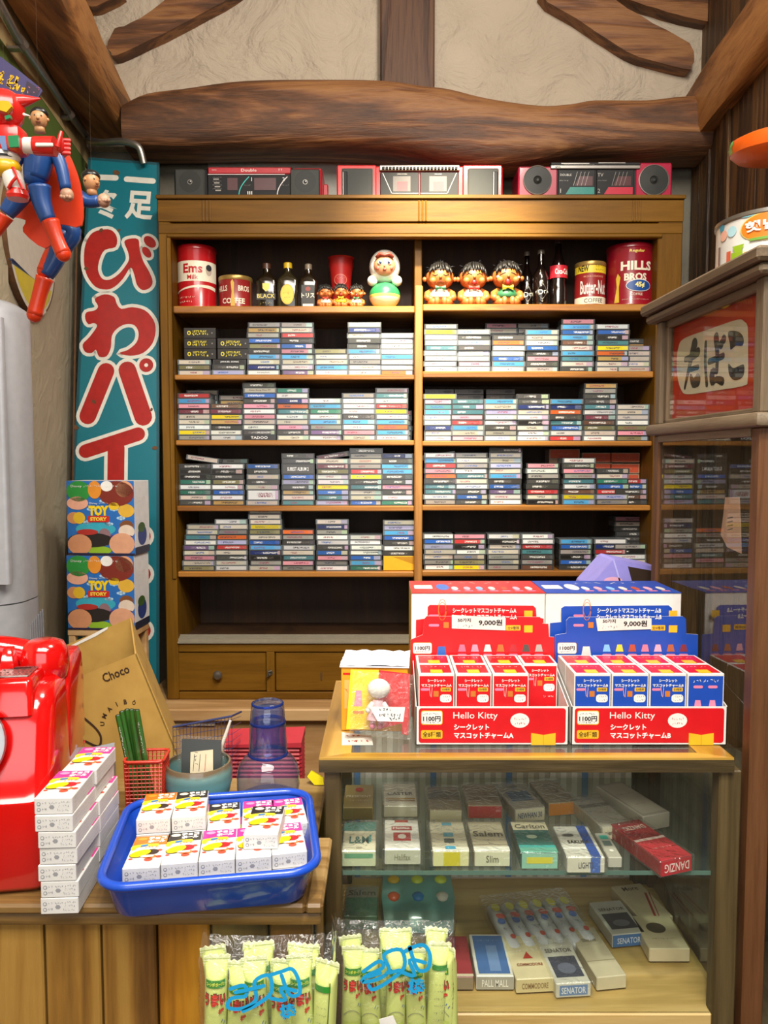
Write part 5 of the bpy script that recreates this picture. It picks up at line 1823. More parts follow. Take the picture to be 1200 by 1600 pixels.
S5([(600, 985), (628, 975), (655, 968)], [26] * 7)
S5([(598, 1040), (618, 1092), (650, 1070)], [24 + i * 7 for i in range(7)])
S5([(716, 780), (712, 940), (724, 1105)], [26] * 7)
S5([(742, 925), (795, 905), (852, 880)], [30] * 7)
S5([(797, 735), (806, 860), (802, 1000)], [46, 46, 40, 36, 32, 30, 30])
S5([(800, 1000), (765, 1010), (770, 1080), (800, 1065), (845, 1080)], [26, 28, 34, 40, 46, 50, 44, 36, 30, 30, 34, 38, 38])
for x, y in ((836, 790), (856, 752)):
    p = t5(x, y); sp_.ell(DT, p[0], p[1], 20 * u5 * 1.9, 38 * u5, PLK, 2, rot=.25)
for g in ([(890, 700), (930, 685), (985, 700), (1012, 745), (1003, 800), (950, 803), (912, 832), (905, 790)], [(895, 940), (930, 975), (975, 958), (1012, 948), (1018, 1000), (1000, 1050), (945, 1072), (905, 1040), (892, 985)]):
    sp_.poly(DT, spline([t5(*p) for p in g], 4, closed=True), PLK, 2)
put(sp_, 'sign_panel', tw, smooth=False)
MB().box(.0095, .0118, y0_, y1_, zl1 + .008, zc0 - .012, GLS).build('sign_glass', tw)
# lower glazing, shelves and backs
MB().box(.004, .007, .022, TD - .022, .05, zl0 - .004, GL).build('side_glass', tw)
MB().box(.03, TWD - .03, .009, .012, .05, zl0 - .004, GL).build('front_glass', tw)
MB().box(.03, TWD - .03, TD - .012, TD - .006, .02, zl0, M_BOARDZ).box(TWD - .014, TWD - .008, .022, TD - .022, .02, zc0, M_BOARDZ).box(.03, TWD - .03, TD - .012, TD - .006, zl1, zc0, M_BOARDZ).box(.03, TWD - .03, .006, .012, zl1, zc0, M_BOARDZ).build('back_panel', tw)
for zz_ in (.98, .62, .05):
    MB().box(.014, TWD - .015, .013, TD - .013, zz_, zz_ + .012, TWY, .002).build('shelf', tw)
MB().box(-.002, .003, .022, TD - .022, zl0 - .012, zl0, TWY, .001).build('side_rail', tw)
MB().box(.0, .008, .022, TD - .022, .0, .049, TWY, .002).build('side_rail', tw)
# a taped slip of pink paper inside the glass
DP = TM @ frame((.011, y1_, 0), (0, -1, 0), (0, 0, 1))
pa = [on(DP, *p) for p in ((1133, 777), (1155, 777), (1157, 820), (1158, 865), (1136, 855), (1126, 835), (1130, 805))]
mb = MB().prism(pa, DP, .0008, pm('#c9a090', .7))
for i in range(4):
    a, b = on(DP, 1137, 810 + i * 6), on(DP, 1145, 808 + i * 6)
    mb.stroke(DP, [a, b], .0012, INK, 1)
o = mb.build('paper_slip', smooth=False)
tag(o, 'pale pink paper slip taped inside the side glass of the tobacco cabinet', 'paper')
# round tin on the tower
zt1 = zc1 + .0006
c = (0.563, 1.13)
r = .078
H = P(1200, 321, 1.06).z - zt1
tn = thing('snack_tin', 'white round tin printed with a cartoon train and orange Korean label, on the cabinet', 'tin', (c[0], c[1], zt1))
mb = MB().lathe([(r, 0), (r, H - .008)], pm('#d8d4cc', .35), 48, cap0=True)
D = cyl_frame(r, 0, -pi / 2 - 1.05)
OG = pm('#e07818', .4)
mb.ell(D, .035, H * .66, .034, H * .26, pm('#dcc060', .4), 2, 24).ell(D, .035, H * .66, .032, H * .24, OG, 3, 24)
mb.text(D, '햇님', .029, H * .68, WHITE, h=H * .2, w=.04, lay=6, bold=.04)
mb.rrect(D, .015, H * .42, .05, H * .05, .002, pm('#6a9a3a', .4), 4)
for x, y, rx, ry, colr in ((-.035, H * .85, .006, H * .08, '#3f8aa0'), (-.030, H * .68, .008, H * .1, '#e0a890'), (-.013, H * .7, .008, H * .1, '#a9cfd6'), (.012, H * .93, .012, H * .05, '#7ab4c0')):
    mb.ell(D, x, y, rx, ry, pm(colr, .5), 2)
for x, w_, h_, colr in ((-.012, .018, .2, '#8aa81e'), (.008, .014, .16, '#c9a41e'), (.024, .014, .18, '#e07a28'), (.042, .014, .14, '#8aa81e')):
    mb.rect(D, x, H * .08, w_, H * h_, pm(colr, .5), 4)
mb.poly(D, [(-.006, H * .28), (.004, H * .28), (.008, H * .4), (-.010, H * .4)], pm('#8aa81e', .5), 4)
for x in (-.008, .0, .012, .02, .03, .04):
    mb.ell(D, x, H * .07, .003, H * .035, pm('#4a3a2a', .5), 5, 10)
mb.rect(D, -.044, 0, .006, H * .5, pm('#8a6a60', .5), 2).rect(D, -.022, H * .12, .008, H * .22, pm('#c8583a', .5), 2)
mb.build('can', tn)
MB().lathe([(r, H - .008), (r + .0025, H - .006), (r + .0025, H - .001), (r, H), (r - .003, H - .004), (r - .003, .004), (.001, .004)], M_STEEL, 48).build('rim', tn)
# cone of white paper standing in the tin, with the orange disc above
tag(MB().lathe([(.03, 0), (.0015, .14)], pm('#e8e2d8', .6), 24, cap0=True).build('paper_cone', loc=(c[0] + .02, c[1], zt1 + .006)), 'white paper cone poking out of the white round tin', 'cone')
cD = P(1226, 236, 1.10)
Rr = 78 * 1.1 / F
Mr = Matrix.Rotation(radians(7), 4, 'X') @ Matrix.Rotation(radians(-2), 4, 'Y')
OD = pm('#e85f08', .35, coat=.3)
fd = MB().lathe([(.001, -.016), (Rr * .5, -.014), (Rr * .85, -.008), (Rr * .98, 0)], OD, 64, M=Mr)
fd.lathe([(Rr * .98, 0), (Rr, .008), (Rr * .97, .017), (Rr * .8, .022), (.001, .024)], OD, 64, M=Mr)
gA = []
Gm = pm('#2f9a2c', .35, coat=.3)
for i in range(15):
    a = pi - .66 + 0.6 * i / 14
    gA.append(a)
vs = []; fs = []
for a in gA:
    for r_, z_ in ((Rr * .986, .0005), (Rr * 1.004, .008), (Rr * .975, .0172), (Rr * .9, .0202)):
        vs.append((r_ * cos(a), r_ * sin(a), z_))
for i in range(14):
    for j in range(3):
        fs.append([i * 4 + j, (i + 1) * 4 + j, (i + 1) * 4 + j + 1, i * 4 + j + 1])
fd.add(vs, fs, Gm, Mr)
o = fd.build('flying_disc', loc=cD, angle=50)
tag(o, 'orange plastic flying disc with green edge hanging above the white tin', 'toy')
sub(MB().tube([cD + Vector((0, 0, .02)), (cD.x, cD.y, 3.39)], .00008, pm('#3a2818', .6), 5), 'hanging_cord', o).matrix_parent_inverse = Matrix.Translation(-cD)


# ------------------------------------------------------------------ low glass showcase
OAK = wood('golden_oak_rail', '#8a641e', '#ab8230', '#bf9a48', 'X', 8, .35, .08, coat=.2)
OAKY = wood('golden_oak_rail_side', '#8a641e', '#ab8230', '#bf9a48', 'Y', 8, .35, .08, coat=.2)
DKZ = wood('dark_case_post', '#30260f', '#4a3c20', '#5e4e30', 'Z', 9, .5, .12)
DKX = wood('dark_case_rail', '#30260f', '#4a3c20', '#5e4e30', 'X', 9, .5, .12)
CYF, CYB = 1.0, 1.362
CX0 = P(498.5, 1185, CYF).x
CX1 = 0.4665
CZT = P(600, 1184, CYF).z
CZR = P(600, 1206, CYF).z
CZB = 0.722
sc_ = thing('glass_showcase', 'low wood framed glass showcase of cigarette packets in front of the bookcase', 'showcase', ((CX0 + CX1) / 2, CYF, CZB))
RW = .03
xpL0, xpL1 = P(507, 1300, CYF + .004).x, P(533, 1300, CYF + .004).x
xpR0, xpR1 = P(1122, 1300, CYF + .004).x, P(1157, 1300, CYF + .004).x
tf = MB()


def mitre(mb, a, b, c, d, z0, z1, m):
    mb.add([(*p, z) for z in (z0, z1) for p in (a, b, c, d)], [[0, 3, 2, 1], [4, 5, 6, 7], [0, 1, 5, 4], [1, 2, 6, 5], [2, 3, 7, 6], [3, 0, 4, 7]], m)


o_ = [(CX0, CYF), (CX1, CYF), (CX1, CYB), (CX0, CYB)]
i_ = [(CX0 + RW + .012, CYF + .018), (CX1 - RW - .012, CYF + .018), (CX1 - RW - .012, CYB - RW), (CX0 + RW + .012, CYB - RW)]
for k in range(4):
    j = (k + 1) % 4
    mitre(tf, o_[k], o_[j], i_[j], i_[k], CZR, CZT, OAK if k in (0, 2) else OAKY)
put(tf, 'top_frame', sc_, smooth=False)
put(MB().box(CX0 - .0004, CX1 + .0004, CYF - .0012, CYF + .004, CZR - .0004, CZT - .003, DKX), 'front_moulding', sc_)
TGL = glass('counter_glass', '#f8faf6', 1.0, .03, 1.5, haze=.04, hazecol='#c8c4b8')
put(MB().box(i_[0][0] - .004, i_[1][0] + .004, CYF + .016, CYB - RW + .004, CZT - .007, CZT - .001, TGL), 'top_glass', sc_)
for x0, x1 in ((xpL0, xpL1), (xpR0, xpR1)):
    for y in (CYF + .004, CYB - .028):
        put(MB().box(x0, x1, y, y + .024, CZB, CZR, DKZ, .002), 'post', sc_)
CFLR = P(600, 1586, CYF + .004).z
put(MB().box(xpL1, xpR0, CYF + .006, CYF + .022, CZB, CFLR, wood('pale_case_floor', '#a08448', '#b99a5c', '#c8ab70', 'X', 7, .4, .08), .002).box(xpL0, xpR1, CYF + .022, CYB - .006, CZB, CFLR - .002, wood('pale_case_floor', '', '', ''), .001), 'floor_board', sc_)
CGL = glass('showcase_glass', '#fbfdfb', .8, 0.0, 1.5, haze=.008, hazecol='#c8c8b8')
put(MB().box(xpL1 - .002, xpR0 + .002, CYF + .008, CYF + .011, CFLR, CZR, CGL), 'front_glass', sc_)
for x in (xpL0 + .008, xpR1 - .010):
    put(MB().box(x, x + .003, CYF + .028, CYB - .028, CFLR, CZR, CGL), 'side_glass', sc_)
GSH = glass('green_edge_glass', '#f0f7f2', 1.0, 0.0, 1.5, haze=.02, hazecol='#a8c8bc')
ZSH = P(600, 1361, CYF + .02).z
GEDGE = glass('shelf_edge', '#6f968a', 1.2, .1, 1.5, haze=.45, hazecol='#7fa397')
put(MB().box(xpL0 + .012, xpR1 - .012, CYF + .021, CYB - .03, ZSH - .006, ZSH, GSH).box(xpL1 + .001, xpR0 - .001, CYF + .0205, CYF + .0212, ZSH - .006, ZSH, GEDGE), 'glass_shelf', sc_)
bp = MB().box(xpL1, xpR0, CYB - .012, CYB - .008, CFLR, CZR, pm('#b8b2a8', .4))
for k in range(26):
    x = xpL1 + (xpR0 - xpL1) * (k + .5) / 26
    bp.box(x - .0052, x + .0052, CYB - .0145, CYB - .012, CFLR + .004, CZR, pm('#d6d2ca' if k % 7 else '#5f86b8', .35))  # striped slat colours stand in for a reflection in the glass back
put(bp, 'back_panel', sc_)
put(MB().box(P(1049, 1250, CYB - .02).x, xpR0 - .005, CYB - .020, CYB - .016, CFLR, CZR, pm('#3a3020', .5)), 'sliding_door', sc_)
# plinth below it, out of the picture
cb = thing('showcase_plinth', 'dark wooden plinth under the glass showcase', 'plinth', ((CX0 + CX1) / 2, CYF, 0))
put(MB().box(CX0 + .008, CX1 - .004, CYF + .004, CYB - .004, 0, CZB - .001, DKZ, .003), 'body', cb)

# ---- cigarette packets
FILM = glass('cellophane', '#fbfbf9', 1.15, .06, 1.5, haze=.03, hazecol='#d8d8d0', bump=.55, bscale=60)
PKN = {}


def packet(fx0, fx1, fy_end_bot, zbase, L, th, facecol, endcol, deco, label, shear=0.0, cello=False, group='cigarette packets in the showcase', ymax=None, rot=None, end_text=None):
    """flat packet, front end at the pixel row fy_end_bot on the plane zbase"""
    a = PZ(fx0, fy_end_bot, zbase); b = PZ(fx1, fy_end_bot, zbase)
    w = (b - a).length
    c = (a + b) / 2
    ang = rot if rot is not None else atan2(b.y - a.y, b.x - a.x)
    root = thing('cigarette_packet', label, 'cigarette packet', c, (0, 0, ang), group)
    mb = MB().box(-w / 2, w / 2, 0, L, 0, th, pm(facecol, .35), .0012)
    D = frame((-w / 2, 0, th), (1, 0, 0), (0, 1, 0))
    E = frame((-w / 2, 0, 0), (1, 0, 0), (0, 0, 1))
    mb.rect(E, .001, .001, w - .002, th - .002, pm(endcol, .4), 1)
    deco(mb, D, E, w, L, th)
    mb.build('carton', root)
    if cello:
        fm = MB().box(-w / 2 - .004, w / 2 + .004, -.003, L + .004, -.0004 + .0006, th + .0025, FILM, .002)
        fm.build('film_wrap', root)
    return root


def T(s, y, col, h=.008, w=None, bold=.02, up=False):
    return lambda mb, D, E, W, L, th: mb.text(D, s, W / 2, L * y, pm(col, .45), h=h, w=(w or .8) * W, bold=bold, lay=4, upside=up)


def Rf(x, y, w, h, col, lay=2):
    return lambda mb, D, E, W, L, th: mb.rect(D, W * x, L * y, W * w, L * h, pm(col, .4), lay)


def ET(s, col, h=.5, up=False, w=.7):
    return lambda mb, D, E, W, L, th: mb.text(E, s, W / 2, th * .5, pm(col, .45), h=th * h, w=W * w, bold=.01, lay=3, upside=up)


def ER(x, y, w, h, col):
    return lambda mb, D, E, W, L, th: mb.rect(E, W * x, th * y, W * w, th * h, pm(col, .4), 2)


def EL(x, y, rx, ry, col, lay=3):
    return lambda mb, D, E, W, L, th: mb.ell(D, W * x, L * y, W * rx, L * ry, pm(col, .4), lay)


def SCR(y, col, h=.004, x=.2, w=.6, s=1):
    return lambda mb, D, E, W, L, th: mb.scribble(D, W * x, L * y, W * w, h, pm(col, .5), 4, s)


def many(*fs):
    def f(*a):
        for g in fs: g(*a)
    return f


zs0 = ZSH + .0008
zf0 = CFLR + .0006
packet(536, 583, 1281, zs0, .085, .02, '#a8935a', '#77683a', many(T('PRESIDENT', .45, '#e6dcc0', .009, .85), EL(.5, .75, .14, .09, '#c23a2a'), SCR(.25, '#e6dcc0')), 'gold packet with red emblem at the back left of the glass shelf')
packet(600, 652, 1277, zs0, .085, .018, '#e8e4d6', '#cfc8b0', many(T('CASTER', .52, '#1c1a1a', .011, .8), T('The', .68, '#1c1a1a', .006, .2), Rf(0.05, .28, .9, .06, '#c99a4a'), Rf(.05, .2, .9, .05, '#a07830')), 'white packet with gold stripes, second along the back of the glass shelf', cello=True)
packet(671, 722, 1285, zs0, .085, .02, '#94846c', '#cfc6a4', many(Rf(0, .45, 1, .3, '#7d7668'), Rf(0, .05, 1, .2, '#8a7c66'), SCR(.6, '#5a5248')), 'plain brown packet with cream end, third along the back of the glass shelf', cello=True)
packet(731, 785, 1279, zs0, .08, .021, '#a08c74', '#b02c2c', many(Rf(.08, .1, .84, .5, '#94806a'), SCR(.25, '#8a2c2a', .006), SCR(.8, '#c9b89a')), 'brown packet with a bright red end on the back of the glass shelf', cello=True)
packet(803, 853, 1284, zs0, .095, .022, '#a6a094', '#d8d2b8', many(Rf(.14, .28, .74, .36, '#3d6a94'), ET('NEWHAN 30', '#2c4a7a', .4, w=.8), EL(.5, .82, .2, .05, '#8c877c')), 'pale packet with blue rectangle at the back of the glass shelf', rot=radians(12), cello=True)
packet(856, 902, 1274, zs0, .085, .021, '#a8987c', '#cf8024', many(EL(.5, .6, .26, .22, '#8d7e66'), EL(.5, .6, .2, .16, '#a08f76', 4), SCR(.2, '#6a5a44')), 'brown packet with a bright orange end on the glass shelf', rot=radians(10), cello=True)
packet(938, 990, 1311, zs0, .1, .021, '#aaa598', '#d9d3ba', many(Rf(0, .62, 1, .12, '#6e6a62'), SCR(.4, '#4a463e', .003, .35, .3), ET('pierre cardin', '#4a4436', .45, w=.8)), 'grey packet with signature end behind the red packet', rot=radians(14), cello=True)
packet(1000, 1051, 1296, zs0, .12, .024, '#b4aea0', '#b0a998', many(Rf(.08, .06, .84, .88, '#c9c3b2'), SCR(.6, '#7d7666', .005), SCR(.3, '#9a4a3a', .003, .3, .4)), 'wide silver grey packet box at the back right of the glass shelf', rot=radians(20))
packet(534, 587, 1354, zs0, .085, .022, '#d9d2b8', '#c6cba8', many(Rf(0, .68, 1, .32, '#3f7a72'), T('L&M', .36, '#2f6a66', .02, .6), Rf(.8, .3, .06, .24, '#2f9a98'), ER(.08, .55, .84, .3, '#5f9a78'), EL(.5, .1, .1, .03, '#a8a08a')), 'white and teal packet at the front left of the glass shelf', cello=True)
packet(601, 657, 1351, zs0, .088, .022, '#dcd8d0', '#b9b8a4', many(Rf(.2, .62, .6, .14, '#9c2630'), T('Halifax', .69, '#e8e0d8', .006, .5), Rf(.22, .24, .56, .32, '#e8e4dc'), Rf(.25, .26, .5, .28, '#b3242c', 3), EL(.5, .4, .12, .08, '#e8dcd4', 4), Rf(.3, .9, .4, .08, '#a83a30'), ET('Halifax', '#7d7a66', .4, w=.45)), 'white packet with red crest panels at the front of the glass shelf', cello=True)
packet(676, 733, 1354, zs0, .088, .022, '#bdb49c', '#d6d29c', many(Rf(0, 0, 1, .12, '#e4e0d0'), Rf(.36, .85, .28, .1, '#4f8ea4'), Rf(.36, .46, .28, .14, '#4a8a9c'), Rf(.36, .26, .28, .14, '#3a4a4a'), Rf(.36, .05, .28, .1, '#3aa0c8', 3), SCR(.68, '#6a6250'), ER(.3, .05, .45, .9, '#c9bc1e')), 'grey packet with teal squares and yellow end label, front of the glass shelf', cello=True)
packet(741, 797, 1354, zs0, .088, .022, '#b3a88e', '#cfceb0', many(T('Salem', .55, '#3a3a30', .016, .85, .01), Rf(0, 0, 1, .14, '#e2e0d2'), SCR(.32, '#6a6654', .004, .35, .3), Rf(0, .2, 1, .02, '#8d846c'), ET('Slim', '#6a6a54', .45, w=.35)), 'tan packet lettered Salem at the front of the glass shelf', cello=True)
packet(814, 872, 1358, zs0, .09, .023, '#1f5f58', '#8cc0aa', many(Rf(0, .72, 1, .28, '#c9bfa0'), T('Carlton', .84, '#4a4232', .013, .85, .01), EL(.45, .5, .15, .06, '#a9b8a0'), Rf(0, .16, 1, .07, '#3aa8a4'), Rf(0, 0, 1, .16, '#5faa96'), ER(.15, .35, .7, .4, '#d2c83c')), 'dark green packet with cream top at the front of the glass shelf', cello=True)
packet(886, 945, 1364, zs0, .09, .022, '#cfccc2', '#d3cfbc', many(Rf(.64, 0, .26, 1, '#1f4a9c'), T('SAKURA', .46, '#26241f', .009, .6), EL(.3, .68, .16, .05, '#4a463e'), Rf(0, .24, .62, .06, '#f0eee8'), ER(.62, 0, .26, 1, '#3a62b0'), ET('LIGHTS', '#4a4a52', .4, w=.4)), 'white packet with a dark blue stripe at the front of the glass shelf', cello=True)
packet(1028, 1086, 1366, zs0, .115, .022, '#8e1f26', '#b3202c', many(Rf(0, 0, 1, .48, '#b3222e'), Rf(0, .47, 1, .05, '#e6c8c0', 3), T('DANZIG', .8, '#dcb8ac', .011, .7, up=True), SCR(.25, '#e6a8a0', .004), ET('DANZIG', '#e8d0c8', .55, True, .8)), 'red packet lettered DANZIG at the front right of the glass shelf', rot=radians(19), cello=True)
packet(950, 972, 1356, zs0, .07, .015, '#a6a294', '#b4b0a2', many(Rf(.2, .72, .6, .16, '#3aa08e'), Rf(.2, .45, .6, .2, '#5a6a64'), EL(.5, .25, .15, .05, '#d8d4c8')), 'narrow grey packet with teal squares beside the red packet')
# lower board
packet(538, 590, 1452, zf0 + .0, .085, .022, '#4a8a72', '#5a9a88', many(Rf(0, .62, 1, .38, '#9a988a'), T('Salem', .78, '#4a4c44', .016, .85, .01)), 'grey and green packet lettered Salem on the case floor at far left', cello=True)
packet(610, 668, 1440, zf0, .085, .022, '#c9c2b4', '#b9b4a8', many(Rf(.6, .2, .3, .7, '#6a6656'), SCR(.5, '#8a8478', .006)), 'pale packet in shiny film behind the right bag of snack sticks', cello=True)
packet(955, 1010, 1479, zf0, .09, .021, '#b9b5a8', '#3d6aa0', many(Rf(.1, .14, .8, .46, '#3c3c44'), EL(.5, .3, .25, .1, '#6a6a70', 4), T('SENATOR', .72, '#5a564c', .008, .8), ET('SENATOR', '#c8d2e0', .45)), 'grey packet with dark picture and blue end behind the beige packets', rot=radians(8))
packet(1014, 1078, 1503, zf0, .085, .021, '#c2b490', '#cdbf9e', many(EL(.45, .6, .24, .16, '#4a4030'), SCR(.25, '#8a7c5c')), 'beige packet with a dark oval lying in front of the striped beige packet')
packet(1000, 1054, 1453, zf0 + .0, .10, .02, '#c6b794', '#cfc0a0', many(T('More', .86, '#5a4a36', .012, .5, .01), lambda mb, D, E, W, L, th: mb.stroke(D, [(W * .45, 0), (W * .85, L * .7)], .004, pm('#9c3a30', .4), 2, caps=False), lambda mb, D, E, W, L, th: mb.stroke(D, [(W * .57, 0), (W * .97, L * .7)], .0016, pm('#9c3a30', .4), 2, caps=False), ET('More Lights', '#7a3a30', .55, w=.6)), 'beige packet with diagonal red stripes at the right of the case floor', rot=radians(12))
packet(709, 740, 1547, zf0, .095, .02, '#93353a', '#8a7a62', many(SCR(.7, '#6a2226'), Rf(0, 0, 1, .06, '#c8b89a')), 'dark red packet on the case floor beside the right bag of snack sticks')
packet(744, 803, 1547, zf0, .098, .021, '#d2cfc2', '#a09c90', many(Rf(.08, .05, .84, .9, '#46689c'), Rf(.4, .1, .3, .6, '#6a86b0', 3), SCR(.8, '#8aa0c4'), ET('PALL MALL', '#e4e0d4', .5)), 'blue faced packet lettered PALL MALL at the front of the case floor')
packet(806, 866, 1551, zf0, .1, .021, '#cdbf96', '#c8b988', many(lambda mb, D, E, W, L, th: mb.poly(D, [(W * .38, L * .44), (W * .66, L * .44), (W * .6, L * .5), (W * .54, L * .6), (W * .46, L * .52)], pm('#b03a2c', .4), 2), T('COMMODORE', .3, '#8a4a34', .006, .7), SCR(.75, '#8a7c58'), ET('COMMODORE', '#8a6a44', .4, w=.7)), 'cream packet with a small red ship on the case floor', rot=radians(4))
packet(868, 924, 1558, zf0, .102, .021, '#ccc8ba', '#c8c6bc', many(Rf(.1, .12, .8, .45, '#33384c'), EL(.5, .3, .26, .12, '#5d6276', 4), T('SENATOR', .7, '#5d594e', .009, .8), SCR(.85, '#8a8678'), ER(.1, .15, .8, .7, '#5a80b4'), ET('SENATOR', '#dfe4ec', .45)), 'white packet with dark picture and blue end at the front of the case floor', rot=radians(5), cello=True)
packet(931, 980, 1546, zf0, .115, .02, '#bdb294', '#c2b798', many(SCR(.8, '#8f8468', .008), T('Slims', .72, '#857a5e', .008, .5), Rf(0, .3, 1, .01, '#9a8f72')), 'long beige packet at the right end of the front row on case floor', rot=radians(8))
# candy rolls in a shiny bag on the case floor
a = PZ(812, 1478, zf0)
cd = thing('candy_bag', 'clear bag of silver candy rolls with yellow and red labels on the case floor', 'bag', PZ(870, 1500, zf0), (0, 0, radians(10)))
SIL = pm('#c4c4c8', .3)
for i in range(6):
    x = -.062 + i * .024
    rl = MB().tube([(x, .004, .012), (x, .012, .013), (x, .12, .013), (x, .128, .012)], [.006, .0115, .0115, .006], SIL, 14)
    D = frame((x, .004, .0252), (1, 0, 0), (0, 1, 0))
    rl.ell(D, 0, .104, .007, .011, pm('#d2c81e', .4), 1).ell(D, .001, .080, .007, .008, pm('#c2402c', .4), 1, rot=.6).ell(D, -.002, .066, .006, .008, pm('#2c5cae', .4), 1).scribble(D, -.007, .04, .014, .012, pm('#7a7a86', .4), 1, i, .001).ell(D, .003, .026, .004, .006, pm('#c2402c', .4), 1)
    rl.build('candy_roll', cd, angle=60)
D = frame((0, 0, .026), (1, 0, 0), (0, 1, 0))
MB().box(-.080, .074, -.004, .15, .0004, .0262, FILM, .006, seg=2).build('film_wrap', cd)
# teal candy bag at the left of the floor
tb = thing('candy_bag', 'teal bag of round candies on the case floor behind the right snack bag', 'bag', PZ(655, 1462, zf0))
pl = MB().loft([[(-.055, 0, .004), (.055, 0, .004), (.055, .004, .012), (-.055, .004, .012)], [(-.06, .04, .002), (.06, .04, .002), (.06, .04, .04), (-.06, .04, .04)], [(-.058, .09, .010), (.058, .09, .010), (.058, .09, .046), (-.058, .09, .046)], [(-.06, .13, .03), (.06, .13, .03), (.06, .13, .036), (-.06, .13, .036)]], pm('#5f9490', .3, coat=.4))
pl.build('pouch', tb, angle=80)
for i, colr in enumerate(('#c9a42c', '#b8c43a', '#b8c43a', '#c8583a', '#2c74b4', '#d8d4c8')):
    x = -.04 + (i % 3) * .04
    y = .085 if i < 3 else .045
    MB().ball((x, y, .044 if i < 3 else .038), .011, pm(colr, .3), 14, 8, sc=(1, 1, .6)).build('candy', tb, angle=180)

# ------------------------------------------------------------------ display boxes on the showcase
RDX = pm('#c8141c', .32); BLX = pm('#1a46a6', .32); WCB = pm('#dcd6cf', .45); YEB = pm('#e2ae22', .4); PNK = pm('#d87a9a', .4); ORC = pm('#c07028', .4)
Z0 = CZT + .0004


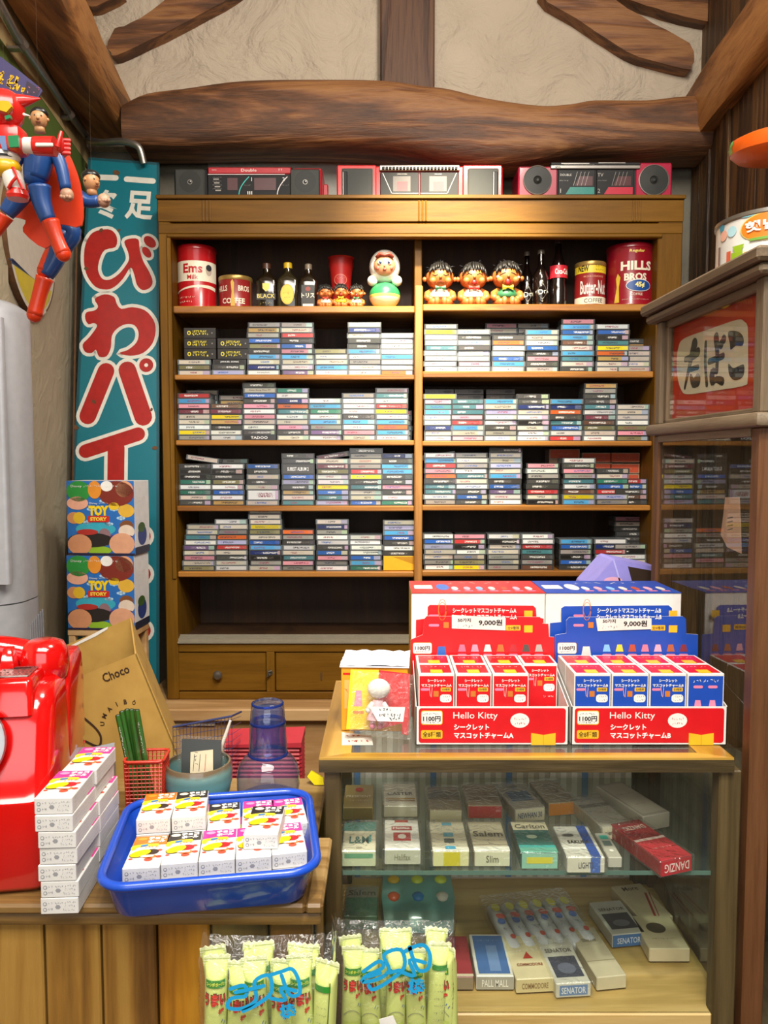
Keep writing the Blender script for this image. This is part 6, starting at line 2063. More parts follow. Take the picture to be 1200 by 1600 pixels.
def display(letter, xa, xb, Yf, col, header, header2, xh_off, group):
    a = P(xa, 1163, Yf).x; b = P(xb, 1163, Yf).x
    w = b - a
    d = .118
    z1 = P(600, 1104, Yf).z
    zlip = z1 - Z0
    nm = 'red' if letter == 'A' else 'blue'
    root = thing('display_box', f'{nm} backed counter display of small boxes on the showcase', 'display box', ((a + b) / 2, Yf, Z0), group='counter display boxes')
    mb = MB().box(a, b, Yf, Yf + .0012, Z0, z1, WCB).box(a, b, Yf, Yf + d, Z0, Z0 + .001, WCB)
    for x, s_ in ((a, 1), (b, -1)):
        q = [(x, Yf, Z0), (x, Yf + d, Z0), (x, Yf + d, Z0 + .09), (x, Yf, z1)]
        mb.add([(p[0], p[1], p[2]) for p in q] + [(p[0] + s_ * .0012, p[1], p[2]) for p in q], [[0, 1, 2, 3], [4, 7, 6, 5], [0, 3, 7, 4], [1, 5, 6, 2], [2, 6, 7, 3], [0, 4, 5, 1]], WCB)
    put(mb, 'tray', root, smooth=False)
    D = frame((a, Yf - .0001, Z0), (1, 0, 0), (0, 0, 1))
    H = zlip
    pr = MB()
    pr.rrect(D, w * .02, H * .06, w * .96, H * .9, .004, RDX, 1)
    pr.rrect(D, w * .035, H * .53, w * .14, H * .37, .003, YEB, 2).rrect(D, w * .038, H * .55, w * .134, H * .33, .003, WHITE, 3).text(D, '1100円', w * .105, H * .69, BLACK, h=H * .14, w=w * .115, lay=4, bold=.03).scribble(D, w * .05, H * .79, w * .1, H * .05, INK, 4, 3, .0004).scribble(D, w * .05, H * .57, w * .1, H * .05, INK, 4, 4, .0005)
    pr.rrect(D, w * .035, H * .17, w * .14, H * .22, .002, YEB, 2).text(D, '全8種類', w * .105, H * .28, BLACK, h=H * .15, w=w * .12, lay=3, bold=.008)
    pr.text(D, 'Hello Kitty', w * .39, H * .75, WHITE, h=H * .22, w=w * .29, lay=2, bold=.005)
    WOUT = pm('#f0e8e4', .4)
    for s_, x0_, ww, y_ in (('シークレット', .25, .23, .47), ('マスコットチャーム' + letter, .25, .39, .25)):
        pr.text(D, s_, w * (x0_ + ww / 2), H * y_, WOUT, h=H * .16, w=w * ww, lay=2, bold=.035)
    pr.ell(D, w * .68, H * .64, w * .062, H * .19, WHITE, 2).scribble(D, w * .64, H * .66, w * .08, H * .06, RDX, 3, 5, .0005).scribble(D, w * .645, H * .54, w * .07, H * .06, RDX, 3, 6, .0005)
    pr.poly(D, [(w * .755, 0.0002), (w * .915, 0.0002), (w * .915, H * .32), (w * .835, H * .27), (w * .755, H * .32)], YEB, 3).stroke(D, [(w * .835, 0.0005), (w * .835, H * .27)], .0006, ORC, 4, caps=False)
    put(pr, 'front_print', root, smooth=False)
    Yh = Yf + d - .003
    for hi, (pts, dy, full) in enumerate(((header, 0, True), (header2, .02, False))):
        DH = frame((0, Yh + dy, 0), (1, 0, 0), (0, 0, 1))
        pp = [on(DH, *p) for p in pts]
        zlow = min(p[1] for p in pp)
        if zlow > Z0:
            pp = [(x, (Z0 + .0012 if abs(y - zlow) < .002 else y)) for x, y in pp]
        hm = MB().prism(pp, DH, .0012, col, WCB)
        X = lambda x, y: on(DH, x, y)
        dx = xh_off
        ty = 964 if full else 954
        p = X(dx + 757, ty); hm.text(DH, 'シークレットマスコットチャーム' + letter, p[0], p[1], WHITE, h=.0085, w=.099, lay=1, bold=.03)
        p = X(dx + 825, 978 if full else 955); hm.rect(DH, p[0] - .006, p[1] - .010, .013, .011, YEB, 2)
        p = X(dx + 691, 955 if full else 950)
        hm.stroke(DH, [(p[0] + .006 * cos(t * .5), p[1] + .014 * sin(t * .5)) for t in range(14)], .0008, ORC, 2, caps=False)
        p = X(dx + 678, 977 if full else 962); hm.rrect(DH, p[0] - .008, p[1] - .002, .016, .004, .002, PNK, 1)
        if full:
            p = X(dx + 660, 1013)
            hm.rrect(DH, p[0] - .0145, p[1] - .0085, .029, .0175, .003, YEB, 1).rrect(DH, p[0] - .014, p[1] - .008, .028, .0165, .003, WHITE, 2).text(DH, '1100円', p[0], p[1] + .0005, BLACK, h=.0065, w=.023, lay=3, bold=.03).scribble(DH, p[0] - .01, p[1] + .0045, .02, .0022, INK, 3, 1, .0003).scribble(DH, p[0] - .01, p[1] - .0065, .02, .0025, INK, 3, 2, .0004)
            p = X(dx + 802, 981); hm.rrect(DH, p[0] - .011, p[1] - .004, .022, .0082, .001, YEB, 2).text(DH, '全8種類', p[0], p[1], INK, h=.005, w=.018, lay=3)
            p = X(dx + 697, 977); hm.rect(DH, p[0] - .004, p[1] - .004, .008, .009, ORC, 3)
            for i in range(7):
                p = X(dx + 722 + i * 20, 1023.5)
                hm.rrect(DH, p[0] - .007, p[1] - .002, .014, .004, .002, PNK, 1)
                cl = (['#c96a86', '#d890a6', '#e0d4cc', '#b06a30', '#a8242c', '#4a4a44', '#a9a49c'] if letter == 'A' else ['#7ab4e0', '#d8c83a', '#b04a34', '#d8788e', '#e0a0b4', '#a85a38', '#7a2a34'])[i]
                p = X(dx + 722 + i * 20, 1010)
                hm.poly(DH, [(p[0] - .006, p[1] - .008), (p[0] + .006, p[1] - .008), (p[0] + .0035, p[1] + .003), (p[0] - .0035, p[1] + .003)], pm(cl, .45), 1)
            p = X(dx + 690, 1015); hm.poly(DH, [(p[0] - .008, p[1] - .012), (p[0] + .008, p[1] - .012), (p[0] + .005, p[1] + .005), (p[0] - .005, p[1] + .005)], pm('#2f62b4' if letter == 'A' else '#d8d0c8', .45), 1)
        put(hm, 'header_card', root, smooth=False)
        if full:
            DP_ = frame((0, Yh + dy - .0012, 0), (1, 0, 0), (0, 0, 1))
            c4 = ((706, 961), (790, 965), (790, 985), (706, 982)) if letter == 'A' else ((931, 966), (1018, 966), (1018, 983), (934, 986))
            c4 = [on(DP_, *p) for p in c4]
            tg = MB().prism(c4, DP_, .0005, pm('#d2cfc8', .6))
            cx_ = (c4[0][0] + c4[1][0]) / 2; cy_ = (c4[0][1] + c4[2][1]) / 2
            tg.text(DP_, '9,000원', cx_ + .018, cy_, BLACK, h=.010, w=.036, lay=1, bold=.03).text(DP_, '50가지', cx_ - .022, cy_ + .004, BLACK, h=.006, w=.02, lay=1, bold=.03).scribble(DP_, cx_ - .032, cy_ - .008, .022, .005, INK, 1, 4, .0005)
            put(tg, 'price_tag', root, smooth=False)
    # the little boxes
    bw = (w - .006) / 4
    bh = P(600, 1052, Yf + .005).z - Z0 - .0014
    for r_ in range(2):
        for i in range(4):
            if letter == 'A' and r_ == 0 and i == 3: continue
            x = a + .003 + bw * (i + .5)
            y = Yf + .004 + r_ * .052
            pl_ = ['first', 'second', 'third', 'last'][i]
            rt = thing('small_box', f'small {nm} fronted mascot box, {pl_} from left in the {"front" if r_ == 0 else "back"} row of the {nm} display', 'box', (x, y, Z0 + .0013), group=f'small boxes in the {nm} display')
            hw = bw / 2 - .0008
            bx = MB().box(-hw, hw, 0, .05, 0, bh, WCB, .0006)
            E = frame((-hw, 0, 0), (1, 0, 0), (0, 0, 1)); TT = frame((-hw, 0, bh), (1, 0, 0), (0, 1, 0))
            W2 = 2 * hw
            bx.rect(E, W2 * .03, .001, W2 * .94, bh * .955, col, 1)
            bx.rect(TT, W2 * .07, .004, W2 * .86, .042, RDX, 1).rect(TT, W2 * .34, .0006, W2 * .34, .018, YEB, 2).scribble(TT, W2 * .2, .030, W2 * .6, .007, pm('#e0b0b0', .4), 2, i, .0007)
            if letter == 'B' and i == 3 and r_ == 0:
                bx.scribble(E, W2 * .15, bh * .87, W2 * .7, .005, WHITE, 2, 3, .0006).rrect(E, W2 * .16, bh * .79, W2 * .26, .004, .002, PNK, 2).rrect(E, W2 * .56, bh * .79, W2 * .26, .004, .002, PNK, 2)
                for q_ in (.29, .69):
                    bx.poly(E, [(W2 * (q_ - .12), bh * .45), (W2 * (q_ + .12), bh * .45), (W2 * (q_ + .07), bh * .62), (W2 * (q_ - .07), bh * .62)], pm('#d884a0', .4), 2)
            else:
                bx.text(E, 'シークレット', W2 * .5, bh * .90, WHITE, h=bh * .045, w=W2 * .5, lay=2, bold=.04).text(E, 'マスコットチャーム' + letter, W2 * .5, bh * .83, WHITE, h=bh * .045, w=W2 * .84, lay=2, bold=.04)
                bx.rrect(E, W2 * .06, bh * .755, W2 * .24, .0036, .0018, PNK, 2).rrect(E, W2 * .62, bh * .745, W2 * .28, .0055, .001, YEB, 2).text(E, '全8種類', W2 * .76, bh * .775, INK, h=.0035, w=W2 * .22, lay=3)
                bx.rrect(E, W2 * .6, bh * .59, W2 * .32, .011, .004, WHITE, 2).scribble(E, W2 * .64, bh * .66, W2 * .24, .003, INK, 3, 7, .0003).scribble(E, W2 * .64, bh * .61, W2 * .24, .003, INK, 3, 8, .0003)
                bx.rect(E, W2 * .42, bh * .67, W2 * .14, .008, ORC, 2).stroke(E, [(W2 * .30, bh * .82), (W2 * .33, bh * .68), (W2 * .36, bh * .66), (W2 * .38, bh * .8)], .0007, pm('#d8a8a0', .4), 2, caps=False)
                bx.scribble(E, W2 * .6, bh * .50, W2 * .3, .003, WHITE, 2, 9, .0004)
            bx.build('carton', rt)
    return root


z5 = lambda l: [(500 + x / 3, 880 + y / 3) for x, y in l]
z6 = lambda l: [(820 + x / 3.158, 880 + y / 3.158) for x, y in l]
display('A', 649.5, 888, 1.045, RDX, z5([(427, 468), (425, 358), (482, 335), (488, 262), (500, 248), (1030, 252), (1040, 262), (1042, 282), (1070, 284), (1074, 345), (1098, 346), (1106, 468)]), z5([(450, 290), (450, 265), (505, 258), (505, 205), (515, 195), (1000, 199), (1012, 212), (1015, 252), (1048, 260), (1050, 290)]), 0, 'a')
display('B', 892.5, 1135, 1.045, BLX, z6([(155, 492), (150, 355), (205, 345), (205, 282), (220, 266), (780, 262), (795, 275), (797, 348), (855, 352), (858, 492)]), z6([(125, 330), (125, 295), (180, 290), (180, 222), (195, 212), (710, 208), (726, 222), (727, 330)]), 226, 'b')
# pair of closed white boxes behind
for nm, xa, xb, col, px in (('red', 643, 852, RDX, 643), ('blue', 853, 1065, BLX, 852)):
    Y = 1.185
    a = P(xa, 926, Y); b = P(xb, 926, Y)
    w = b.x - a.x
    d = .118
    H = a.z - Z0
    rt = thing('carton_box', f'white carton with a printed {nm} lid standing behind the {nm} display', 'box', ((a.x + b.x) / 2, Y, Z0), group='closed white display cartons')
    MB().box(-w / 2, w / 2, 0, d, 0, H - .0006, WCB, .001).box(-w / 2 - .0002, -w / 2 + .001, 0.001, d - .001, .001, H - .002, pm('#c9a23a', .5)).build('carton', rt)
    T_ = frame((-w / 2, 0, H), (1, 0, 0), (0, 1, 0))
    ld = MB().box(-w / 2, w / 2, -.0012, d, H - .0006, H, col)
    rng = random.Random(xa)
    ld.rrect(T_, w * .03, d * .3, w * .14, d * .3, .003, WHITE, 1)
    for i in range(7):
        colr = ['#e0d8d4', '#d89aac', '#7aa8d8', '#d8c8c0', '#b04a34', '#e0a0b4', '#d8d0c8'][i]
        ld.ell(T_, w * (.34 + i * .095), d * .34, w * .026, d * .14, pm(colr, .4), 1).rrect(T_, w * (.31 + i * .095), d * .1, w * .065, d * .07, .002, PNK, 1)
    ld.scribble(T_, w * .3, d * .7, w * .5, d * .18, WHITE, 1, 3, .0012).ell(T_, w * .25, d * .45, w * .05, d * .25, pm('#3a6ab8' if nm == 'red' else '#e0d8d4', .4), 1)
    ld.build('lid', rt, smooth=False)

# plastic wrapped doll with its yellow boxes, price slip
a = P(533, 1126, 1.10); b = P(637, 1120, 1.10)
H = P(0, 1043, 1.10).z - Z0
w = b.x - a.x
d = .085
yb0 = thing('toy_box', 'yellow toy box with a crinkled white top wrapped in film, left end of the showcase', 'box', ((a.x + b.x) / 2, 1.10, Z0), (0, 0, radians(-3)))
mb = MB().box(-w / 2, w / 2, 0, d, 0, H, pm('#dc9a1e', .4), .001)
L_ = face(-w / 2, w / 2, 0, d, 0, H, 'front')
mb.rect(L_, w * .03, H * .88, w * .24, .003, RDX, 1).rect(L_, w * .05, H * .35, w * .2, H * .45, pm('#e0b060', .4), 1).scribble(L_, w * .05, H * .6, w * .2, H * .08, pm('#c8703a', .4), 2, 2)
mb.build('carton', yb0)
tp = MB()
n = 12
rg = random.Random(4)
vs = [(-w / 2 - .002 + (w + .004) * i / n, -.002 + (d + .004) * j / n, H + .002 + rg.uniform(0, .003)) for j in range(n + 1) for i in range(n + 1)]
tp.add(vs, [[j * (n + 1) + i, j * (n + 1) + i + 1, (j + 1) * (n + 1) + i + 1, (j + 1) * (n + 1) + i] for j in range(n) for i in range(n)], pm('#e2e4ea', .25, coat=.4))
tp.box(-w / 2 - .002, w / 2 + .002, -.002, d + .002, H + .0002, H + .002, pm('#e2e4ea', .25, coat=.4))
tp.build('film_top', yb0, smooth=False)
# doll in a bag leaning on that box
Yd = 1.062
DB = frame(P(545, 1140, Yd), Vector((1, .12, -.06)), Vector((0.04, .18, 1)))
ORG = P(587, 1141, Yd)
bag = thing('bagged_doll', 'small white and pink toy doll in a clear bag on a yellow and red card', 'doll', ORG)
qd = lambda x, y, off=0.0: DB @ Vector((*on(DB, x, y), off))
cardp = lambda l: [on(DB, *p) for p in l]
cb_ = MB().prism(cardp([(541, 1139), (548, 1046), (592, 1047), (588, 1140)]), DB, .001, pm('#e4c014', .4)).prism(cardp([(588, 1140), (592, 1047), (641, 1053), (638, 1149), (628, 1147), (628, 1130)]), DB, .001, RDX)
p = on(DB, 560, 1090); cb_.poly(DB, [(p[0] - .006, p[1] - .012), (p[0] + .006, p[1] - .012), (p[0] + .004, p[1] + .01), (p[0] - .004, p[1] + .01)], pm('#d88aa0', .4), 1)
p = on(DB, 560, 1113); cb_.rrect(DB, p[0] - .008, p[1] - .002, .016, .004, .002, pm('#c8783a', .4), 1)
for i in range(3):
    p = on(DB, 552, 1118 + i * 4); cb_.scribble(DB, p[0], p[1], .013, .0022, pm('#a8783a', .4), 1, i, .0004)
for i in range(4):
    p = on(DB, 622, 1068 + i * 8); cb_.scribble(DB, p[0], p[1], .014, .003, pm('#e8a8a8', .4), 1, i, .0006)
put(cb_, 'backing_card', bag, smooth=False)
kk = Yd / F
put(MB().ball(qd(590, 1074, .014), 17 * kk, pm('#e6e2dc', .35), 22, 14, sc=(1.08, .75, .92)), 'head', bag, angle=180)
put(MB().tube([qd(589, 1092, .012), qd(588, 1104, .012), qd(586, 1118, .012), qd(586, 1122, .012)], [8 * kk, 10 * kk, 15 * kk, 15.5 * kk], pm('#dfb6c2', .4), 18), 'dress', bag, angle=60)
for s_ in (-1, 1):
    put(MB().tube([qd(589 + s_ * 8, 1096, .013), qd(588 + s_ * 15, 1106, .016)], [4 * kk, 4.5 * kk], pm('#e6e2dc', .35), 10).ball(qd(588 + s_ * 15, 1107, .016), 4.5 * kk, pm('#e6e2dc', .35), 10, 8), 'arm', bag, angle=180)
    put(MB().tube([qd(586 + s_ * 6, 1122, .012), qd(586 + s_ * 6, 1131, .012)], 4.5 * kk, pm('#e0a8b8', .4), 10).ball(qd(586 + s_ * 6, 1132, .015), 5 * kk, pm('#c86a86', .4), 10, 8), 'leg', bag, angle=180)
put(MB().prism(cardp([(543, 1141), (549, 1045), (641, 1051), (638, 1151)]), DB @ Matrix.Translation((0, 0, .028)), .0004, FILM), 'film_bag', bag)
DN = DB @ Matrix.Translation((0, 0, .029))
c4 = [on(DN, *p) for p in ((577, 1104), (633, 1105), (630, 1128), (590, 1127))]
tg = MB().prism(c4, DN, .0005, pm('#c9c8c4', .6))
for i, (x, y, ww) in enumerate(((592, 1112, .016), (592, 1120, .03), (608, 1126, .016))):
    p = on(DN, x, y); tg.scribble(DN, p[0], p[1], ww, .005, BLACK, 1, i, .0009)
put(tg, 'price_tag', bag, smooth=False)
# handwritten white slip
DF = frame((0, 0, CZT + .0005), (1, 0, 0), (0, 1, 0))
sl = [on(DF, *p) for p in ((534, 1144), (580, 1149), (583, 1164), (534, 1164))]
mb = MB().prism(sl, DF, .0004, pm('#cfccc4', .6))
for i, (x, y, ww) in enumerate(((540, 1150, .022), (543, 1158, .03))):
    p = on(DF, x, y); mb.scribble(DF, p[0], p[1] - .004, ww, .008, pm('#b02c18', .5), 1, i, .0018)
o = mb.build('paper_note', smooth=False); tag(o, 'small white note with red handwriting lying on the front of the showcase', 'note')
# lilac gift bag behind the blue carton
pb = thing('gift_bag', 'lilac paper gift bag with a dark window standing behind the blue carton', 'bag', P(985, 1100, 1.52))
LIL = pm('#8f88d2', .45)
DG = frame((0, 1.50, 0), (1, 0, 0), (0, 0, 1))
pg = [on(DG, *p) for p in ((905, 960), (921, 916), (957, 876), (962, 874), (1032, 888), (1032, 960))]
put(MB().prism(pg, DG, .10, LIL), 'bag_body', pb, smooth=False)
mb = MB()
mb.poly(DG, [on(DG, *p) for p in ((981, 885), (1026, 893), (1026, 940), (996, 940))], pm('#3a2e26', .15, coat=.6), 1)
mb.stroke(DG, [on(DG, 959, 876), on(DG, 975, 930)], .003, pm('#b0aae4', .4), 2)
p = on(DG, 958, 907); mb.ell(DG, p[0], p[1], .018, .007, pm('#d8a0b8', .4), 2)
put(mb, 'window', pb, smooth=False)
zg_ = min(p[1] for p in pg)
stl = thing('wooden_stool', 'plain wooden stool behind the showcase carrying the lilac bag', 'stool', P(985, 1100, 1.56).xy.to_3d())
cx_ = P(985, 1100, 1.56).x
put(MB().box(cx_ - .12, cx_ + .1, 1.48, 1.72, zg_ - .03, zg_ - .001, M_BASE, .004), 'seat', stl)
for sx_ in (-.10, .08):
    for sy_ in (1.50, 1.70):
        put(MB().box(cx_ + sx_ - .014, cx_ + sx_ + .014, sy_ - .014, sy_ + .014, 0, zg_ - .03, M_BASE, .003), 'leg', stl)


# ------------------------------------------------------------------ counter
CTW = wood('worn_counter_top', '#5c4220', '#866636', '#a98a58', 'X', 7, .5, .12)
CTZ = wood('counter_front_plank', '#5a3a14', '#8a6226', '#a8823e', 'Z', 5, .5, .12)
CTZ2 = wood('counter_front_plank_yellow', '#7a4c10', '#a8721a', '#c4922e', 'Z', 5, .45, .12)
CTZ3 = wood('counter_front_plank_dull', '#4c3a1c', '#74602c', '#8f7a44', 'Z', 5, .55, .12)
ZC = 1.0
KX1 = P(504, 1430, .836).x
ct = thing('counter', 'worn wooden counter with plank front carrying the tray and red telephone', 'counter', (-.5, .84, 0))
KXB = CX0 - .003
put(MB().box(-.93, KXB, .838, 1.19, ZC - .012, ZC, CTW, .003).box(KXB + .0002, KX1, .838, .997, ZC - .012, ZC, CTW, .003).box(-.93, KX1 - .002, .843, .997, ZC - .028, ZC - .0125, CTW, .004, seg=2), 'top', ct)
xs = [-.92] + [PZ(px, 1500, .95).x for px in ()] 
jx = [P(px, 1530, .852).x for px in (-170, -60, 70, 159, 246, 330, 420)]
jx = [-.92] + jx + [KX1 - .012]
for i in range(len(jx) - 1):
    put(MB().box(jx[i] + .0014, jx[i + 1] - .0014, .852, .872, 0, ZC - .028, [CTZ, CTZ3, CTZ, CTZ, CTZ, CTZ2, CTZ3, CTZ][i % 8], .002), 'front_plank', ct)
put(MB().box(-.92, KX1 - .012, .874, .89, 0, ZC - .029, pm('#1a140c', .8)).box(-.92, KXB - .002, 1.16, 1.18, 0, ZC - .0125, CTZ3).box(KX1 - .03, KX1 - .012, .89, .996, 0, ZC - .029, CTZ), 'carcass', ct)
# back shelf a step lower behind the counter
bs = thing('back_shelf', 'low plain shelf just behind the counter', 'shelf', (-.4, 1.25, 0))
put(MB().box(-.335, -.09, 1.195, 1.34, .90, .925, M_BASE, .003), 'board', bs)
for x in (-.315, -.12):
    put(MB().box(x - .012, x + .012, 1.2, 1.33, 0, .90, M_BASE, .003), 'upright', bs)

# ------------------------------------------------------------------ red telephone
PR = pm('#c80c0c', .16, coat=1.0, var=.02)
ph = thing('public_telephone', 'glossy red vintage public telephone at the left end of the counter', 'telephone', (-.475, .96, ZC))
px0, px1 = -.565, -.389


def rsec(x0, x1, y0, y1, z, r, n=5):
    return rr(x0, x1, y0, y1, z, r, n)


lb = MB().loft([rsec(px0 + .004, px1 - .004, .866, 1.07, ZC + .004, .016), rsec(px0, px1, .862, 1.074, ZC + .010, .018), rsec(px0, px1, .862, 1.074, ZC + .108, .018)], PR)
put(lb, 'lower_body', ph, angle=60)
ub = MB()
zz = [(.1085, .864, 0), (.118, .872, .0), (.15, .884, .001), (.18, .894, .002), (.205, .902, .003), (.222, .915, .006), (.230, .935, .012)]
ub.loft([rsec(px0 + i_, px1 - i_, yf, 1.07 - i_, ZC + z, .026) for z, yf, i_ in zz], PR)
put(ub, 'upper_body', ph, angle=60)
# shoulder at the back right, rising behind the cradle
put(MB().loft([rsec(px0 + .01, px1 + .0005, .955, 1.074, ZC + .12, .02), rsec(px0 + .01, px1 + .0005, .965, 1.074, ZC + .20, .02), rsec(px0 + .012, px1 - .002, .985, 1.072, ZC + .236, .016), rsec(px0 + .02, px1 - .006, 1.0, 1.070, ZC + .243, .012)], PR), 'shoulder', ph, angle=60)
# coin slot block with chrome plate
a = PZ(3, 1102, ZC + .231); b = PZ(66, 1102, ZC + .231)
bx0, bx1 = P(2, 1090, .915).x, P(66, 1090, .915).x
put(MB().loft([rsec(bx0 - .004, bx1 + .003, .896, .985, ZC + .2, .008), rsec(bx0 - .002, bx1 + .001, .902, .985, ZC + .238, .008), rsec(bx0, bx1 - .001, .906, .985, ZC + .242, .008)], PR), 'coin_block', ph, angle=50)
cp = MB().box(bx0 + .004, bx1 - .005, .913, .958, ZC + .2421, ZC + .2445, pm('#a8a8a4', .25, .9), .001)
D = frame((bx0 + .004, .913, ZC + .2446), (1, 0, 0), (0, 1, 0))
for i in range(4):
    cp.scribble(D, .003, .005 + i * .010, .036, .006, pm('#4a4a48', .4), 1, i, .001)
cp.rect(D, .010, .034, .024, .004, BLACK, 2)
put(cp, 'coin_plate', ph)
# cradle prong
put(MB().loft([[P(x, 1066, .955) + Vector((0, dy, 0)) for x, dy in ((24, -.01), (50, -.01), (50, .012), (24, .012))], [P(x, 1040, .955) + Vector((0, dy, 0)) for x, dy in ((27, -.008), (48, -.008), (48, .012), (27, .012))], [P(x, 1009, .96) + Vector((0, dy, 0)) for x, dy in ((32, -.005), (43, -.005), (43, .010), (32, .010))]], PR), 'cradle', ph, angle=80)
# handset lying across the top
hs = MB()
cz = P(60, 1018, .985).z
hx1 = P(114, 1018, .985).x
pts = [(hx1 - .20, .985, cz + .0), (hx1 - .15, .985, cz + .010), (hx1 - .10, .985, cz + .011), (hx1 - .06, .985, cz + .006), (hx1 - .025, .985, cz - .004), (hx1 - .004, .985, cz - .010)]
hs.tube(spline(pts, 5), [.016 + .004 * max(0, (i - 12) / 13) for i in range(26)], PR, 20)
ear = [(.014, .014), (.024, .010), (.029, 0), (.030, -.016), (.0285, -.034), (.024, -.038), (.001, -.038)]
hs.lathe(ear, PR, 28, c=(hx1 - .016, .985, cz + .004), sx=1.0, cap0=True)
hs.lathe(ear, PR, 28, c=(hx1 - .20, .985, cz + .004), sx=1.0, cap0=True)
put(hs, 'handset', ph, angle=60)
# dial
cd = P(-45, 1157, .878)
tilt = Matrix.Translation((cd.x, .874, cd.z)) @ Matrix.Rotation(pi / 2 - .32, 4, 'X')
dl_ = MB().lathe([(.047, -.004), (.047, .003), (.044, .004), (.033, .004), (.031, .002)], pm('#9a9a9c', .3, .7), 40, M=tilt)
put(dl_, 'dial_ring', ph)
put(MB().lathe([(.031, .001), (.030, .004), (.001, .005)], PR, 36, M=tilt), 'dial_plate', ph)
# a printed white card hung on the phone's left
cdp = P(-8, 1040, .90)
put(MB().box(P(-30, 1040, .896).x, P(5, 1040, .896).x, .895, .8956, P(0, 1080, .896).z, P(0, 1012, .896).z, WHITE), 'paper_label', ph)

# turn the whole telephone a little about its front right foot
crn = Vector((px1, .862, ZC))
ang = radians(9)
ph.location = crn + Matrix.Rotation(ang, 3, 'Z') @ (Vector(ph.location) - crn)
ph.rotation_euler = (0, 0, ang)

# ------------------------------------------------------------------ little candy cartons
CHW, CHT, CHL = .041, .0185, .074
CCOL = dict(o='#e2701c', k='#2c2824', p='#d8388c')
CNM = dict(o='orange topped', k='black topped', p='pink topped')
WBX = pm('#cfcdc9', .4)
GPR = pm('#8d8d90', .5)
_cm = {}


def candy_mesh(c):
    if c in _cm: return _cm[c]
    mb = MB().box(-CHW / 2, CHW / 2, 0, CHL, 0, CHT, WBX, .0008)
    D = frame((-CHW / 2, 0, CHT), (1, 0, 0), (0, 1, 0)); E = frame((-CHW / 2, 0, 0), (1, 0, 0), (0, 0, 1))
    W_, L_ = CHW, CHL
    mb.rect(D, .0006, L_ * .70, W_ - .0012, L_ * .295, pm(CCOL[c], .35), 1)
    mb.text(D, 'チョコ', W_ * .66, L_ * .92, WHITE, h=.0075, w=W_ * .5, lay=2, bold=.08, rot=.06).text(D, 'ボール', W_ * .66, L_ * .82, WHITE if c != 'o' else WHITE, h=.0075, w=W_ * .5, lay=2, bold=.08, rot=.06)
    mb.ell(D, W_ * .24, L_ * .9, W_ * .14, L_ * .05, pm('#e8d8c0' if c == 'k' else '#e8902c' if c == 'o' else '#e890b8', .4), 2)
    mb.stroke(D, [(W_ * .12, L_ * .66), (W_ * .4, L_ * .70), (W_ * .7, L_ * .69)], .006, pm('#e6cc2c', .4), 2).stroke(D, [(W_ * .3, L_ * .67), (W_ * .42, L_ * .69)], .004, pm('#3a7ab8', .4), 3).ell(D, W_ * .08, L_ * .62, W_ * .08, L_ * .08, pm('#e6d42c', .4), 1)
    mb.scribble(D, W_ * .4, L_ * .6, W_ * .4, .004, pm('#c8963a', .4), 2, 3, .0009)
    mb.ell(D, W_ * .34, L_ * .42, W_ * .31, L_ * .105, pm('#5a4a10', .4), 3, rot=.5).ell(D, W_ * .34, L_ * .42, W_ * .295, L_ * .096, pm('#e8c414', .35), 4, rot=.5).ell(D, W_ * .64, L_ * .47, W_ * .2, L_ * .085, pm('#c8242c' if c != 'o' else '#3a2c28', .4), 2).ell(D, W_ * .62, L_ * .33, W_ * .2, L_ * .06, pm('#e07a38', .4), 1)
    for x, y, r_ in ((.1, .4, .05), (.12, .27, .05), (.85, .52, .06), (.88, .32, .07), (.62, .24, .1)):
        mb.ell(D, W_ * x, L_ * y, W_ * r_ * 1.2, L_ * r_ * .55, pm('#c8503a', .4), 1)
    mb.rrect(D, W_ * .38, L_ * .30, W_ * .36, L_ * .06, .001, WHITE, 4)
    mb.ell(E, W_ * .12, CHT * .65, .0022, .0022, GPR, 1, 10).ell(E, W_ * .12, CHT * .65, .0014, .0014, WBX, 2, 10).ell(E, W_ * .12, CHT * .3, .0022, .0022, GPR, 1, 10).ell(E, W_ * .12, CHT * .3, .0014, .0014, WBX, 2, 10)
    for i, (x, y, ww) in enumerate(((.2, .6, .12), (.2, .25, .12), (.38, .6, .22), (.64, .65, .3), (.64, .42, .3), (.58, .2, .34))):
        mb.scribble(E, W_ * x, CHT * y, W_ * ww, CHT * .16, GPR, 1, i, .0004)
    mb.ell(E, W_ * .46, CHT * .45, .003, .0025, GPR, 1, 6)
    S_ = frame((CHW / 2, 0, 0), (0, 1, 0), (0, 0, 1))
    for i in range(3):
        mb.scribble(S_, L_ * .1, CHT * (.2 + .25 * i), L_ * .8, CHT * .14, pm('#b0b0b4', .5), 1, i, .0004)
    o = mb.build('candy_carton')
    _cm[c] = o.data
    bpy.data.objects.remove(o)
    return _cm[c]


def candy(c, loc, rz, label, group, pitch=0.0):
    o = bpy.data.objects.new('candy_carton', candy_mesh(c))
    C.objects.link(o)
    o.location = loc
    o.rotation_euler = (pitch, 0, rz)
    tag(o, label, 'candy box', group)
    return o


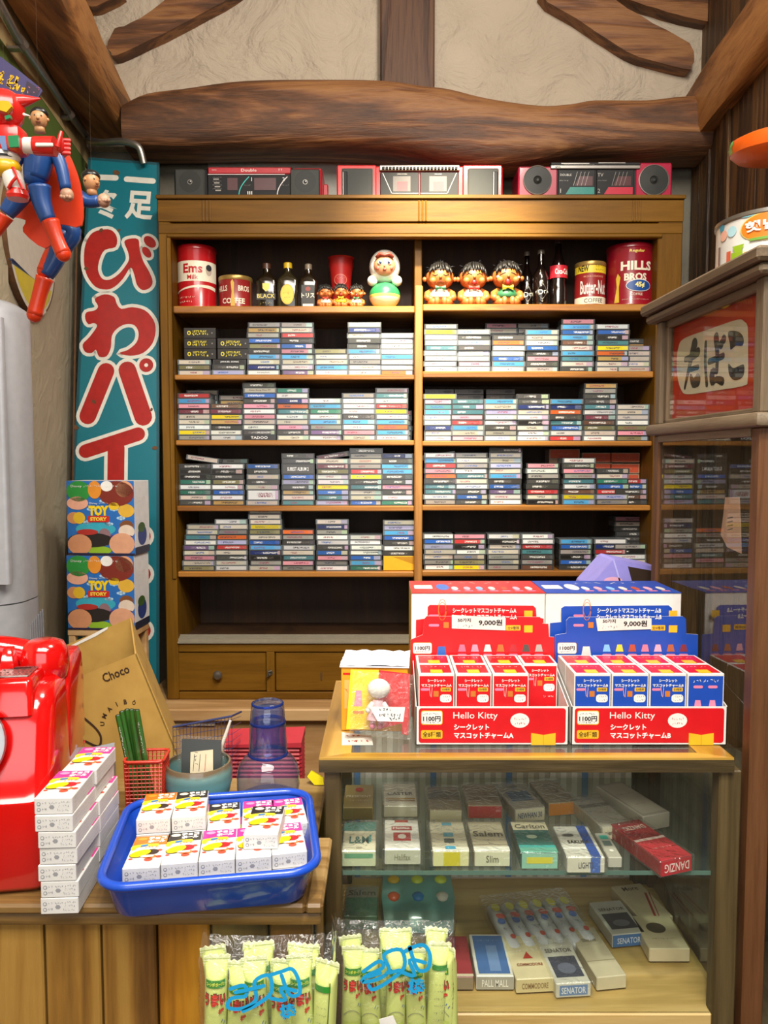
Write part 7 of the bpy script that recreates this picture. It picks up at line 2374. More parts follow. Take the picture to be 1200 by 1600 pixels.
# two-column stack beside the telephone
rg = random.Random(5)
a = PZ(63, 1431, ZC); b = PZ(122, 1428, ZC)
mid = (a + b) / 2
angs = radians(2.5)
dv = Vector((-sin(angs), cos(angs), 0))
lv = ['bottom', 'second', 'third', 'fourth', 'fifth', 'sixth', 'top']
for colm in range(2):
    for l in range(7):
        p = mid + dv * (colm * (CHL + .002)) + Vector((rg.uniform(-.0012, .0012) - (.003 if l > 4 else 0), rg.uniform(-.001, .001), .0006 + l * (CHT + .0004)))
        c_ = 'p' if (l in (6, 5, 2, 0)) else 'p'
        candy(c_, p, angs + radians(rg.uniform(-1, 1)), f'pink topped candy carton, {lv[l]} of the {"front" if colm == 0 else "rear"} column beside the red telephone', 'candy cartons stacked beside the telephone')
# grey film pouch behind the stack
mb = MB().loft([[P(118, 1187, 1.09), P(178, 1182, 1.09), P(178, 1182, 1.094), P(118, 1187, 1.094)], [P(124, 1172, 1.105), P(179, 1160, 1.105), P(179, 1160, 1.109), P(124, 1172, 1.109)]], pm('#8d9298', .3, coat=.5))
zb = min(v.z for v in mb.v)
mb.box(P(120, 1187, 1.09).x, P(176, 1187, 1.09).x, 1.09, 1.106, ZC + .0006, zb + .002, pm('#8d9298', .3, coat=.5), .003)
o = mb.build('film_pouch'); tag(o, 'grey film pouch standing behind the candy stack and the pencil basket', 'pouch')

# ------------------------------------------------------------------ blue tray with cartons
BLU = pm('#1746b0', .3, coat=.3, var=.03)
TRY = NT('translucent_blue_plastic')
TRY.b.inputs['Base Color'].default_value = lin('#1c48a8')
TRY.b.inputs['Roughness'].default_value = .15
TRY.b.inputs['Coat Weight'].default_value = .5
TRY = TRY.mat
zr = ZC + .045
f0 = PZ(143, 1391, zr); f1 = PZ(499, 1362, zr); b0 = PZ(196, 1262, zr); b1 = PZ(490, 1243, zr)
ty = atan2(f1.y - f0.y, f1.x - f0.x)
TC = (f0 + f1 + b0 + b1) / 4
TC.z = ZC + .0008
tw_ = ((f1 - f0).length + (b1 - b0).length) / 2 * .97
td_ = ((b0 - f0).length + (b1 - f1).length) / 2
grow = .214 - td_
td_ = .214
TC += Matrix.Rotation(ty, 3, 'Z') @ Vector((0, grow / 2, 0))
tr = thing('plastic_tray', 'blue plastic tray full of small candy cartons on the counter', 'tray', TC, (0, 0, ty))


def q4(w, d, z, r):
    return rr(-w / 2, w / 2, -d / 2, d / 2, z, r, 6)


hh = .0445
mb = MB()
secs = [q4(tw_ - .034, td_ - .034, 0.0, .02), q4(tw_ - .026, td_ - .026, .004, .024), q4(tw_ - .006, td_ - .006, hh - .004, .03)]
mb.loft(secs, TRY, cap1=False)
secs = [q4(tw_ - .008, td_ - .008, hh - .003, .03), q4(tw_ - .030, td_ - .030, .006, .024), q4(tw_ - .038, td_ - .038, .003, .02)]
mb.loft(secs, BLU, cap0=False, cap1=True)
mb.build('tub', tr, angle=50)
rim = rr(-tw_ / 2, tw_ / 2, -td_ / 2, td_ / 2, hh, .034, 8)
MB().tube(rim, .0052, BLU, 12, closed=True).build('rim', tr, angle=80)
iw, idp = tw_ - .04, td_ - .04
TMx = Matrix.Translation(TC) @ Matrix.Rotation(ty, 4, 'Z')


def tray_box(c, px, py, lvl, rz, label, pitch=0.0, z=None):
    """front bottom edge centred on the pixel, on layer lvl of the tray"""
    zz = (ZC + .0045 + lvl * (CHT + .0004)) if z is None else z
    p = PZ(px, py, zz)
    candy(c, p, ty + radians(rz), label, 'candy cartons in the blue tray', pitch)


# lower layer in two rows
for i in range(5):
    x = -tw_ / 2 + .0205 + CHW / 2 + i * (CHW + .0006)
    for r_ in range(2):
        y = -td_ / 2 + .044 + r_ * (CHL + .002)
        p = TMx @ Vector((x, y, .0042))
        pl_ = ['first', 'second', 'third', 'fourth', 'last'][i]
        candy('okppp'[i], p, ty, f'{CNM["okppp"[i]]} candy carton, {pl_} along the {"front" if r_ == 0 else "back"} of the tray bottom layer', 'candy cartons in the blue tray')
# upper layer
for i, c in enumerate('okpp'):
    x = -tw_ / 2 + .019 + CHW / 2 + i * (CHW + .0010)
    p = TMx @ Vector((x, -td_ / 2 + .047 + (.001 if i else -.003), .0042 + CHT + .0004))
    pl_ = ['first', 'second', 'third', 'fourth'][i]
    candy(c, p, ty + radians((-3, 0, 0, 1)[i]), f'{CNM[c]} candy carton, {pl_} in the front row of the tray top layer', 'candy cartons in the blue tray')
i = 3.95
p = TMx @ Vector((-tw_ / 2 + .020 + CHW / 2 + i * (CHW + .0012), -td_ / 2 + .052, .0042 + CHT + .0004))
candy('p', p, ty + radians(3), 'pink topped candy carton at the right end of the tray front row, top layer', 'candy cartons in the blue tray')
p = TMx @ Vector((-tw_ / 2 + .020 + CHW / 2 + 3.15 * (CHW + .0012), -td_ / 2 + .064, .0042 + 2 * (CHT + .0004)))
candy('k', p, ty + radians(-8), 'black topped candy carton lying loose on top of the others in the tray', 'candy cartons in the blue tray')
for i, c in enumerate('okkpp'):
    x = -tw_ / 2 + .021 + CHW / 2 + .001 + i * (CHW + .0015)
    p = TMx @ Vector((x, -td_ / 2 + .048 + CHL + .002, .0042 + CHT + .0004))
    if i < 2:
        p2 = TMx @ Vector((x, -td_ / 2 + .048 + CHL + .002, .0042 + 2 * (CHT + .0004)))
        candy('kp'[i], p, ty, f'candy carton in the tray back row, under the {CNM[c].split()[0]} one', 'candy cartons in the blue tray')
        p = p2
    pl_ = ['first', 'second', 'third', 'fourth', 'last'][i]
    candy(c, p, ty + radians((-1, 1, 2, 0, 4)[i]), f'{CNM[c]} candy carton, {pl_} along the back of the tray top layer', 'candy cartons in the blue tray')

# ------------------------------------------------------------------ red mesh basket with pencils
RM = pm('#b8301c', .4, coat=.2)
Yb = 1.06
a = P(193, 1190, Yb - .02); b = P(252, 1190, Yb - .02)
bw = b.x - a.x; bd = .044; zt0 = P(0, 1188, Yb - .02).z
bh_ = zt0 - ZC
bk = thing('pencil_basket', 'square red plastic mesh basket holding green pencils behind the tray', 'basket', ((a.x + b.x) / 2, Yb, ZC + .0006), (0, 0, radians(4)))
mb = MB()
nx, nz = 9, 16
for s_ in range(4):
    R = Matrix.Rotation(s_ * pi / 2, 4, 'Z')
    hw, hd = (bw / 2, bd / 2) if s_ % 2 == 0 else (bd / 2, bw / 2)
    tap = .92
    for i in range(nx + 1):
        x = -hw + 2 * hw * i / nx
        mb.tube([(x * tap, -hd * tap, 0), (x, -hd, bh_)], .0007, RM, 4, M=R, caps=False)
    for j in range(1, nz):
        t = tap + (1 - tap) * j / nz
        mb.tube([(-hw * t, -hd * t, bh_ * j / nz), (hw * t, -hd * t, bh_ * j / nz)], .0007, RM, 4, M=R, caps=False)
mb.build('mesh_wall', bk)
MB().box(-bw / 2 * .92, bw / 2 * .92, -bd / 2 * .92, bd / 2 * .92, 0, .0015, RM).build('base', bk)
MB().tube(rr(-bw / 2 - .001, bw / 2 + .001, -bd / 2 - .001, bd / 2 + .001, bh_ - .002, .008), .0022, RM, 8, closed=True).build('rim', bk, angle=80)
PG = pm('#2c5a1e', .3, coat=.6); PGD = pm('#16300f', .4)
for i, (x0, y0, x1, y1, dy, ps) in enumerate(((182, 1118, 200, 1190, -.006, 'outermost leaning left'), (188, 1112, 206, 1190, .003, 'second from the left'), (196, 1109, 212, 1190, .010, 'third from the left'), (203, 1109, 218, 1190, -.004, 'fourth from the left'), (208, 1110, 223, 1190, .006, 'fifth from the left'), (212, 1110, 228, 1190, -.009, 'rightmost of the six'))):
    t = P(x0 + 2, y0, Yb + dy)
    bt = P(x1, y1, Yb + dy)
    d = (t - bt)
    low = bt - d * ((bt.z - (ZC + .0025)) / d.z)
    root = thing('pencil', f'dark green pencil in the red mesh basket, {ps}', 'pencil', low, group='green pencils in the mesh basket')
    put(MB().tube([low, t], .0037, PG, 6), 'shaft', root, angle=20)
    u = d.normalized()
    put(MB().tube([t + u * .0002, t + u * .0012], [.0036, .0030], PGD, 6), 'end_cap', root)
    if i in (0, 5):
        D = frame(t - u * .03 + Vector((0, -.0036, 0)), u, Vector((-u.z, 0, u.x)))
        mb = MB().scribble(D, -.03, -.0012, .045, .0022, WHITE, 1, i, .0005)
        put(mb, 'lettering', root)

# ------------------------------------------------------------------ glazed pot with a wrapped black card case
Yp = 1.085
c = P(310, 1190, Yp); r = 53 * Yp / F
zt1_ = P(310, 1190, Yp - .0).z
Hp = zt1_ - ZC
GZ = NT('teal_glaze')
co = GZ.n('ShaderNodeTexCoord'); sp = GZ.n('ShaderNodeSeparateXYZ'); GZ.l(co.outputs['Object'], sp.inputs[0])
no = GZ.n('ShaderNodeTexNoise', i_Scale=60, i_Detail=4.0); GZ.l(co.outputs['Object'], no.inputs['Vector'])
f = GZ.math('ADD', GZ.math('DIVIDE', sp.outputs[2], Hp), GZ.math('MULTIPLY', GZ.math('SUBTRACT', no.outputs['Fac'], .5), .12))
GZ.l(GZ.ramp(f, [(0, lin('#34606a')), (.6, lin('#527e86')), (.86, lin('#6a8c86')), (.95, lin('#6a5a44'))]), GZ.b.inputs['Base Color'])
GZ.b.inputs['Roughness'].default_value = .25
GZ.b.inputs['Coat Weight'].default_value = .6
GZ = GZ.mat
pt = thing('ceramic_pot', 'round teal glazed ceramic pot between the pencil basket and the blue carafe', 'pot', (c.x, Yp, ZC + .0006))
prof = [(r * .55, 0), (r * .68, .002), (r * .86, Hp * .2), (r * .955, Hp * .42), (r * .95, Hp * .44), (r * 1.0, Hp * .58), (r * .99, Hp * .6), (r * 1.02, Hp * .74), (r * 1.0, Hp * .9), (r * .955, Hp), (r * .90, Hp), (r * .92, Hp * .85), (r * .85, Hp * .3), (r * .5, Hp * .1), (.001, Hp * .1)]
MB().lathe(prof, GZ, 48, cap0=True).build('body', pt, angle=70)
D = frame(P(310, 1215, Yp + .002), Vector((1, 0, -.02)), Vector((0, .25, 1)))
kk = [on(D, *p) for p in ((283, 1222), (284, 1155), (345, 1157), (345, 1222))]
ck = thing('card_case', 'flat black card case with a paper label standing in the teal pot', 'case', P(314, 1222, Yp))
put(MB().prism(kk, D, .006, pm('#22282a', .35)), 'case_body', ck)
lb_ = [on(D, *p) for p in ((297, 1215), (298, 1175), (333, 1171), (333, 1212))]
mb = MB().prism(lb_, D @ Matrix.Translation((0, 0, .0008)), .0006, pm('#d9c9aa', .6))
DL_ = D @ Matrix.Translation((0, 0, .0008))
for i in range(3):
    p = on(D, 302 + i * 9, 1205); mb.stroke(DL_, [(p[0], p[1]), (p[0] + .001, p[1] + .024)], .0008, INK if i < 2 else pm('#b83a2c', .5), 1, caps=False)
p = on(D, 305, 1195); mb.scribble(DL_ @ Matrix.Translation((p[0], p[1], 0)) @ Matrix.Rotation(pi / 2, 4, 'Z'), 0, -.004, .018, .006, INK, 1, 3, .0006)
put(mb, 'label', ck, smooth=False)
wrp = [on(D, *p) for p in ((277, 1222), (279, 1150), (351, 1153), (351, 1222))]
put(MB().prism(wrp, D @ Matrix.Translation((0, 0, .003)), .012, FILM), 'film_sleeve', ck)

# ------------------------------------------------------------------ blue glass carafe with its cup on top
BG = glass('blue_glass', '#dbe2f6', 1.2, .02, 1.5, haze=.05, hazecol='#6f86c8', bump=.12, bscale=25, edge='#6880c8')
BG2 = glass('clear_blue_glass', '#e6e9f4', 1.2, .02, 1.5, haze=.07, hazecol='#8f9cc8', bump=.12, bscale=25, edge='#5c72b8')
BGR = glass('deep_blue_glass', '#8094d8', 1.2, .02, 1.5, haze=.15, hazecol='#4460b8')
Yv = 1.095
c = P(419, 1200, Yv)
kv = Yv / F
zp = lambda py: P(419, py, Yv).z - ZC
cf = thing('glass_carafe', 'round clear blue glass carafe standing on the counter behind the tray', 'carafe', (c.x, Yv, ZC + .0006))
R_ = 50 * kv
prof = [(R_ * .8, 0), (R_ * .96, .006), (R_, zp(1225)), (R_ * .99, zp(1208)), (R_ * .92, zp(1194)), (R_ * .74, zp(1182)), (R_ * .5, zp(1174)), (R_ * .40, zp(1166)), (R_ * .36, zp(1150)), (R_ * .38, zp(1138)), (R_ * .5, zp(1130)), (R_ * .54, zp(1127))]
MB().lathe(prof, BG2, 40, cap0=True).build('bulb', cf, angle=180)
MB().tube([(R_ * .52 * cos(i * pi / 16), R_ * .52 * sin(i * pi / 16), zp(1128)) for i in range(32)], .0026, BGR, 8, closed=True).build('lip', cf, angle=180)
MB().lathe([(R_ * .80, .001), (R_ * .98, .004), (R_ * 1.002, .010), (R_ * .97, .004)], BG2, 40).build('foot', cf)
z0_ = zp(1178) + ZC
cupo = thing('drinking_glass', 'upturned blue drinking glass capping the neck of the carafe', 'glass', (c.x, Yv, z0_))
zq = lambda py: P(419, py, Yv).z - z0_
rc = 30.5 * kv
MB().lathe([(rc * 1.0, .0), (rc * .985, zq(1160)), (rc * .93, zq(1130)), (rc * .86, zq(1104)), (rc * .78, zq(1097)), (rc * .6, zq(1095)), (.0005, zq(1096))], BG, 40).lathe([(rc * .93, .0), (rc * .92, zq(1160)), (rc * .86, zq(1130)), (rc * .80, zq(1110)), (rc * .7, zq(1106)), (.0005, zq(1106))], BG, 40).build('wall', cupo, angle=180)
MB().tube([(rc * .97 * cos(i * pi / 16), rc * .97 * sin(i * pi / 16), 0.001) for i in range(32)], 0.0022, BGR, 8, closed=True).build('rim', cupo, angle=180)
MB().tube([(rc * .78 * cos(i * pi / 16), rc * .78 * sin(i * pi / 16), zq(1099)) for i in range(32)], .0018, BGR, 8, closed=True).build('base_ring', cupo, angle=180)

# ------------------------------------------------------------------ things behind the counter
# big cardboard carton leaning back
KR = NT('kraft_card')
co = KR.n('ShaderNodeTexCoord'); no = KR.n('ShaderNodeTexNoise', i_Scale=30, i_Detail=6.0); KR.l(co.outputs['Object'], no.inputs['Vector'])
KR.l(KR.ramp(no.outputs['Fac'], [(.3, lin('#a9843e')), (.7, lin('#b8934a'))]), KR.b.inputs['Base Color']); KR.b.inputs['Roughness'].default_value = .7
KR = KR.mat
KRD = pm('#8a6628', .75)
Yc = 1.24
tl = P(96, 1069, Yc + .02); tr_ = P(213, 1021, Yc); br = P(271, 1182, Yc - .012)
exv = (tr_ - tl).normalized()
dn = br - tr_
eyv = -(dn - exv * dn.dot(exv)).normalized()
KB = frame(tr_, exv, eyv)
nB = KB.col[2].to_3d()          # towards the viewer
kw_ = .26; kd_ = .17
# height down to the shelf behind the counter
low = (ZC - .072)
hgt = (tr_.z - low) / eyv.z * 1.0 - .26 * abs(exv.z) * 0
hgt = .30
cx = thing('cardboard_carton', 'large open cardboard carton lettered Choco tilted behind the red telephone', 'carton', tr_ - eyv * hgt)
Lx = lambda x, y, z: KB @ Vector((x, y, z))
th_ = .003
mb = MB()


def slab(p, q, r, s, n, t, m, m2=None):
    a = [Vector(v) for v in (p, q, r, s)]
    b = [v + n * t for v in a]
    mb.add(a + b, [[0, 1, 2, 3], [7, 6, 5, 4], [0, 4, 5, 1], [1, 5, 6, 2], [2, 6, 7, 3], [3, 7, 4, 0]], m)


bkoff = Vector((0, 0, 0))
# the top back edge seen in the photo fixes depth and slant
tb_ = P(205, 965, Yc + .16)
dvec = tb_ - tr_
slab(Lx(-kw_, -hgt, 0), Lx(0, -hgt, 0), Lx(0, 0, 0), Lx(-kw_, 0, 0), -nB, th_, KR)
slab(Lx(-kw_, -hgt, 0) + dvec, Lx(0, -hgt, 0) + dvec, Lx(0, 0, 0) + dvec, Lx(-kw_, 0, 0) + dvec, nB, th_, KR)
slab(Lx(0, -hgt, 0), Lx(0, -hgt, 0) + dvec, Lx(0, 0, 0) + dvec, Lx(0, 0, 0), -exv, th_, KR)
slab(Lx(-kw_, -hgt, 0), Lx(-kw_, -hgt, 0) + dvec, Lx(-kw_, 0, 0) + dvec, Lx(-kw_, 0, 0), exv, th_, KR)
slab(Lx(-kw_, -hgt, 0), Lx(0, -hgt, 0), Lx(0, -hgt, 0) + dvec, Lx(-kw_, -hgt, 0) + dvec, eyv, th_, KR)
put(mb, 'box_body', cx, smooth=False)
DF_ = KB @ Matrix.Translation((0, 0, .0006))
BRN = pm('#3a2416', .6)
mb = MB()
p = on(KB, 181, 1052); mb.text(DF_, 'Choco', p[0], p[1], BRN, h=.015, w=.050, rot=.0, lay=1, bold=.015)
for i, ch in enumerate('UMAIBŌ'):
    a_ = radians(158 - i * 21.5)
    p0 = on(KB, 197, 1129)
    mb.text(DF_, ch, p0[0] + .043 * cos(a_), p0[1] + .034 * sin(a_), BRN, h=.0078, bold=.02, lay=1, rot=a_ - pi / 2)
lo = [on(KB, *p) for p in ((132, 1122), (150, 1138), (158, 1152), (154, 1166), (134, 1158))]
mb.stroke(DF_, spline(lo, 4), .004, BRN, 1)
p = on(KB, 143, 1172); mb.stroke(DF_, [(p[0] - .012, p[1] - .004), (p[0] + .012, p[1] + .002)], .004, BRN, 1)
p = on(KB, 140, 1184); mb.scribble(DF_, p[0] - .02, p[1] - .004, .04, .009, BRN, 1, 3, .002)
put(mb, 'printing', cx, smooth=False)
# torn strip of white tape along the back edge and print on the side
mb = MB()
DBk = frame(Lx(0, 0, 0) + dvec + nB * (th_ + .0006), exv, eyv)
t0 = [on(DBk, *p) for p in ((108, 1010), (160, 983), (169, 979), (168, 983), (150, 994), (112, 1012))]
mb.poly(DBk, t0, WHITE, 1)
DSd = frame(Lx(0, -hgt, 0) + exv * .0005, dvec, eyv)
put(mb, 'tape', cx, smooth=False)
mb = MB()
for i, y in enumerate((.24, .20, .15, .12)):
    mb.scribble(DSd, .04, y, .05, .008, BRN, 1, i, .001)
put(mb, 'side_printing', cx, smooth=False)
lowz = min((Lx(-kw_, -hgt, 0)).z, (Lx(0, -hgt, 0)).z, (Lx(0, -hgt, 0) + dvec).z, (Lx(-kw_, -hgt, 0) + dvec).z)

cs_ = [Lx(-kw_, -hgt, 0), Lx(0, -hgt, 0), Lx(0, -hgt, 0) + dvec, Lx(-kw_, -hgt, 0) + dvec]
crx = thing('wooden_crate', 'plain wooden crate under the tilted cardboard carton behind the counter', 'crate', (sum(v.x for v in cs_) / 4, sum(v.y for v in cs_) / 4, 0))
put(MB().box(min(v.x for v in cs_) + .02, min(max(v.x for v in cs_) - .02, -.342), 1.23, max(v.y for v in cs_) - .01, 0, lowz - .002, M_BASE, .004), 'body', crx)

# red corrugated box, blue wire basket, yellow scoop
RC = pm('#a82a34', .5)
Yr = 1.30
rc_ = thing('red_box', 'red corrugated plastic box behind the blue carafe', 'box', P(420, 1230, Yr))
zb_ = .9255
mb = MB()
FT = P(455, 1144, Yr + .02); FB = P(478, 1232, Yr - .02)
tlx = P(352, 1168, Yr + .02)
top = [P(352, 1172, Yr), P(455, 1158, Yr - .01), P(468, 1143, Yr + .035), P(352, 1160, Yr + .045)]
xL_, xR_ = P(354, 1190, Yr).x, P(470, 1190, Yr).x
zt3 = P(420, 1160, Yr).z
mb.box(xL_, xR_, Yr - .02, Yr + .035, zb_, zt3, RC, .001)
n_ = 12
for i in range(n_):
    z_ = zb_ + .006 + (zt3 - zb_ - .012) * i / (n_ - 1)
    mb.tube([(xL_, Yr - .021, z_), (xR_, Yr - .021, z_)], .003, RC, 6).tube([(xR_ + .001, Yr - .018, z_), (xR_ + .001, Yr + .033, z_)], .003, RC, 6)
put(mb, 'box_body', rc_)
mb = MB()
mb.add([(xL_ - .004, Yr - .026, zt3 + .0005), (xR_ + .004, Yr - .026, zt3 + .0005), (xR_ + .004, Yr + .04, zt3 + .0005), (xL_ - .004, Yr + .04, zt3 + .0005), (xL_ - .004, Yr - .026, zt3 + .005), (xR_ + .004, Yr - .026, zt3 + .009), (xR_ + .004, Yr + .04, zt3 + .014), (xL_ - .004, Yr + .04, zt3 + .010)],
       [[0, 3, 2, 1], [4, 5, 6, 7], [0, 1, 5, 4], [1, 2, 6, 5], [2, 3, 7, 6], [3, 0, 4, 7]], RC)
put(mb, 'lid', rc_, smooth=False)
BW = pm('#27305a', .4)
Yw = 1.225
wb = thing('wire_basket', 'dark blue wire mesh basket with a raised rim behind the teal pot', 'basket', (P(315, 1200, Yw).x, Yw, .9256))
A0 = P(270, 1136, Yw); B0 = P(362, 1119, Yw)
mb = MB()
n_ = 17
for i in range(n_ + 1):
    t = i / n_
    tp_ = A0.lerp(B0, t)
    mb.tube([tp_, (tp_.x * .985 + A0.lerp(B0, .5).x * .015, tp_.y, .927)], .00042, BW, 4, caps=False)
for j in range(1, 14):
    z_ = .927 + (A0.z - .927) * j / 13.5
    mb.tube([(A0.x, A0.y, z_), (B0.x, B0.y, z_ + (B0.z - A0.z) * j / 13.5)], .00042, BW, 4, caps=False)
    mb.tube([(B0.x, B0.y, z_ + (B0.z - A0.z) * j / 13.5), (B0.x + .002, B0.y + .07, z_)], .00042, BW, 4, caps=False)
put(mb, 'mesh_wall', wb)
put(MB().tube([A0, B0, B0 + Vector((.002, .07, -.016))], .0018, BW, 8), 'rim', wb)
put(MB().box(A0.x, B0.x, Yw, Yw + .09, .9257, .927, BW), 'base', wb)
bag_ = MB().tube([P(346, 1166, 1.2), P(352, 1150, 1.2), P(360, 1126, 1.2)], [.0025, .003, .002], pm('#e0d8cc', .5), 8).tube([P(346, 1166, 1.2), P(341, 1200, 1.2), (P(341, 1200, 1.2).x, 1.2, .9258)], .0025, pm('#e0d8cc', .5), 8)
o = bag_.build('brush_handle'); tag(o, 'slim cream handle leaning against the corner of the blue wire basket', 'handle')
ys = MB()
DY = frame(P(490, 1215, 1.16), (1, 0, 0), (0, .2, 1))
ys.prism([on(DY, *p) for p in ((480, 1214), (486, 1205), (505, 1216), (506, 1227), (491, 1227))], DY, .006, pm('#e6d410', .35))
zmin = min(v.z for v in ys.v)
o = ys.build('plastic_scoop'); tag(o, 'small bright yellow plastic piece beside the showcase on the counter', 'plastic piece')
o.location.z = ZC + .0006 - zmin

# ------------------------------------------------------------------ bags of green snack sticks
SG = pm('#c9d47a', .35, coat=.3); SG2 = pm('#b4c45c', .35, coat=.3); SGW = pm('#e0e4b4', .35, coat=.3)
SGR = pm('#2f8a2c', .4); SRD = pm('#c2281c', .4); SGY = pm('#8f9272', .45); SYW = pm('#e2b41c', .4)
_sm = {}


def stick_mesh(var):
    if var in _sm: return _sm[var]
    r, L = .0122, .118
    mb = MB()
    secs = []
    zz = [(0, .15, 1.05), (.006, .7, 1.02), (.016, 1, 1), (.06, 1.0, 1.0), (.098, 1, 1), (.106, .75, 1.02), (.110, .3, 1.08), (.1165, .06, 1.16)]
    for z, ky, kx in zz:
        secs.append([(r * kx * math.copysign(abs(cos(t)) ** .8, cos(t)), r * ky * sin(t), z) for t in [2 * pi * i / 20 for i in range(20)]])
    mb.loft(secs, SG)
    # crimped, saw-toothed top seal
    D = frame((-r * 1.16, -.0009, .110), (1, 0, 0), (0, 0, 1))
    w = 2 * r * 1.16
    nt = 9
    zig = [(w, 0), (w, .010)] + [(w - w * (i + .5) / nt, .0125 if i % 2 == 0 else .0125) if False else (w - w * i / nt, .010 + (.0022 if i % 2 else 0)) for i in range(1, nt)] + [(0, .010), (0, 0)]
    mb.prism(zig, D, .0016, SGW)
    for i in range(3):
        mb.rect(D, 0, .001 + i * .003, w, .0008, SG2, 1)
    Dc = lambda x, y, off: Vector(((r + off * .6) * math.copysign(abs(sin(x / r)) ** .8, sin(x / r)), -(r + off * .6 + .0003) * cos(x / r), y))
    if var == 'front':
        mb.rrect(Dc, -.0105, .092, .021, .0085, .003, SGR, 1)
        mb.text(Dc, 'コーンポタージュ', 0, .0963, pm('#d8e24a', .4), h=.0045, w=.0175, lay=2, bold=.04)
        mb.text(Dc, 'うまい', 0.0, .079, BRN, h=.0155, w=.0225, lay=2, bold=.10).text(Dc, 'うまい', 0.0, .079, SRD, h=.0145, w=.021, lay=3, bold=.05)
        mb.text(Dc, '棒', .006, .066, SRD, h=.0065, lay=2, bold=.03)
        mb.stroke(Dc, [(.006, .053), (.008, .056)], .0009, pm('#2c5ca8', .4), 1, caps=False).stroke(Dc, [(.009, .050), (.0115, .053)], .0009, pm('#2c5ca8', .4), 1, caps=False)
        mb.stroke(Dc, [(-.010 + .020 * i / 12, .040 + .008 * sin(pi * i / 12)) for i in range(13)], .0008, SGY, 1, caps=False)
        mb.rect(Dc, -.010, .022, .020, .012, SG2, 1).rect(Dc, -.008, .008, .016, .010, SYW, 1)
    else:
        for i in range(6):
            mb.scribble(Dc, -.004, .03 + i * .009, .009, .002, pm('#8a9260', .5), 1, i, .0004)
        mb.stroke(Dc, [(.007, .01), (.008, .104)], .0012, pm('#4a5a2a', .5), 1, caps=False)
        mb.rrect(Dc, -.009, .093, .018, .007, .002, SGR if var == 'side' else SG2, 1)
    o = mb.build('snack_stick', angle=60)
    _sm[var] = o.data
    bpy.data.objects.remove(o)
    return _sm[var]


def snackbag(bx0, bx1, Yb, fronts, backs, pytop, side_name, text_px, zbot, tilt):
    a = P(bx0, 1540, Yb).x; b = P(bx1, 1540, Yb).x
    bag_ = thing('snack_bag', f'clear bag of green snack sticks, {side_name}', 'bag', ((a + b) / 2, Yb + .03, zbot), group='bags of snack sticks')
    od = ['first', 'second', 'third', 'fourth', 'fifth', 'sixth', 'seventh']
    wh = 'left' if side_name.startswith('one') else 'right'
    for row, lst, yy in (('front', fronts, Yb + .014), ('back', backs, Yb + .040)):
        for i, (px, py, var, rz, lean) in enumerate(lst):
            p = P(px, py, yy)
            z = p.z - .1195
            o = bpy.data.objects.new('snack_stick', stick_mesh(var))
            C.objects.link(o)
            o.location = (p.x, yy, max(z, zbot + .001))
            o.rotation_euler = (0, radians(lean), radians(rz))
            tag(o, f'green snack stick, {od[i]} in {row} row, bag {"below the blue tray" if wh == "left" else "against the showcase"}', 'snack stick', 'green snack sticks in the clear bags')
    ztop = P((bx0 + bx1) / 2, pytop, Yb + .02).z
    mb = MB()
    rg = random.Random(bx0)
    n = 40
    secs = []
    w = b - a
    for j in range(9):
        t = j / 8
        z = zbot + .0008 + (ztop - zbot) * t
        pinch = 1 - .75 * max(0, (t - .8) / .2) ** 1.5
        sec = []
        for i in range(n):
            an = 2 * pi * i / n
            x = (w / 2 + .004) * math.copysign(abs(cos(an)) ** .35, cos(an)) * (1 + .02 * max(0, t - .8) * 5)
            y = .036 * pinch * math.copysign(abs(sin(an)) ** .35, sin(an))
            cr = .0022 * (0.3 + t)
            sec.append(((a + b) / 2 + x + rg.uniform(-cr, cr), Yb + .030 + y + rg.uniform(-cr, cr), z + (rg.uniform(-.003, .003) if j == 8 else 0)))
        secs.append(sec)
    mb.loft(secs, FILM, cap1=False)
    put(mb, 'film_bag', bag_, angle=60)
    # blue outlined lettering printed on the film
    D = frame((0, Yb - .0085, 0), (1, 0, 0), (0, 0, 1))
    CY = pm('#1e9ad0', .35)
    pr = MB()
    u = (Yb - .0085) / F
    for oi, pts in enumerate(text_px['outline']):
        q_ = [on(D, *p) for p in pts]
        pr.stroke(D, spline(q_, 4), 6.5 * u, CY, oi * .5)
    for ch, (cx_, cy_), s_, rt in text_px['chars']:
        p = on(D, cx_, cy_)
        pr.text(D, ch, p[0], p[1], CY, h=s_ * u, lay=0, bold=.06, rot=rt)
    put(pr, 'printing', bag_, smooth=False)
    if text_px.get('tag'):
        c4 = [on(D, *p) for p in text_px['tag']]
        put(MB().prism(c4, D @ Matrix.Translation((0, 0, .001)), .0005, WHITE), 'price_sticker', bag_, smooth=False)
    return bag_


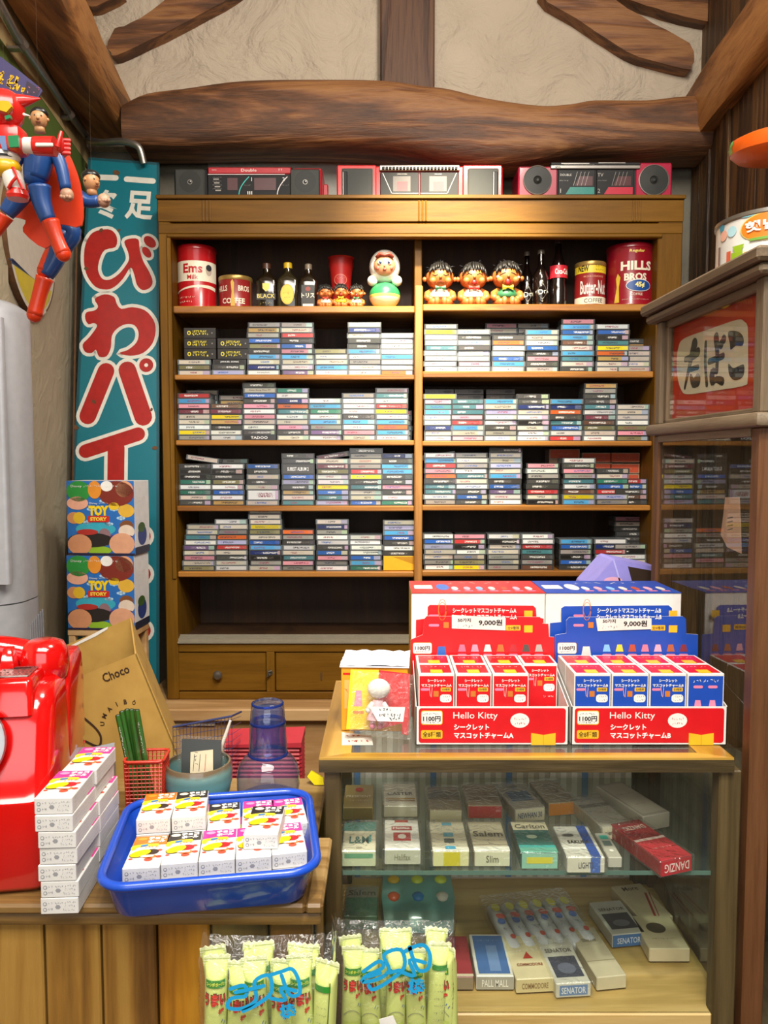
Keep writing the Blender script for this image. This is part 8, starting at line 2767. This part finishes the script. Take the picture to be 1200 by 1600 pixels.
zbL = P(0, 1700, .80).z
snackbag(313, 512, .778, [(333, 1494, 'front', 6, 2), (368, 1503, 'front', -2, 3), (403, 1496, 'front', 4, -2), (438, 1500, 'front', -4, 2), (474, 1492, 'front', 3, -2), (503, 1500, 'side', -20, 3)],
         [(350, 1478, 'side', 4, -6), (385, 1474, 'back', 0, 5), (420, 1472, 'side', 3, -4), (455, 1474, 'back', -6, 5), (488, 1478, 'side', 4, -3)], 1462, 'one under the counter edge below the blue tray',
         dict(outline=[[(360, 1545), (382, 1540), (384, 1556), (362, 1560), (356, 1574), (378, 1576), (400, 1562), (398, 1534), (420, 1524), (424, 1550), (404, 1568), (380, 1580)], [(420, 1524), (440, 1518), (456, 1514), (466, 1530), (468, 1552), (452, 1554), (440, 1524)], [(424, 1560), (446, 1562), (438, 1544), (462, 1548)], [(388, 1546), (412, 1540)], [(368, 1550), (388, 1546)]],
              chars=[('棒', (450, 1580), 26, .12)]), zbL, 0)
zbR = P(0, 1690, .90).z
snackbag(523, 706, .885, [(547, 1480, 'front', 4, 2), (582, 1484, 'front', -6, -3), (616, 1482, 'front', 3, 2), (652, 1484, 'front', -3, -2), (682, 1474, 'side', 0, 2), (701, 1480, 'front', -45, -2)],
         [(560, 1462, 'back', 4, -5), (600, 1452, 'side', 0, 4), (636, 1452, 'back', 3, -4), (672, 1450, 'side', -6, 4)], 1440, 'one standing against the showcase',
         dict(outline=[[(568, 1518), (592, 1502), (598, 1512), (574, 1524), (566, 1534), (590, 1530), (608, 1516), (600, 1492), (626, 1484), (632, 1510), (612, 1530), (584, 1546), (576, 1540)], [(630, 1488), (650, 1478), (664, 1478), (672, 1494), (668, 1514), (652, 1514), (640, 1480)], [(626, 1518), (648, 1524), (640, 1500), (664, 1504)], [(604, 1520), (624, 1516)], [(574, 1526), (594, 1520)]],
              chars=[('棒', (651, 1541), 27, .0)], tag=((592, 1592), (614, 1586), (622, 1604), (596, 1608))), zbR, 0)
for nm_, x0, x1, y0, y1, zt5 in (('a low wooden bench under the left snack bag', 313, 514, .775, .836, zbL), ('a low wooden bench under the right snack bag', 523, 706, .872, .985, zbR)):
    a = P(x0, 1540, .8).x - (.02 if x0 < 400 else -.002); b = P(x1, 1540, .9).x + .0
    if x0 < 400: b = P(x1, 1540, .79).x + .006
    bn = thing('bench', nm_[2:].replace('low wooden bench', 'low wooden bench board'), 'bench', ((a + b) / 2, (y0 + y1) / 2, 0))
    put(MB().box(a, b, y0, y1, zt5 - .03, zt5, M_BASE, .003), 'seat', bn)
    for x in (a + .015, b - .015):
        put(MB().box(x - .012, x + .012, y0 + .006, y1 - .006, 0, zt5 - .03, M_BASE, .003), 'leg', bn)
